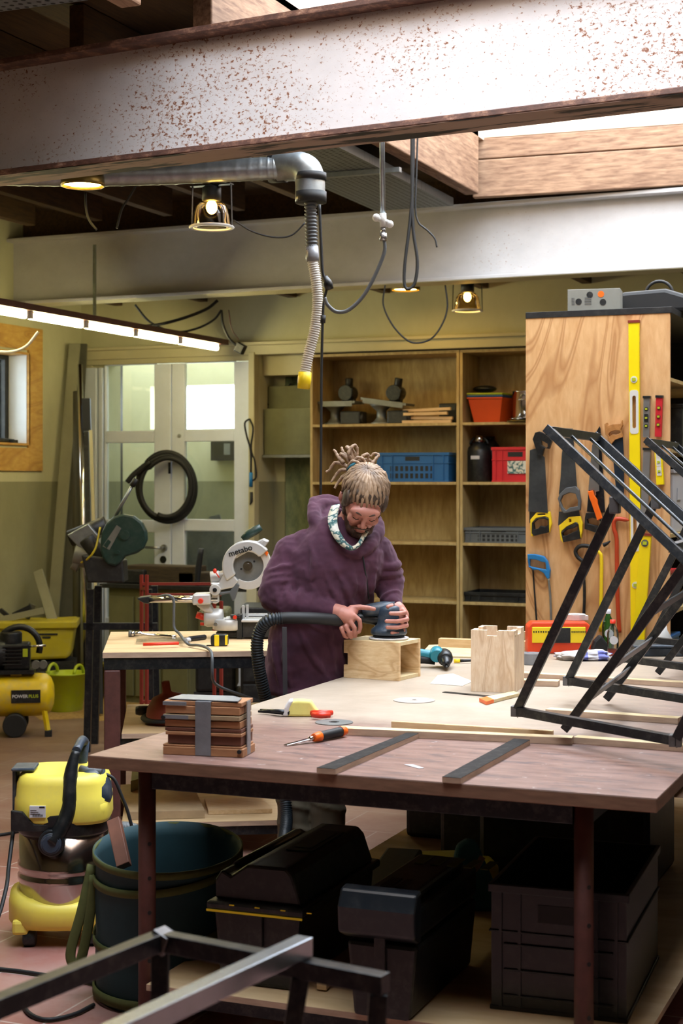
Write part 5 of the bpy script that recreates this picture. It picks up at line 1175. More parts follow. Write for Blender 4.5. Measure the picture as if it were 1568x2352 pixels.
# base with lobes
zb_ = VZ(2128)
b = MB(); n = 72; rings = []
def topz(a_): return .030+.030*abs(math.cos(a_))**1.5
for hx_, hz, up_ in ((.172, zb_, 0), (.186, zb_+.02, 0), (.186, zb_+.045, .6), (.180, zb_+.055, 1), (.160, zb_+.062, 1)):
    r = []
    for k in range(n):
        a_ = 2*PI*k/n; c_, s_ = math.cos(a_), math.sin(a_); r.append(b.bm.verts.new((hx_*1.02*math.copysign(abs(c_)**.72, c_), hx_*.92*math.copysign(abs(s_)**.72, s_), hz+up_*topz(a_))))
    rings.append(r)
for q, w_ in zip(rings, rings[1:]):
    for k in range(n): fc = b.bm.faces.new((q[k], q[(k+1) % n], w_[(k+1) % n], w_[k])); fc.smooth = True
b.bm.faces.new(rings[0][::-1]); b.bm.faces.new(rings[-1])
b.build('base_chassis', 'yellow_plastic', t)
for sx, sy in ((-1, -1), (1, -1), (-1, 1), (1, 1)):
    cst = MB().tube([(sx*.105-.022, sy*.115, .031), (sx*.105-.017, sy*.115, .031), (sx*.105+.017, sy*.115, .031), (sx*.105+.022, sy*.115, .031)], [.026, .031, .031, .026], 24).build('castor', 'black_plastic', t)
    MB().cyl((sx*.105, sy*.115, .03), (sx*.105, sy*.115, VZ(2128)), .011).build('castor_stem', 'black_plastic', cst)
    MB().box((sx*.135-.028, sy*.12-.028, VZ(2140)), (sx*.135+.028, sy*.12+.028, VZ(2105))).build('corner_lug', 'yellow_plastic', t, bevel=.012)
rbox_ring([(R0-.002, R0-.002, VZ(1918), 0), (R0+.004, R0+.004, VZ(1912), 0), (R0+.006, R0+.006, VZ(1870), 0), (R0, R0, VZ(1852), 0)], 'head_collar', 'black_plastic', pw=2.4)
rbox_ring([(R0+.006, R0, VZ(1888), 0), (R0+.010, R0+.004, VZ(1880), 0), (R0+.008, R0+.004, VZ(1835), 0), (R0+.004, R0, VZ(1829), 0), (R0+.001, R0-.004, VZ(1800), 0), (R0-.008, R0-.012, VZ(1784), 0), (R0-.022, R0-.03, VZ(1776), 0)], 'motor_head', 'yellow_plastic', pw=3.6)
yf = -(R0+.005)
b = MB(); b.prism([(VX(40), VZ(1900)), (VX(40), VZ(1852)), (VX(66), VZ(1856)), (VX(92), VZ(1884)), (VX(165), VZ(1888)), (VX(165), VZ(1905))], .018, PR(yf+.02)); b.build('lower_skirt', 'black_plastic', t, bevel=.004)
MB().box((VX(34), -.07, VZ(1890)), (VX(44), .03, VZ(1772))).box((VX(34), -.10, VZ(1772)), (VX(88), .02, VZ(1764))).build('latch_clip', 'dark_blue_grey_plastic', t, bevel=.006)
MB().box((VX(83), yf-.0045, VZ(1868)), (VX(119), yf+.01, VZ(1842))).build('rating_label', 'label_white', t)
b = MB()
for i in range(3): b.box((VX(85), yf-.0055, VZ(1852+i*4)), (VX(99+i*4), yf-.0044, VZ(1851+i*4)))
b.box((VX(105), yf-.0055, VZ(1846)), (VX(117), yf-.0044, VZ(1843)))
for i in range(12): b.box((VX(90+i*2.0), yf-.0055, VZ(1866)), (VX(91+i*2.0), yf-.0044, VZ(1861)))
b.build('label_print', 'black_rubber', t)
# hose port / rear part dark dome
rbox_ring([(.06, .09, VZ(1850), .0), (.066, .1, VZ(1838), .0), (.06, .095, VZ(1808), .0), (.035, .07, VZ(1775), .0), (.02, .05, VZ(1768), 0)], 'filter_cover', 'dark_blue_grey_plastic', pw=2.6).location = (VX(218), -.03, 0)
rbox_ring([(.055, .09, VZ(1882), .0), (.062, .1, VZ(1870), .0), (.064, .1, VZ(1845), .0), (.058, .09, VZ(1840), 0)], 'side_shell', 'yellow_plastic', pw=3).location = (VX(214), -.04, 0)
# carrying handle
pv = Vector((VX(133), yf-.02, VZ(1925)))
MB().cyl(pv+Vector((0, .03, 0)), pv, .046, 36).build('pivot_disc', 'black_plastic', t, bevel=.004)
MB().cyl(pv, pv+Vector((0, -.008, 0)), .036, 36).cyl(pv+Vector((0, -.008, 0)), pv+Vector((0, -.011, 0)), .030, 36).build('pivot_button', 'dark_blue_grey_plastic', t, bevel=.002)
hp_ = [(133, 1925), (155, 1890), (170, 1850), (172, 1800), (175, 1760), (184, 1724)]
b = MB(); pts = smooth_path([Vector((VX(x), yf-.012+i*.012, VZ(y))) for i, (x, y) in enumerate(hp_)], 5)
b.tube(pts, [.026, .026, .027, .027, .026, .02, .015], 14); b.build('handle_arm', 'black_plastic', t)
MB().tube(smooth_path([Vector((VX(184), yf+.05, VZ(1724))), Vector((VX(188), 0, VZ(1712))), Vector((VX(188), .09, VZ(1724)))], 5), .016, 14).tube([Vector((VX(188), .09, VZ(1724))), Vector((VX(178), .11, VZ(1800))), Vector((VX(150), .13, VZ(1900)))], .018, 12).build('handle_grip', 'dark_blue_grey_plastic', t)
MB().tube([Vector((VX(190), -.06, VZ(1773))), Vector((VX(205), -.07, VZ(1774))), Vector((VX(240), -.08, VZ(1777)))], [.016, .014, .012], 12).build('power_plug', 'grey_plastic', t)
cable('vacuum_cable', 'black cable rising from the plug of the vacuum and dropping behind the green bag', [(240, 1777, 5.6), (262, 1790, 5.6), (280, 1830, 5.6), (292, 1860, 5.6), (303, 1900, 5.6)], .006)
p, r = ribbed([W(215, 1900, d=5.7), W(260, 1903, d=5.7), W(300, 1905, d=5.75), W(330, 1925, d=5.8)], .024, .012, .002, 30); tag(MB().tube(p, r, 16).build('vacuum_hose', 'grey_plastic'), 'grey ribbed hose running from the vacuum behind the green bag', 'hose')
def floor_cable(label, pts, r=.007, z=.008): return tag(MB().tube(smooth_path([W(x, y, z=z) for x, y in pts], 8), r, 8).build('floor_cable', 'black_rubber'), label, 'cable')
tag(MB().tube(smooth_path([W(32, 1880, d=5.6), W(30, 1910, d=5.5), W(20, 1990, d=5.4), W(14, 2040, d=5.3), W(-10, 2120, d=5.2), W(-60, 2190, d=5.1)], 8), .007, 8).build('vacuum_cable', 'black_rubber'), 'black cable hanging from the left side of the vacuum to the floor', 'cable')
floor_cable('black cable crossing the tiles at the lower left', [(-40, 2222), (40, 2230), (120, 2242), (185, 2252), (250, 2268)])
floor_cable('black cable making a wide loop on the tiles near the green bag', [(270, 2235), (210, 2242), (140, 2258), (80, 2278), (56, 2305), (70, 2330), (110, 2342), (170, 2330), (215, 2308)])
floor_cable('thin black cable lying on the floor behind the vacuum', [(-30, 1920), (10, 1916), (50, 1908), (90, 1904)])

# ---------------------------------------------------------------- green garden bag
gp = W(386, 2100, d=5.0); gp.z = 0
t = thing('garden_bag', 'round dark green fabric garden bag with olive bands standing under the table corner', 'bag', gp, A)
GH = .462; rr = .233
b = MB(); n = 72; rings = []
prof = [(rr*.94, .0), (rr*.97, .02), (rr*.985, .12), (rr*.97, .22), (rr*.985, .32), (rr*.97, .42), (rr, GH-.02), (rr, GH)]
def zt(a_): return .028*math.sin(a_)
for r, z in prof:
    f_ = z/GH
    rings.append([b.bm.verts.new((r*(1+.018*mnoise.noise(Vector((2.2*math.cos(2*PI*k/n), 2.2*math.sin(2*PI*k/n), z*9))))*math.cos(2*PI*k/n), r*(1+.018*mnoise.noise(Vector((2.2*math.cos(2*PI*k/n), 2.2*math.sin(2*PI*k/n), z*9))))*math.sin(2*PI*k/n), z+f_*zt(2*PI*k/n))) for k in range(n)])
ins = []
for r, z in [(rr*.985, GH), (rr*.95, .42), (rr*.93, .25), (rr*.9, .10)]:
    f_ = z/GH; ins.append([b.bm.verts.new((r*(1+.03*mnoise.noise(Vector((3*math.cos(2*PI*k/n), 3*math.sin(2*PI*k/n), z*6))))*math.cos(2*PI*k/n), r*math.sin(2*PI*k/n)*(1+.03*mnoise.noise(Vector((3*math.cos(2*PI*k/n), 3*math.sin(2*PI*k/n), z*6)))), z+f_*zt(2*PI*k/n))) for k in range(n)])
for q, w_ in zip(rings+ins, (rings+ins)[1:]):
    for k in range(n): fc = b.bm.faces.new((q[k], q[(k+1) % n], w_[(k+1) % n], w_[k])); fc.smooth = True
b.bm.faces.new(rings[0][::-1]); b.bm.faces.new(ins[-1]); b.build('fabric_body', 'green_fabric', t)
def band(z0, zs, w_, tilt):
    b = MB(); pts = []
    ring1 = []; 
    for k in range(n+1):
        a_ = 2*PI*k/n; z = z0+tilt*math.sin(a_+zs); ring1.append((a_, z))
    vs = []; 
    for a_, z in ring1[:-1]:
        f_ = z/GH
        for dz, dr in ((-w_/2, .003), (w_/2, .003), (w_/2, -.003), (-w_/2, -.003)): vs.append(((rr+dr)*math.cos(a_)*(1.0), (rr+dr)*math.sin(a_), z+dz+f_*zt(a_)))
    fs = []
    for k in range(n):
        j = (k+1) % n
        for q in range(4): fs.append((4*k+q, 4*j+q, 4*j+(q+1) % 4, 4*k+(q+1) % 4))
    return b.faces(vs, fs, True).build('webbing_band', 'olive_webbing', t)
band(GH-.012, 0, .022, 0); band(GH-.055, 1.2, .024, .03); band(.23, 1.0, .022, .045); band(.03, 0, .03, .0)
for a_, s_ in ((PI*1.0, 1),):
    b = MB(); q = [Vector((rr*math.cos(PI*.99), rr*math.sin(PI*.99)-.05, GH-.06))]
    base = Vector((-rr, -.04, GH-.05)); lp = [base, base+Vector((-.03, -.02, -.14)), base+Vector((-.062, -.03, -.26)), base+Vector((-.052, -.035, -.30)), base+Vector((-.03, -.03, -.285)), base+Vector((-.005, -.02, -.16)), base+Vector((.008, -.01, -.03))]
    b.tube(smooth_path(lp, 6), .016, 8, flat=.22); b.build('carry_strap', 'olive_webbing', t)
tag(MB().bar(W(285, 1990, d=4.9), W(262, 1885, d=5.02), .042, .028, up=FW).build('timber_offcut', 'brown_timber' if 'brown_timber' in MATS else 'brown_tile', bevel=.002), 'reddish brown timber offcut sticking out of the green bag', 'offcut')
tag(MB().cbox((gp.x+.03, gp.y+.05, .115), (.3, .08, .02), rz=.5, rx=.3).build('offcut', 'pine_strip'), 'pale offcut lying inside the green bag', 'offcut')

# ---------------------------------------------------------------- black steel frame in the foreground
def G(px, py, z): return W(px, py, z=z)
fz = .75
a = G(368, 2160, fz); t = thing('steel_trestle', 'welded black steel trestle frame in the very foreground at the bottom edge', 'steel frame', (a.x, a.y, 0))
lft = G(-420, 2480, fz); rgt = G(868, 2257, fz)
MB().bar(a, lft, .032, .034, ext=.0).build('left_bar', 'black_steel', t, world=True, bevel=.002)
MB().bar(a, rgt, .032, .034, ext=.015).build('cross_bar', 'black_steel', t, world=True, bevel=.002)
a2 = G(690, 2176, fz+.036); l2 = a2+(lft-a)*1.0
MB().bar(a2, l2, .034, .034, ext=.015).build('upper_bar', 'sky_lit_bar' if 'sky_lit_bar' in MATS else 'blade_steel', t, world=True, bevel=.002)
for q, dx in ((a, (.02, -.05)), (a2-Vector((0, 0, .036)), (-.10, -.06)), (rgt, (-.03, -.02)), (lft, (0, 0))):
    MB().bar(q-Vector((0, 0, .017)), (q.x+dx[0], q.y+dx[1], 0), .032, .032, up=FW).build('leg', 'black_steel', t, world=True, bevel=.002)
MB().bar(a-Vector((0, 0, .018)), a+(rgt-a)*.03+Vector((0, 0, .018)), .036, .037).build('weld', 'bare_weld', t, world=True, bevel=.002)

# ---------------------------------------------------------------- boxes on the lower shelf of the work table
LZ_ = TZ+SZ+.018
def LS(px, py, h=0): return W(px, py, z=LZ_+h)
TM = Matrix.LocRotScale(TP1, Matrix.Rotation(TANG, 3, 'Z').to_euler(), None)
def tool_case(label, fl, fr, depth, H, m_, style, rzx=0):
    """fl, fr: pixels of the front bottom corners on the shelf"""
    a, b_ = LS(*fl), LS(*fr); d = b_-a; w_ = d.length; t = thing('tool_box', label, 'toolbox', a, math.atan2(d.y, d.x)+rzx); hb = H*.62
    MB().prism([(.02, 0), (w_-.02, 0), (w_, hb), (0, hb)], depth, Matrix.Translation((0, depth, 0)) @ RX).build('lower_body', m_, t, bevel=.012)
    if style == 0:
        MB().box((-.015, -.02, hb), (w_+.015, depth+.02, hb+.025)).build('rim', m_, t, bevel=.008)
        MB().box((-.013, -.0215, hb-.004), (w_+.013, -.018, hb+.002)).build('yellow_line', 'saw_yellow', t)
        lid = MB().prism([(0, hb+.025), (w_, hb+.025), (w_-.03, H-.02), (w_-.05, H), (.10, H), (.05, H-.035), (.02, H-.02), (.0, H-.05)], depth-.02, Matrix.Translation((0, depth-.01, 0)) @ RX).build('lid', m_, t, bevel=.008)
        MB().tube([(.03, .10, H-.03), (.03, depth-.06, H-.03)], .016, 10).build('carry_bar', m_, lid)
        MB().box((w_*.5, depth*.35, H), (w_*.8, depth*.8, H+.004)).box((w_*.55, depth*.4, H+.004), (w_*.75, depth*.75, H+.006)).build('lid_recess', 'black_rubber', lid, bevel=.002)
        for i in range(4): MB().box((.06+i*.08, -.022, hb+.018), (.075+i*.08, -.0195, hb+.021)).build('yellow_mark', 'saw_yellow', t)
    else:
        MB().prism([(-.0, 0), (-.04, .02), (-.045, .09), (-.02, .135), (.02, .14), (.02, 0)], w_+.02, Matrix.Translation((w_+.01, 0, hb+.01)) @ Matrix.Rotation(-PI/2, 4, 'Z') @ Matrix.Rotation(PI/2, 4, 'X') @ Matrix.Scale(-1, 4, (1, 0, 0)) if False else Matrix(((0, 0, 1, -.01), (1, 0, 0, 0), (0, 1, 0, hb+.01), (0, 0, 0, 1)))).build('front_lid', 'black_plastic_glossy', t, bevel=.008)
        lid = MB().box((.0, .02, hb+.01), (w_, depth, H-.03)).build('upper_body', m_, t, bevel=.012)
        MB().box((.03, .05, H-.03), (w_-.03, depth-.04, H)).build('lid', m_, lid, bevel=.01)
        for i in range(5): MB().box((.06+i*.05, depth*.7, H), (.085+i*.05, depth*.88, H+.003)).build('lid_rib', 'olive_webbing', lid)
        MB().box((.06, .10, H), (w_*.45, .2, H+.003)).build('lid_recess', 'black_rubber', lid); MB().box((w_*.52, .10, H), (w_-.08, .2, H+.003)).build('lid_recess', 'black_rubber', lid)
    MB().box((w_*.42, -.012, hb*.55), (w_*.58, .0, hb+.02)).build('latch', m_, t, bevel=.003)
    return t
plain('black_plastic_glossy', '#161b20', .3, 0, .1, 9, .03, dust=.06)
tool_case('large black tool box with a thin yellow line on the lower shelf', (490, 2255), (690, 2280), .62, .345, 'black_plastic', 0)
tool_case('black tool box with rounded front lid beside the large slatted crate', (795, 2330), (955, 2352), .55, .33, 'black_plastic', 1)
t = crate('large_crate', 'large black slatted storage crate on the lower shelf at the right', (0, 0, 0), .37, .60, .345, 'black_plastic_glossy', slots=False)
a = LS(1118, 2318); b_ = LS(1420, 2352); d = (b_-a).normalized(); c = a+d*.195+Vector((-d.y, d.x, 0))*.31; t.location = c; t.rotation_euler = (0, 0, math.atan2(d.y, d.x))
r = MB()
for z in (.04, .11, .18): r.box((-.15, -.308, z), (.15, -.301, z+.006))
r.build('front_slat', 'black_plastic_glossy', t, bevel=.002)
tag(MB().bar(LS(845, 2110, .04), LS(930, 1985, .08), .13, .12).build('steel_case', 'black_paint', bevel=.01), 'long dark case lying behind the left tool box on the shelf', 'case')
p = LS(1060, 2110, .0); p = LS(1075, 2090, .0)
t = thing('blue_bag', 'crumpled blue cloth bag with pale tag behind the right tool box', 'bag', p, A)
b = MB(); b.prism([(-.085, 0), (.10, 0), (.085, .1), (.05, .18), (.03, .23), (-.0, .245), (-.04, .22), (-.06, .12)], .06, PR(.03)); b.build('bag_body', 'blue_cloth', t, bevel=.02, seg=3)
MB().tube(smooth_path([(-.03, -.04, .06), (-.02, -.045, .12), (.02, -.045, .15), (.045, -.04, .19)], 5), .011, 8, flat=.4).build('pale_tag', 'skin_tone_tag' if 'skin_tone_tag' in MATS else 'fibre_board', t)
tag(MB().cbox(LS(1020, 1990, .06), (.35, .25, .06), rz=.5).build('yellow_case', 'dull_yellow', bevel=.01), 'flat yellow case lying far back on the lower shelf', 'case')
tag(MB().bar(LS(738, 2262, .02), LS(775, 2228, .02), .03, .03).build('wood_peg', 'pine_strip', bevel=.002), 'small wooden block lying between the two tool boxes', 'wood block')

# dark bins and rack added to keep the shelf rear and table side dark
for lb, px, py, w_, d_, h_, rz_ in (('added black lidded bin darkening the rear of the lower shelf behind the slatted crate', 1290, 2040, .62, .5, .40, .38), ('added dark bin hiding lit floor behind the right tool box on the lower shelf', 1105, 1975, .34, .40, .33, .38), ('low dark bin added to darken the far end of the lower shelf', 1010, 1930, .3, .5, .2, .38)):
    t = thing('dark_filler_bin', lb, 'bin', LS(px, py), rz_-.38+TANG)
    MB().box((-w_/2, 0, .001), (w_/2, d_, h_)).build('bin_body', 'black_plastic', t, bevel=.02); MB().box((-w_/2-.01, -.01, h_), (w_/2+.01, d_+.01, h_+.03)).build('lid', 'black_plastic', t, bevel=.01)
def TLOC(x, y, z): return Matrix.LocRotScale(TP1, Matrix.Rotation(TANG, 3, 'Z'), None) @ Vector((x, y, z))
p = TLOC(TWID+.10, .35, 0); p.z = 0
t = thing('shade_rack', 'low dark rack added to shade the floor along the right side of the table', 'rack', p, TANG)  # made up, darkens the strip right of the table
MB().box((0, 0, .0), (.5, 2.6, .05)).build('plinth', 'black_paint', t); MB().box((0, 0, .051), (.02, 2.6, .66)).build('side_sheet', 'black_paint', t); MB().box((0, -.002, .051), (.5, .018, .66)).build('end_sheet', 'black_paint', t); MB().box((.021, .02, .62), (.5, 2.6, .66)).build('top_sheet', 'black_paint', t)
# ---------------------------------------------------------------- welded steel frames standing on the table
def CAMP(X, d, z): return CO+RT*X+FW*d+UP*(z-HC)
def steel_frame(label):
    o = Vector((.5444, 4.917)); u = Vector((.561, -.827)); w = Vector((.264, .738))
    P = lambda s, z, k=0, base=o: CAMP(base.x+u.x*s+w.x*k, base.y+u.y*s+w.y*k, z)
    a0 = P(0, .90); t = thing('welded_frame', label, 'steel frame', (a0.x, a0.y, TZ), 0, 'welded frames on the table')
    wv = (RT*w.x+FW*w.y).normalized(); T_ = .027
    def br(a, b_, nm='bar', ex=.012): MB().bar(a, b_, T_, T_, up=wv, ext=ex).build(nm, 'black_steel', t, world=True, bevel=.0015)
    zr = lambda s: 1.765+(1.405-1.765)*(s-.151)/(.697-.151)
    for k in (0, 1):
        br(P(.151, zr(.151), k), P(1.15, zr(1.15), k), 'top_rail'); br(P(0, .90, k), P(.432, 1.55, k), 'leg'); br(P(0, .90, k), P(.669, .90, k), 'lower_rail'); br(P(.669, .90, k), P(.90, 1.26, k), 'leg')
        for c_ in (P(0, .90, k), P(.669, .90, k)): MB().bar(c_-UP*.0165, c_+UP*.0165, .0335, .0335, up=wv).build('weld', 'bare_weld', t, world=True, bevel=.002)
        jn = P(.432, 1.55, k); MB().bar(jn-UP*.03, jn+UP*.02, .029, .036, up=wv).build('weld', 'bare_weld', t, world=True, bevel=.004)
    for s in (.151, .66, 1.14): br(P(s, zr(s), 0), P(s, zr(s), 1), 'cross_bar', 0)
    for k in (.36, .76): MB().cyl(P(.151, zr(.151), k), P(1.14, zr(1.14), k), .0055, 10).build('rod', 'black_steel', t, world=True)
    o2 = Vector((.6975, 4.94)); zl = lambda s: TZ+.022+.03*0+s*1.055
    for k in (0, .93): br(P(0, zl(0), k, o2), P(.75, zl(.75), k, o2), 'stand_leg', .0)
    for s in (.085, .19, .36, .52):
        MB().bar(P(s, zl(s), .0, o2), P(s+.02, zl(s)+.02, .93, o2), .042, .006, up=(P(1, zl(1), 0, o2)-P(0, zl(0), 0, o2)).cross(wv)).build('brace', 'bare_weld' if s < .3 else 'black_steel', t, world=True, bevel=.001)
    return t
fr1 = steel_frame('nearest welded black steel frame with slanting ladder top on the right of the table')
fr2 = copy_tree(fr1); fr2.location = Vector(fr1.location)+RT*.579+FW*1.444
fr2['label'] = 'second welded black steel frame, standing behind the nearest one at the right edge'

# ---------------------------------------------------------------- boards and strips on the table
def TB(name, label, pts, th, m_, cat='strip', h0=0, group=None, edge=None, bevel=.0008):
    o = slab_on(TT, pts, h0+.0006, h0+th).build(name, m_ , None, bevel=bevel); tag(o, label, cat, group)
    return o
def strip(label, a, b_, w_, th, m_='ply_light', edge='ply_edge_bright', h0=0.0, name='plywood_strip', cat='strip', group='strips on the table'):
    """strip whose front top edge runs from pixel a to pixel b on the plane at its top"""
    A_ = TT(*a, h0+th); B_ = TT(*b_, h0+th); A_.z = B_.z = TZ+h0; d = B_-A_; L = d.length; t = thing(name, label, cat, A_, math.atan2(d.y, d.x), group)
    MB().box((0, 0, .0006), (L, w_, th-.0008)).build('core', edge, t, bevel=.0006); MB().box((.0004, .0004, th-.0009), (L-.0004, w_-.0004, th)).build('face', m_, t)
    return t
strip('long pale plywood strip lying across the table from the grinding disc to the frame', (776, 1672), (1313, 1695), .045, .022)
strip('plywood strip at the right, running on under the front foot of the steel frame', (1316, 1693), (1700, 1722), .045, .020)
strip('narrow pale board standing on its edge behind the long strip', (898, 1657), (1268, 1679), .018, .030, m_='pine_strip', edge='pine_strip')
strip('plywood strip under the steel frame, in the middle of the table at the right', (1252, 1629), (1556, 1650), .05, .02)
strip('long plywood strip at the rear right behind the standing box', (1190, 1545), (1640, 1572), .05, .02)
strip('short plywood block right of the standing box', (1190, 1562), (1281, 1565), .06, .022)
for lb, fr_, bk in (('dark faced plywood strip on the table, the left one of two', ((727, 1763), (770, 1766)), ((938, 1681), (962, 1684))), ('dark faced plywood strip on the table, the right one of two', ((1015, 1784), (1058, 1787)), ((1180, 1696), (1217, 1699)))):
    th = .016; q = [TT(*fr_[0], th), TT(*fr_[1], th), TT(*bk[1], th), TT(*bk[0], th)]
    t = thing('dark_strip', lb, 'strip', (q[0].x, q[0].y, TZ), 0, 'dark strips on the table')
    b = MB(); b.faces([(v.x, v.y, TZ+.0006) for v in q]+[(v.x, v.y, TZ+th-.001) for v in q], [(3,2,1,0),(4,5,6,7)]+[(i, (i+1) % 4, 4+(i+1) % 4, 4+i) for i in range(4)]); b.build('core', 'ply_edge_bright', t, world=True)
    b = MB(); b.faces([(v.x, v.y, TZ+th-.0012) for v in q]+[(v.x, v.y, TZ+th) for v in q], [(3,2,1,0),(4,5,6,7)]+[(i, (i+1) % 4, 4+(i+1) % 4, 4+i) for i in range(4)]); b.build('dark_face', 'dark_film', t, world=True)
strip('long square pine bar across the rear of the table', (1006, 1467), (1345, 1478), .05, .045, m_='pine_strip', edge='pine_strip', name='pine_bar', cat='bar', group=None)
strip('grey figured board standing on edge behind the pine bar', (1196, 1450), (1342, 1459), .018, .085, m_='ply_box_v', edge='fibre_board', name='board', cat='board', group=None)
tag(slab_on(TT, [(962, 1509), (985, 1484), (1100, 1480), (1105, 1512)], .0006, .006).build('thin_board', 'ply_light'), 'thin pale board lying under the drill at the rear of the table', 'board')

# ---------------------------------------------------------------- plywood boxes
def on_table(name, label, cat, bl, br_, h=0):
    a = TT(*bl, h); b_ = TT(*br_, h); d = b_-a; return thing(name, label, cat, a, math.atan2(d.y, d.x)), d.length
def side_len(br_, sr): return (TT(*sr)-TT(*br_)).length
t, L = on_table('plywood_box', 'plywood box with open right side that the man is sanding', 'box', (789, 1556), (916, 1565))
Dp = .19; Hh = .153; th = .015
MB().prism([(0, 0), (L, 0), (L, Hh), (0, Hh), (0, Hh*.645), (.018, Hh*.645), (.018, Hh*.34), (0, Hh*.34)], th, Matrix.Translation((0, th, 0)) @ RX).build('front_panel', 'ply_box_h', t, bevel=.001)
MB().prism([(0, 0), (L, 0), (L, Hh), (0, Hh)], th, Matrix.Translation((0, Dp, 0)) @ RX).build('back_panel', 'ply_box_h', t, bevel=.001)
MB().box((.0, th+.0002, Hh-th), (L-.002, Dp-th-.0002, Hh)).build('top_panel', 'ply_light', t, bevel=.001); MB().box((.0, th+.0002, 0), (L-.002, Dp-th-.0002, th)).build('bottom_panel', 'ply_light', t, bevel=.001)
MB().box((.03, th+.0002, th), (.045, Dp-th-.0002, Hh-th)).build('left_panel', 'ply_light', t)
MB().box((-.012, Dp*.4, Hh*.34), (.03, Dp*.6, Hh*.62)).build('dark_peg', 'black_paint', t, bevel=.002)
SBOX = t; SBM = ROOTM[t.name]; SBH = Hh; SBL = L; SBD = Dp
t, L = on_table('plywood_box', 'upright plywood box with notched upper edges standing open on the table', 'box', (1081, 1588), (1181, 1592))
Dp = .20; Hh = .232; th = .018; nd = .021
def notched(L_, lo, hi, nd_): return [(0, 0), (L_, 0), (L_, Hh), (hi, Hh), (hi-.0, Hh-nd_*.5), (hi-.004, Hh-nd_), (lo+.0, Hh-nd_), (lo, Hh), (0, Hh)]
MB().prism(notched(L, L*.37, L*.62, .021), th, Matrix.Translation((0, th, 0)) @ RX).build('front_panel', 'ply_box_v', t, bevel=.001)
MB().prism(notched(L, L*.37, L*.62, .021), th, Matrix.Translation((0, Dp, 0)) @ RX).build('back_panel', 'ply_box_v', t, bevel=.001)
for x0_ in (0, L-th):
    M2 = Matrix.Translation((x0_, th+.0002, 0)) @ Matrix(((0, 0, 1, 0), (1, 0, 0, 0), (0, 1, 0, 0), (0, 0, 0, 1)))
    MB().prism(notched(Dp-2*th-.0004, (Dp-2*th)*.3, (Dp-2*th)*.7, .02), th, M2).build('side_panel', 'ply_box_v', t, bevel=.001)
MB().cyl((L-.0, Dp*.12, Hh-.018), (L+.002, Dp*.12, Hh-.018), .006).build('round_hole', 'ply_light', t)

# ---------------------------------------------------------------- bundle of taped brown panels
q0 = TT(374, 1733); q1_ = TT(553, 1741); q2_ = TT(594, 1726)
d = q1_-q0; t = thing('tile_bundle', 'stack of brown panels bound with silver tape near the left table corner', 'bundle', q0, math.atan2(d.y, d.x))
L = d.length; Dp = (q2_-q1_).length; s = F0/(q0-CO).dot(FW)
layers = [(0, 19, 0, 8, 'meranti_panel'), (19, 24, -1, 2, 'meranti_panel'), (25, 46, 10, -2, 'brown_tile'), (46, 54, 6, 2, 'meranti_panel'), (55, 63, 4, 0, 'brown_tile'), (64, 80, 3, -5, 'meranti_panel'), (82, 93, 0, -6, 'fibre_board'), (95, 113, 5, -6, 'meranti_panel'), (114, 124, 1, 0, 'meranti_panel')]
wood('meranti_panel', '#9a6b48', '#b9855c', (1.5, 12, 12), .65)
for i, (z0, z1, dl, dr, m_) in enumerate(layers):
    MB().box((dl/s, .003*(i % 3), z0/s+.0006), (L+dr/s*.6, Dp-.002*(i % 2), z1/s)).build('panel', m_, t, bevel=.0015)
tp_ = MB(); tp_.box((L*.42, -.003, .002), (L*.62, -.0005, 124/s)).box((L*.42, -.003, 124/s), (L*.62, Dp+.003, 124/s+.0015)); tp_.build('tape_band', 'duct_tape', t, bevel=.001)
MB().box((L+.004, Dp*.35, .002), (L+.0065, Dp*.62, 124/s)).build('tape_band', 'duct_tape', t)
MB().prism([(.012, .012), (L-.01, .004), (L-.02, Dp*.6), (L*.75, Dp-.008), (.02, Dp-.012)], .0022, Matrix.Translation((0, 0, 125/s+.0016))).build('tape_sheet', 'duct_tape', t)
MB().box((.0, -.001, 114/s), (L*.3, .004, 122/s)).box((.001, -.001, 83/s), (L*.33, .004, 92/s)).build('tape_strip', 'duct_tape', t)
for x, z in ((L-.004, 14), (.002, 86)): MB().cyl((x, -.006, z/s), (x, .004, z/s), .006).build('dark_plug', 'black_rubber', t)

# ---------------------------------------------------------------- hand tools on the table
p = TT(790, 1681, .02); q = TT(656, 1712, .004)
t = thing('wood_chisel', 'wood chisel with black and orange handle lying on the table', 'chisel', TT(725, 1697))
hd = TT(789, 1679, .018); h2 = TT(722, 1694, .016); n_ = TT(708, 1698, .012)
MB().tube([hd, hd.lerp(h2, .15), hd.lerp(h2, .5), h2.lerp(hd, .1), h2], [.013, .0155, .0145, .014, .012], 16).build('handle', 'black_rubber', t, world=True)
MB().tube([hd+(hd-h2)*.05, hd.lerp(h2, .12)], [.013, .0165], 16).build('orange_cap', 'orange_plastic', t, world=True); MB().tube([h2.lerp(hd, .18), h2+(h2-hd)*.03], [.0155, .012], 16).build('orange_collar', 'orange_plastic', t, world=True)
MB().tube([h2, n_], [.008, .007], 12).build('ferrule', 'chrome', t, world=True); MB().bar(n_, TT(655, 1712, .0025), .018, .004).build('blade', 'chrome', t, world=True, bevel=.001)
t = thing('pliers', 'black jawed pliers with red handles wrapped in a yellow cloth', 'pliers', TT(690, 1641))
MB().tube([TT(593, 1634, .01), TT(625, 1634, .012), TT(665, 1637, .014)], [.004, .008, .01], 10).tube([TT(598, 1630, .01), TT(640, 1634, .018), TT(665, 1637, .014)], [.003, .006, .008], 8).build('jaws', 'black_steel', t, world=True)
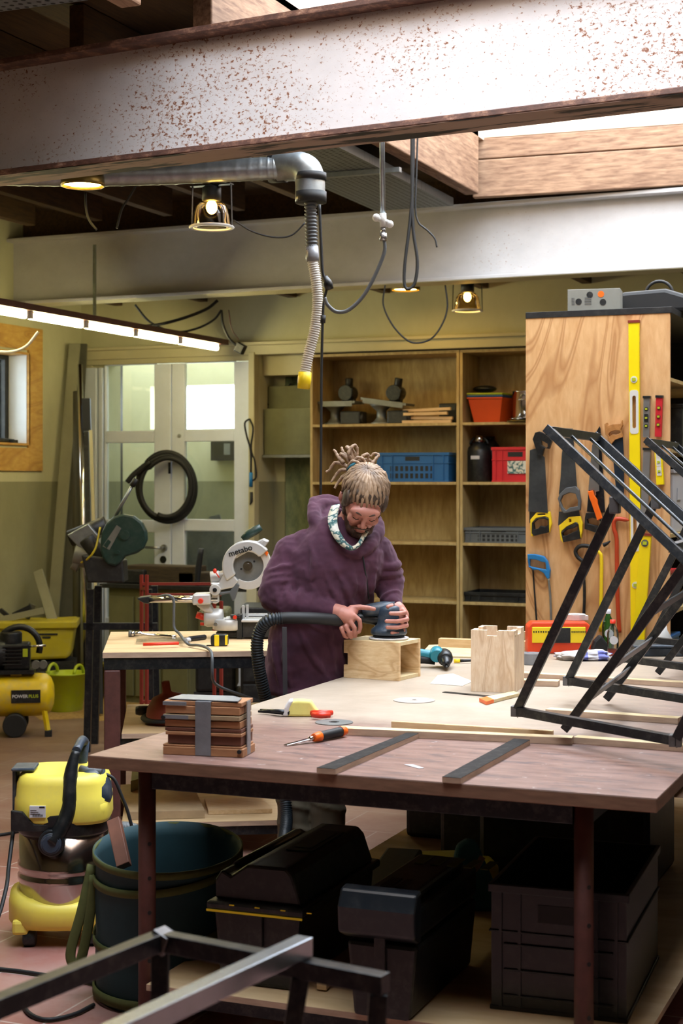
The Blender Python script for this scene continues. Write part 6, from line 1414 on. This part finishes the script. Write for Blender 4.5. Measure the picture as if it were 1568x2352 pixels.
for a, b_ in (((715, 1637), (762, 1637)), ((718, 1642), (757, 1643))): MB().tube([TT(*a, .014), TT((a[0]+b_[0])/2, a[1]+1, .016), TT(*b_, .014)], [.009, .011, .009], 12).build('red_handle', 'red_plastic', t, world=True)
t2, f2 = facing('cloth', 'folded yellow cloth wrapped round the middle of the pliers', 'cloth', 695, 1643, TT(695, 1643).dot(FW)-.01)
t2.location.z = TZ; ROOTM[t2.name] = Matrix.LocRotScale(t2.location, t2.rotation_euler, None)
MB().prism([(x/600., z/600.) for x, z in [(-38,1),(-34,18),(-26,32),(-8,33),(16,32),(28,15),(40,0)]], .06, PR(.03)).build('yellow_part', 'pale_yellow_cloth', t2, bevel=.008, seg=3)
MB().prism([(x/600., z/600.) for x, z in [(-40,1),(-36,19),(-27,33),(-18,33),(-26,16),(-28,1)]], .064, PR(.032)).build('white_edge', 'cloth_white', t2, bevel=.006, seg=3)
plate = lambda nm, lb, cat, c, r, th, m_, hole=True: None
def disc(nm, lb, cat, c, r, th, m_, hole=.011, h0=0):
    p = TT(*c); t = thing(nm, lb, cat, p); MB().prism(ell(2*r, 2*r, 40), th, Matrix.Translation((0, 0, h0+.0008)), [ell(2*hole, 2*hole, 16)]).build('disc', m_, t); MB().prism(ell(hole*3.2, hole*3.2, 24), .0005, Matrix.Translation((0, 0, h0+.0008+th)), [ell(2*hole, 2*hole, 16)]).build('centre_ring', 'black_rubber' if 'grind' in nm else m_, t); return t
disc('grinding_disc', 'dark grey cutting disc lying behind the chisel', 'disc', (767, 1660), .062, .002, 'dusty_steel')
disc('sanding_disc', 'round worn sanding disc lying in the dust in the middle of the table', 'disc', (951, 1609), .075, .0015, 'sandpaper', .008)
tag(slab_on(TT, [(928, 1757), (948, 1757), (974, 1765), (962, 1766)], .0008, .0016).build('paper_scrap', 'label_white'), 'small white paper scrap between the dark strips', 'paper')
tag(slab_on(TT, [(988, 1571), (1005, 1552), (1040, 1548), (1085, 1566), (1062, 1576)], .0008, .002).build('paper_sheet', 'paper'), 'sheet of pale sandpaper lying left of the standing box', 'paper')
tag(slab_on(TT, [(1015, 1591), (1022, 1589), (1142, 1600), (1136, 1603)], .001, .002).build('steel_ruler', 'black_steel'), 'thin dark steel ruler lying in front of the standing box', 'ruler')
tag(slab_on(TT, [(1101, 1611), (1180, 1595), (1192, 1600), (1118, 1619)], .001, .013).build('wood_wedge', 'ply_light', bevel=.001), 'small pale wood wedge with an orange end in front of the standing box', 'wedge')
t2 = bpy.data.objects['wood_wedge']; ROOTM['wood_wedge'] = Matrix.Identity(4); slab_on(TT, [(1100, 1612), (1118, 1608), (1134, 1615), (1117, 1620)], .0013, .0134).build('orange_end', 'orange_plastic', t2)
p = TT(1067, 1483, .01); tag(MB().ball((p.x, p.y, TZ+.022), .035, 20, (1.1, 1, .4)).build('white_soap', 'white_plastic'), 'white oval piece lying on the thin board behind the box', 'piece')
t = thing('paring_chisel', 'chisel with yellow collar lying beside the drill', 'chisel', TT(1060, 1520)); MB().tube([TT(1042, 1518, .012), TT(1056, 1518, .012)], .009, 10).build('yellow_collar', 'saw_yellow', t, world=True); MB().tube([TT(1056, 1518, .012), TT(1080, 1517, .012), TT(1100, 1517, .01)], [.007, .006, .004], 10).build('shaft', 'black_steel', t, world=True)
# drill
p = TT(1022, 1536); dD = p.dot(FW)
t, f = facing('cordless_drill', 'teal and black cordless drill lying beside the sanded box, chuck towards the camera', 'drill', 1022, 1536, dD)
MB().tube([f(1022, 1512, .10), f(1022, 1511, .05), f(1022, 1512, .0), f(1022, 1514, -.03)], [.032, .034, .033, .026], 24).build('gear_head', 'black_plastic', t)
MB().tube([f(1022, 1514, -.03), f(1022, 1516, -.045), f(1022, 1520, -.075), f(1022, 1524, -.085)], [.022, .021, .017, .012], 20).tube([f(1022, 1524, -.085), f(1022, 1526, -.105)], [.005, .004], 8).build('chuck', 'black_steel', t)
MB().tube([f(1005, 1504, .08), f(1004, 1506, .03), f(1003, 1508, .0)], [.03, .032, .026], 18).build('teal_body', 'teal_plastic', t)
MB().tube([f(1005, 1510, .05), f(975, 1506, .055), f(945, 1503, .06)], [.024, .021, .024], 14).build('grip', 'teal_plastic', t, bevel=.002)
MB().tube([f(1000, 1520, .045), f(975, 1518, .045), f(940, 1516, .045)], [.018, .017, .02], 12).build('grip_rubber', 'black_rubber', t)
MB().box(f(905, 1534, .0), f(948, 1500, .11)).build('battery', 'black_plastic', t, bevel=.006)
# rear items
t, f = facing('organiser_case', 'red and yellow parts organiser standing at the rear of the table against the cabinet', 'case', 1284, 1498, 7.25)
t.location.z = TZ; ROOTM[t.name] = Matrix.LocRotScale(t.location, t.rotation_euler, None)
hh = .145; ww = .145
MB().prism([(-ww, 0), (ww, 0), (ww, hh-.02), (ww-.02, hh), (-ww+.02, hh), (-ww, hh-.02)], .10, PR(.1)).build('red_shell', 'case_red_orange', t, bevel=.008)
MB().box((-ww+.02, -.006, .05), (ww-.025, -.0, hh-.022)).build('yellow_panel', 'saw_yellow', t, bevel=.003); MB().box((-.04, -.010, .05), (.05, -.006, hh-.026)).build('black_latch', 'black_plastic', t, bevel=.003)
b = MB()
for i in range(8): b.box((-ww+.025+i*.011, -.0075, hh-.048), (-ww+.031+i*.011, -.0062, hh-.04)); b.box((.055+i*.009, -.0075, hh-.048), (.060+i*.009, -.0062, hh-.04))
b.build('grille', 'black_rubber', t)
t, f = facing('tape_roll', 'white tape roll lying on top of the red organiser', 'tape', 1325, 1431, 7.3)
t.location.z = TZ+hh+.0005; MB().prism(ell(.095, .095, 28), .028, Matrix.Translation((0, .05, 0)), [ell(.05, .05, 20)]).build('roll', 'ptfe_tape', t, bevel=.002); MB().box((.03, .02, .002), (.055, .06, .022)).build('loose_end', 'ptfe_tape', t)
p = TT(1222, 1525); t = thing('tape_roll', 'grey duct tape roll lying right of the standing box', 'tape', p); MB().prism(ell(.10, .10, 36), .047, Matrix.Translation((0, 0, .0008)), [ell(.07, .07, 24)]).build('roll', 'duct_tape', t, bevel=.001); MB().prism(ell(.07, .07, 28), .045, Matrix.Translation((0, 0, .001)), [ell(.064, .064, 24)]).build('core', 'label_white', t)
def bottle(label, px, py, d, H, r, m_, capm, liq=None, lab=True):
    t, f = facing('bottle', label, 'bottle', px, py, d); t.location.z = TZ; k = H/.2
    MB().lathe([(.0001, .001), (r, .002), (r, H*.62), (r*.85, H*.72), (r*.4, H*.86), (r*.38, H*.93)], n=28, cap=False).build('bottle_body', m_, t)
    MB().lathe([(r*.5, H*.9), (r*.5, H), (.0001, H)], n=20, cap=False).build('cap', capm, t)
    if liq: MB().lathe([(.0001, .003), (r*.93, .003), (r*.93, H*.2), (.0001, H*.2)], n=24, cap=False).build('liquid', liq, t)
    if lab: MB().cyl((0, -r-.0008, H*.45), (0, -r+.004, H*.45), r*.72, 24).build('round_label', 'label_white', t)
bottle('clear bottle with red cap, red liquid and round white label', 1407, 1490, 7.15, .165, .026, 'bottle_clear', 'red_plastic', 'red_plastic')
bottle('green glass bottle behind the red capped one', 1396, 1480, 7.3, .20, .028, 'bottle_green', 'label_white')
t, f = facing('cleaning_rag', 'crumpled white and blue checked rag lying under the steel frame', 'rag', 1345, 1515, TT(1345, 1515).dot(FW)); t.location.z = TZ
b = MB(); bm = b.bm; bmesh.ops.create_icosphere(bm, subdivisions=5, radius=1.0)
for v in bm.verts:
    n_ = mnoise.noise(v.co*1.7)*.5+mnoise.noise(v.co*4.5)*.28; v.co *= 1+n_*.6; v.co = Vector((v.co.x*.125, v.co.y*.07, max(.001, v.co.z*.026+.018)))
for fc in bm.faces: fc.smooth = True
b.build('rag_cloth', 'checked_rag', t)
t, f = facing('open_case', 'dark open tool case at the right rear of the table', 'case', 1520, 1508, TT(1520, 1508).dot(FW)); t.location.z = TZ
MB().box((-.12, 0, 0), (.25, .25, .04)).box((-.13, -.01, .04), (.26, .26, .05)).build('case_body', 'dark_blue_grey_plastic', t, bevel=.006)
t, f = facing('paper_funnel', 'white plastic funnel standing on the dark open case', 'funnel', 1522, 1478, TT(1520, 1508).dot(FW)+.08); t.location.z = TZ+.051; MB().lathe([(.05, 0), (.052, .004), (.02, .06), (.012, .10), (.0001, .10)], n=28, cap=False).build('funnel_body', 'white_plastic', t)
t, f = facing('black_cone', 'black tool pouch standing behind the rag left of the bottle', 'pouch', 1378, 1487, 7.25); t.location.z = TZ; MB().prism([(-.05, 0), (.05, 0), (.03, .05), (0, .09), (-.03, .06)], .05, PR(.03)).build('pouch_body', 'black_rubber', t, bevel=.01)
t, f = facing('small_part', 'small orange plastic part by the dark case', 'part', 1450, 1492, TT(1450, 1492).dot(FW)); t.location.z = TZ; MB().box((-.012, 0, 0), (.012, .02, .018)).build('body', 'orange_plastic', t, bevel=.003)
# ---------------------------------------------------------------- the worker
PD = 6.5; PSC = F0/PD; PFY = 1100+HC*PSC
man, f = facing('person', 'man in a maroon hoodie with tied up dreadlocks sanding a wooden box', 'person', 735, PFY, PD)
P3 = lambda x, y, off=0: f(x, y, off)
def remesh(o, vox, it=4, fac=.5, disp=None):
    m_ = o.modifiers.new('remesh', 'REMESH'); m_.mode = 'VOXEL'; m_.voxel_size = vox; m_.use_smooth_shade = True
    s_ = o.modifiers.new('smooth', 'SMOOTH'); s_.iterations = it; s_.factor = fac
    if disp:
        tx = bpy.data.textures.new('folds', 'CLOUDS'); tx.noise_scale = disp[1]; tx.noise_depth = 2
        d_ = o.modifiers.new('folds', 'DISPLACE'); d_.texture = tx; d_.strength = disp[0]; d_.mid_level = .5; d_.texture_coords = 'LOCAL'
    return o
def chain(b, pts, rs, n=18):
    b.tube(pts, rs, n)
    b.ball(pts[0], rs[0], 14); b.ball(pts[-1], rs[-1], 14)
def loft(b, secs, n=36, pw=2.3):
    rings = []
    for cx, cy, hw, hd, off in secs:
        c = P3(cx, cy, off); r = []
        for k in range(n):
            a_ = 2*PI*k/n; c_, s_ = math.cos(a_), math.sin(a_); r.append(b.bm.verts.new(c+Vector((hw/PSC*math.copysign(abs(c_)**(2/pw), c_), hd*math.copysign(abs(s_)**(2/pw), s_), 0))))
        rings.append(r)
    for q, w_ in zip(rings, rings[1:]):
        for k in range(n): b.bm.faces.new((q[k], q[(k+1) % n], w_[(k+1) % n], w_[k]))
    b.bm.faces.new(rings[0][::-1]); b.bm.faces.new(rings[-1])
TOR = [(703, 1592, 93, .150, .02), (704, 1575, 97, .155, .02), (706, 1530, 98, .158, .015), (712, 1480, 97, .152, .005), (726, 1420, 101, .146, -.01), (746, 1360, 112, .142, -.025), (762, 1305, 122, .140, -.04), (770, 1266, 114, .125, -.045), (773, 1238, 92, .108, -.045), (778, 1210, 66, .082, -.045), (790, 1185, 45, .065, -.045)]
def front(px, py, lift=0.0):
    T_ = sorted(TOR, key=lambda q: q[1])
    for a_, b_ in zip(T_, T_[1:]):
        if a_[1] <= py <= b_[1]:
            k = (py-a_[1])/(b_[1]-a_[1]); cx, hw, hd, off = [a_[i]+(b_[i]-a_[i])*k for i in (0, 2, 3, 4)]
            q = min(1, abs((px-cx)/hw)); return P3(px, py, off-hd*(1-q**2.3)**(1/2.3)-lift)
    return P3(px, py, -.1)
# joints
SR, ER, WR = P3(672, 1270, -.04), P3(636, 1366, -.10), P3(768, 1396, -.17)
SL, EL, WL = P3(868, 1268, -.02), P3(893, 1342, .0), P3(899, 1386, -.085)
HP = [(-.075, 690), (.075, 762)]
# head frame
pit, rol, yaw = math.radians(42), math.radians(-8), math.radians(8)
HC0 = P3(832, 1156, -.14)
HM = Matrix.Translation(HC0) @ Matrix.Rotation(-rol, 4, 'Y') @ Matrix.Rotation(yaw, 4, 'Z') @ Matrix.Rotation(pit, 4, 'X')   # local: x his left, -y forward, z up
HS = 1.07
def Hd(x, y, z): return HM @ Vector((x*HS, y*HS, z*HS))
HR = HM.to_3x3().to_4x4()
b = MB()
def hb(c, r, sc=(1, 1, 1)): b.ball(Hd(*c), r*HS, 24, sc, HR)
hb((0, .012, .035), .088, (.88, 1.08, 1.0))          # cranium
hb((0, -.022, .012), .074, (.93, .95, 1.05))          # face upper
hb((0, -.032, -.045), .056, (1.0, .95, 1.05))         # jaw
hb((0, -.070, -.083), .022, (1.15, .8, .8))           # chin
hb((0, -.080, .035), .040, (1.45, .55, .55))          # brow
for sx in (-1, 1):
    hb((sx*.036, -.074, -.008), .024, (1, .8, .9))    # cheek
    hb((sx*.030, -.086, .017), .0125, (1.2, .7, .8))  # eyelid
    hb((sx*.011, -.099, -.022), .0085, (1, 1, .9))    # nostril wing
    chain(b, [Hd(sx*.078, .008, .025), Hd(sx*.086, .014, .03), Hd(sx*.087, .012, .005), Hd(sx*.078, .004, -.015)], [.006, .009, .009, .006], 10)
    hb((sx*.083, .014, .012), .017, (.35, .8, 1.35))
chain(b, [Hd(0, -.088, .028), Hd(0, -.097, .005), Hd(0, -.108, -.014)], [.008, .0095, .011], 12)
hb((0, -.090, -.046), .013, (1.7, .6, .45)); hb((0, -.088, -.057), .013, (1.5, .65, .5))   # lips
chain(b, [Hd(0, .02, -.03), P3(800, 1205, -.07), P3(785, 1235, -.03)], [.056, .055, .065])
loft(b, [(c[0], c[1], c[2]*.82, c[3]*.82, c[4]) for c in TOR])
chain(b, [SR, ER], [.055, .043]); chain(b, [ER, WR], [.043, .029]); chain(b, [SL, EL], [.052, .042]); chain(b, [EL, WL], [.042, .029])
chain(b, [P3(700, 1570, .02), P3(686, 1780, .03), P3(684, 1980, .04)], [.085, .055, .04]); chain(b, [P3(735, 1570, .02), P3(752, 1780, .0), P3(756, 1980, .03)], [.085, .055, .04])
# right hand (nearer the hose): palm, four fingers closed round the sander's rear grip, thumb along its top
def finger(pts, r0=.0095, r1=.0078):
    k = len(pts); chain(b, [P3(*q) for q in pts], [r0+(r1-r0)*i/(k-1) for i in range(k)], 12)
chain(b, [P3(766, 1394, -.17), P3(784, 1400, -.185), P3(800, 1408, -.19)], [.030, .034, .032]); b.ball(P3(797, 1420, -.185), .032, 16, (.9, .55, 1.05)); b.ball(P3(806, 1396, -.182), .026, 16, (1.1, .7, .8))
finger([(806, 1388, -.18), (826, 1386, -.185), (843, 1388, -.18), (857, 1391, -.175)], .0125, .0085)
finger([(812, 1404, -.205), (824, 1414, -.208), (826, 1430, -.2), (823, 1441, -.19)], .0105, .0085)
finger([(804, 1418, -.212), (813, 1431, -.214), (813, 1444, -.203), (815, 1451, -.185)], .0105, .0085)
finger([(794, 1428, -.208), (800, 1440, -.21), (802, 1450, -.198), (806, 1454, -.178)], .010, .0082)
finger([(783, 1432, -.2), (788, 1443, -.2), (791, 1451, -.188), (797, 1454, -.17)], .009, .0075)
# left hand over the front of the sander: knuckles at the right, fingers closing towards the camera
chain(b, [P3(900, 1384, -.085), P3(912, 1395, -.10), P3(922, 1408, -.11)], [.027, .030, .027]); b.ball(P3(922, 1418, -.105), .030, 16, (.6, .85, 1.15))
finger([(922, 1396, -.12), (927, 1400, -.15), (912, 1401, -.178), (893, 1400, -.190)], .0105, .0085)
finger([(928, 1411, -.12), (932, 1415, -.15), (908, 1418, -.182), (884, 1417, -.192)], .0105, .0085)
finger([(928, 1424, -.118), (931, 1429, -.148), (908, 1432, -.180), (886, 1431, -.190)], .0100, .0082)
finger([(922, 1436, -.112), (924, 1441, -.14), (910, 1445, -.165), (896, 1444, -.178)], .0090, .0075)
finger([(905, 1388, -.11), (898, 1386, -.13), (888, 1387, -.150)], .0125, .009)
body = remesh(b.build('body', 'skin', man), .0036, 3, .5)

# hoodie
b = MB(); loft(b, TOR)
chain(b, [SR, P3(652, 1310, -.06), P3(637, 1348, -.095)], [.076, .074, .072]); chain(b, [P3(637, 1352, -.10), ER, P3(664, 1382, -.125)], [.073, .071, .066]); chain(b, [P3(664, 1382, -.125), P3(712, 1390, -.15), P3(752, 1395, -.165)], [.067, .060, .046])
chain(b, [SL+Vector((-.005, 0, .0)), P3(880, 1305, -.01), EL], [.072, .066, .060]); chain(b, [EL, P3(897, 1364, -.04), P3(899, 1380, -.07)], [.058, .052, .043])
b.ball(P3(712, 1258, -.04), .088, 18, (1, .9, .9)); b.ball(P3(842, 1262, -.035), .085, 18, (1, .9, .9))
def ridge(pts, r=.011, sur=True):
    q = smooth_path([front(x, y, -.002) if sur else P3(x, y, o_) for x, y, o_ in [(p+(0,))[:3] for p in pts]], 6); k = len(q)
    b.tube(q, [r*(.35+.65*math.sin(PI*(i+.5)/k)) for i in range(k)], 8)
for rr_ in ([(700, 1300), (735, 1380), (760, 1460), (770, 1540)], [(735, 1290), (775, 1370), (795, 1440)], [(770, 1300), (800, 1360), (812, 1420)], [(690, 1440), (720, 1500), (760, 1560)], [(840, 1290), (830, 1350), (838, 1400)], [(862, 1300), (850, 1345), (856, 1390)],
            [(650, 1450), (660, 1520), (668, 1570)], [(760, 1450), (785, 1510), (790, 1560)], [(715, 1250), (722, 1290), (716, 1330)], [(690, 1400), (730, 1430), (790, 1440)], [(630, 1470), (640, 1530), (650, 1580)], [(800, 1280), (812, 1330), (806, 1380)]): ridge(rr_, .017)
def cuffring(c, ax, r, w=.009):
    c = Vector(c); ax = Vector(ax).normalized(); u_ = ax.orthogonal().normalized(); v_ = ax.cross(u_); b.tube([c+u_*(r*math.cos(2*PI*i/24))+v_*(r*math.sin(2*PI*i/24)) for i in range(24)], w, 8, closed=True)
fa = (WR-ER).normalized()
for k_, r_, w_ in ((.12, .069, .014), (.28, .064, .015), (.47, .058, .013), (.66, .053, .012), (.88, .044, .006)): cuffring(ER.lerp(WR, k_), fa+Vector((.2*(k_-.5), 0, .35-k_*.3)), r_, w_)
ua = (ER-SR).normalized()
for k_, r_ in ((.45, .074), (.62, .072), (.78, .071)): cuffring(SR.lerp(ER, k_), ua+Vector((.5, 0, .1)), r_, .015)
for k_, r_ in ((.35, .066), (.6, .062), (.85, .058)): cuffring(SL.lerp(EL, k_), (EL-SL)+Vector((-.05, 0, 0)), r_, .014)
for k_, r_ in ((.3, .054), (.7, .046)): cuffring(EL.lerp(WL, k_), (WL-EL)+Vector((.03, 0, 0)), r_, .008)
for c_ in ((703, 1580, 95, .154),):
    b.tube([P3(703+95*math.cos(2*PI*i/40), 1582, .02+.154*math.sin(2*PI*i/40)) for i in range(40)], .011, 8, closed=True)
# collar and hood
hood = [P3(*q) for q in [(822, 1264, -.165), (790, 1258, -.16), (752, 1240, -.12), (727, 1207, -.06), (724, 1174, .0), (748, 1162, .06), (790, 1165, .09), (835, 1175, .08), (862, 1196, .03), (868, 1216, -.04), (852, 1244, -.12)]]
b.tube(smooth_path(hood+[hood[0]], 5)[:-1], .027, 12, closed=True)
h2 = [P3(*q) for q in [(752, 1232, -.12), (722, 1195, -.05), (716, 1160, .02), (724, 1150, .07), (752, 1148, .10), (782, 1152, .11)]]
b.tube(smooth_path(h2, 5), .020, 12); b.tube(smooth_path([P3(*q) for q in [(742, 1200, -.02), (752, 1180, .02), (770, 1172, .04), (784, 1176, .03)]], 4), .016, 10)
hoodie = remesh(b.build('hoodie', 'maroon_fleece', man), .0058, 3, .5, (.020, .075))
MB().tube(smooth_path([front(831, 1268, .012), front(836, 1300, .006), front(842, 1340, .006), front(846, 1372, .008)], 6), .0032, 8).build('drawstring', 'black_rubber', man)
# trousers and shoes
b = MB()
chain(b, [P3(690, 1560, .03), P3(680, 1700, .03), P3(675, 1860, .02), P3(676, 1960, .03)], [.105, .088, .072, .068]); chain(b, [P3(726, 1560, .03), P3(742, 1700, .02), P3(752, 1860, .0), P3(756, 1960, .02)], [.105, .088, .072, .068])
for (x, y, o_, r_) in ((675, 1780, .02, .077), (675, 1850, .02, .074), (676, 1900, .02, .072), (752, 1790, .0, .077), (752, 1850, .0, .074), (754, 1910, .01, .071)): cuffring(P3(x, y, o_), (.25, .1, 1), r_, .008)
remesh(b.build('trousers', 'trouser_khaki', man), .008, 4, .5, (.014, .10))
for x_, o_ in ((678, -.02), (760, -.04)):
    b = MB(); b.ball(P3(x_, 1988, o_-.05)+Vector((0, 0, 0)), .05, 20, (1, 1.7, .75)); b.ball(P3(x_, 1970, o_+.04), .05, 18, (.9, 1, 1.1)); o = b.build('shoe', 'black_rubber', man); remesh(o, .008, 3)
    for v in o.data.vertices: v.co.z = max(v.co.z, .002)

# hair
b = MB()
for c_, r_, sc_ in (((0, .022, .046), .094, (.90, 1.06, .98)), ((0, .05, .01), .080, (.95, .85, .95)), ((0, -.026, .088), .056, (1.12, .85, .60))): b.ball(Hd(*c_), r_*HS, 28, sc_, HR)
for sx in (-1, 1):
    b.ball(Hd(sx*.070, -.020, .045), .030*HS, 14, (.55, 1.3, 1.35), HR); b.ball(Hd(sx*.077, -.018, .012), .013*HS, 12, (.6, 1, 2.0), HR)
remesh(b.build('hair_cap', 'hair_brown', man), .005, 2)
BUN = Hd(-.012, .052, .150)
rnd = random.Random(5)
b = MB()
ce = Vector((0, .022, .046)); er = Vector((.0846, .0996, .0925)); top = Vector((-.12, .18, 1)).normalized()
for ring_i, (cnt, ph) in enumerate(((30, 0), (24, .1))):
    for i in range(cnt):
        a_ = -PI+2*PI*i/cnt+ph; th_ = math.radians(84 if abs(a_) < 1.1 else 84+18*min(1, (abs(a_)-1.1)/.8))-ring_i*.35+rnd.uniform(-.05, .05)
        d0 = Vector((math.sin(th_)*math.sin(a_), -math.sin(th_)*math.cos(a_), math.cos(th_))); pts = []
        for j in range(15):
            q = d0.slerp(top, j/14*.97) if True else d0; w_ = math.sin(j*1.1+i*2.1)*.0018
            pts.append(Hd(*(ce+Vector((q.x*er.x, q.y*er.y, q.z*er.z))*(1.012+.035*math.sin(PI*j/14)+ring_i*.02)+Vector((w_, w_, 0)))))
        b.tube(pts, [(.0022+.0062*math.sin(PI*min(1, .1+j/17)))*(1+.2*math.sin(j*2.3+i)) for j in range(15)], 7)
b.build('pulled_back_dreadlocks', 'hair_strand' if 'hair_strand' in MATS else 'dread_blond', man)
b = MB()
bx, by = 812, 1068
loops = [[(812, 1075, -.05), (795, 1048, -.06), (782, 1040, -.05), (790, 1062, -.04), (806, 1078, -.04)], [(815, 1072, -.05), (805, 1035, -.07), (795, 1024, -.06), (810, 1030, -.05), (822, 1060, -.04)], [(818, 1070, -.05), (832, 1045, -.07), (845, 1042, -.06), (838, 1062, -.05), (822, 1076, -.05)],
         [(822, 1072, -.05), (845, 1070, -.06), (862, 1050, -.05), (868, 1042, -.04), (858, 1038, -.04), (850, 1046, -.04)], [(808, 1075, -.05), (785, 1062, -.05), (768, 1060, -.04), (756, 1076, -.03), (748, 1080, -.03)], [(805, 1078, -.05), (785, 1075, -.05), (772, 1086, -.04), (760, 1104, -.04)],
         [(808, 1080, -.04), (790, 1088, -.04), (776, 1104, -.03), (768, 1118, -.03)], [(812, 1060, -.06), (800, 1040, -.08), (812, 1020, -.07), (820, 1030, -.06), (818, 1060, -.05)], [(824, 1068, -.06), (838, 1080, -.07), (858, 1082, -.06), (872, 1090, -.05), (878, 1084, -.05)],
         [(802, 1068, -.07), (820, 1048, -.09), (836, 1056, -.08), (830, 1074, -.07)], [(798, 1072, -.07), (810, 1056, -.10), (828, 1066, -.09), (822, 1082, -.07)], [(790, 1060, -.06), (778, 1048, -.05), (770, 1034, -.04), (765, 1030, -.04)], [(800, 1050, -.05), (788, 1036, -.05), (784, 1024, -.04)], [(828, 1058, -.05), (842, 1052, -.05), (856, 1060, -.04), (846, 1070, -.04)], [(806, 1078, -.08), (818, 1070, -.10), (832, 1076, -.09), (842, 1092, -.09)]]
for i, lp in enumerate(loops):
    q = smooth_path([P3(x, y+4, o_-.045) for x, y, o_ in lp], 6); b.tube(q, [(.0085-.0045*j/len(q))*(1+.18*math.sin(j*1.9+i)) for j in range(len(q))], 8)
b.ball(P3(813, 1074, -.10), .030, 14, (1.1, 1, .8))
b.build('dreadlock_bun', 'dread_blond', man)
MB().tube([P3(797, 1080, -.135), P3(806, 1070, -.15), P3(818, 1062, -.14)], .006, 8).build('hair_tie', 'blue_cloth', man)
# beard, moustache, brows
b = MB()
for c_, r_, sc_ in (((0, -.062, -.086), .032, (1.25, .95, .80)), ((.045, -.030, -.055), .026, (.55, 1.35, 1.35)), ((-.045, -.030, -.055), .026, (.55, 1.35, 1.35)), ((.066, -.012, -.018), .016, (.55, 1.2, 2.2)), ((-.066, -.012, -.018), .016, (.55, 1.2, 2.2)), ((.030, -.058, -.072), .026, (.9, 1, .9)), ((-.030, -.058, -.072), .026, (.9, 1, .9))): b.ball(Hd(*c_), r_*HS, 18, sc_, HR)
chain(b, [Hd(-.032, -.082, -.050), Hd(-.016, -.095, -.036), Hd(0, -.099, -.033), Hd(.016, -.095, -.036), Hd(.032, -.082, -.050)], [.005, .007, .006, .007, .005], 10)
remesh(b.build('beard', 'beard_brown', man), .004, 2)
for sx in (-1, 1):
    MB().tube([Hd(sx*.014, -.0985, .034), Hd(sx*.030, -.0975, .041), Hd(sx*.048, -.084, .036)], [.0035, .0042, .002], 8).build('eyebrow', 'beard_brown', man)
    MB().tube([Hd(sx*.019, -.0955, .009), Hd(sx*.030, -.0965, .006), Hd(sx*.042, -.090, .010)], .0016, 6).build('eyelash_line', 'beard_brown', man)
# neck band
oo = smooth_path([P3(*p_) for p_ in [(762, 1162, -.06), (754, 1185, -.12), (756, 1208, -.165), (768, 1232, -.19), (786, 1251, -.205), (805, 1259, -.215), (822, 1252, -.21), (834, 1236, -.19), (848, 1214, -.14)]], 6)
ii = smooth_path([P3(*p_) for p_ in [(780, 1158, -.075), (775, 1185, -.135), (776, 1205, -.17), (784, 1224, -.195), (796, 1241, -.21), (808, 1249, -.217), (818, 1244, -.212), (826, 1232, -.19), (838, 1210, -.14)]], 6)
b = MB(); n_ = len(oo); b.faces(list(oo)+list(ii), [(k, k+1, n_+k+1, n_+k) for k in range(n_-1)], True)
nb = b.build('neck_band', 'patterned_neck_band', man); sm = nb.modifiers.new('thick', 'SOLIDIFY'); sm.thickness = .007; sm.offset = 0

# ---------------------------------------------------------------- sander and its hose
sp = SBM @ Vector((SBL*.62, SBD*.5, SBH)); sd = (sp-CO).dot(FW)
sander, g_ = facing('orbital_sander', 'grey black orbital sander held by the man on top of the wooden box', 'sander', 784+F0*(sp-CO).dot(RT)/sd, 1100-F0*(sp.z-HC)/sd, sd)
sander.location = sp+Vector((0, 0, .001)); ROOTM[sander.name] = Matrix.LocRotScale(sander.location, sander.rotation_euler, None)
MB().lathe([(.0001, 0), (.078, 0), (.080, .004), (.080, .008), (.0001, .008)], n=44, cap=False).build('sanding_pad', 'cloth_white', sander)
MB().lathe([(.062, .008), (.064, .014), (.062, .02)], n=40).build('backing_pad', 'black_rubber', sander)
MB().lathe([(.070, .020), (.074, .026), (.072, .040), (.060, .050), (.049, .060), (.046, .075), (.047, .095), (.049, .115), (.046, .130), (.030, .138), (.0001, .140)], n=40, cap=False).build('motor_body', 'dark_blue_grey_plastic', sander)
MB().tube([(.02, -.0, .118), (-.03, -.0, .122), (-.07, .0, .118), (-.10, .01, .112)], [.036, .030, .026, .024], 20).build('grip_head', 'dark_blue_grey_plastic', sander)
MB().tube([(-.02, .01, .075), (-.06, .015, .078), (-.11, .02, .085), (-.15, .02, .09)], [.026, .022, .021, .022], 18).build('dust_port', 'black_plastic', sander)
hs = thing('vacuum_hose', 'black ribbed extraction hose looping from the sander down past the man', 'hose', P3(600, 1430, -.2) if False else W(600, 1430, d=6.30))
MB().tube(smooth_path([W(815, 1430, d=6.37), W(770, 1424, d=6.30), W(720, 1420, d=6.26), W(670, 1419, d=6.25), W(645, 1420, d=6.25)], 6), .0235, 18).build('smooth_sleeve', 'black_rubber', hs, world=True)
p_, r_ = ribbed([W(648, 1420, d=6.25), W(618, 1425, d=6.25), W(598, 1446, d=6.27), W(590, 1480, d=6.28), (W(594, 1530, d=6.30)), W(604, 1580, d=6.33), W(618, 1640, d=6.38), W(640, 1740, d=6.42), W(656, 1850, d=6.40), W(655, 1910, d=6.30), W(636, 1970, d=6.15), W(560, 2015, z=.03)], .0235, .011, .0022, 40)
MB().tube(p_, r_, 18).build('ribbed_hose', 'hose_dark', hs, world=True)
tag(MB().bar(W(653, 1440, d=6.22), W(655, 1608, d=6.3), .018, .002, up=FW).build('grey_strap', 'apron_grey'), 'narrow grey strap hanging straight down from the hose in front of the hoodie', 'strap')
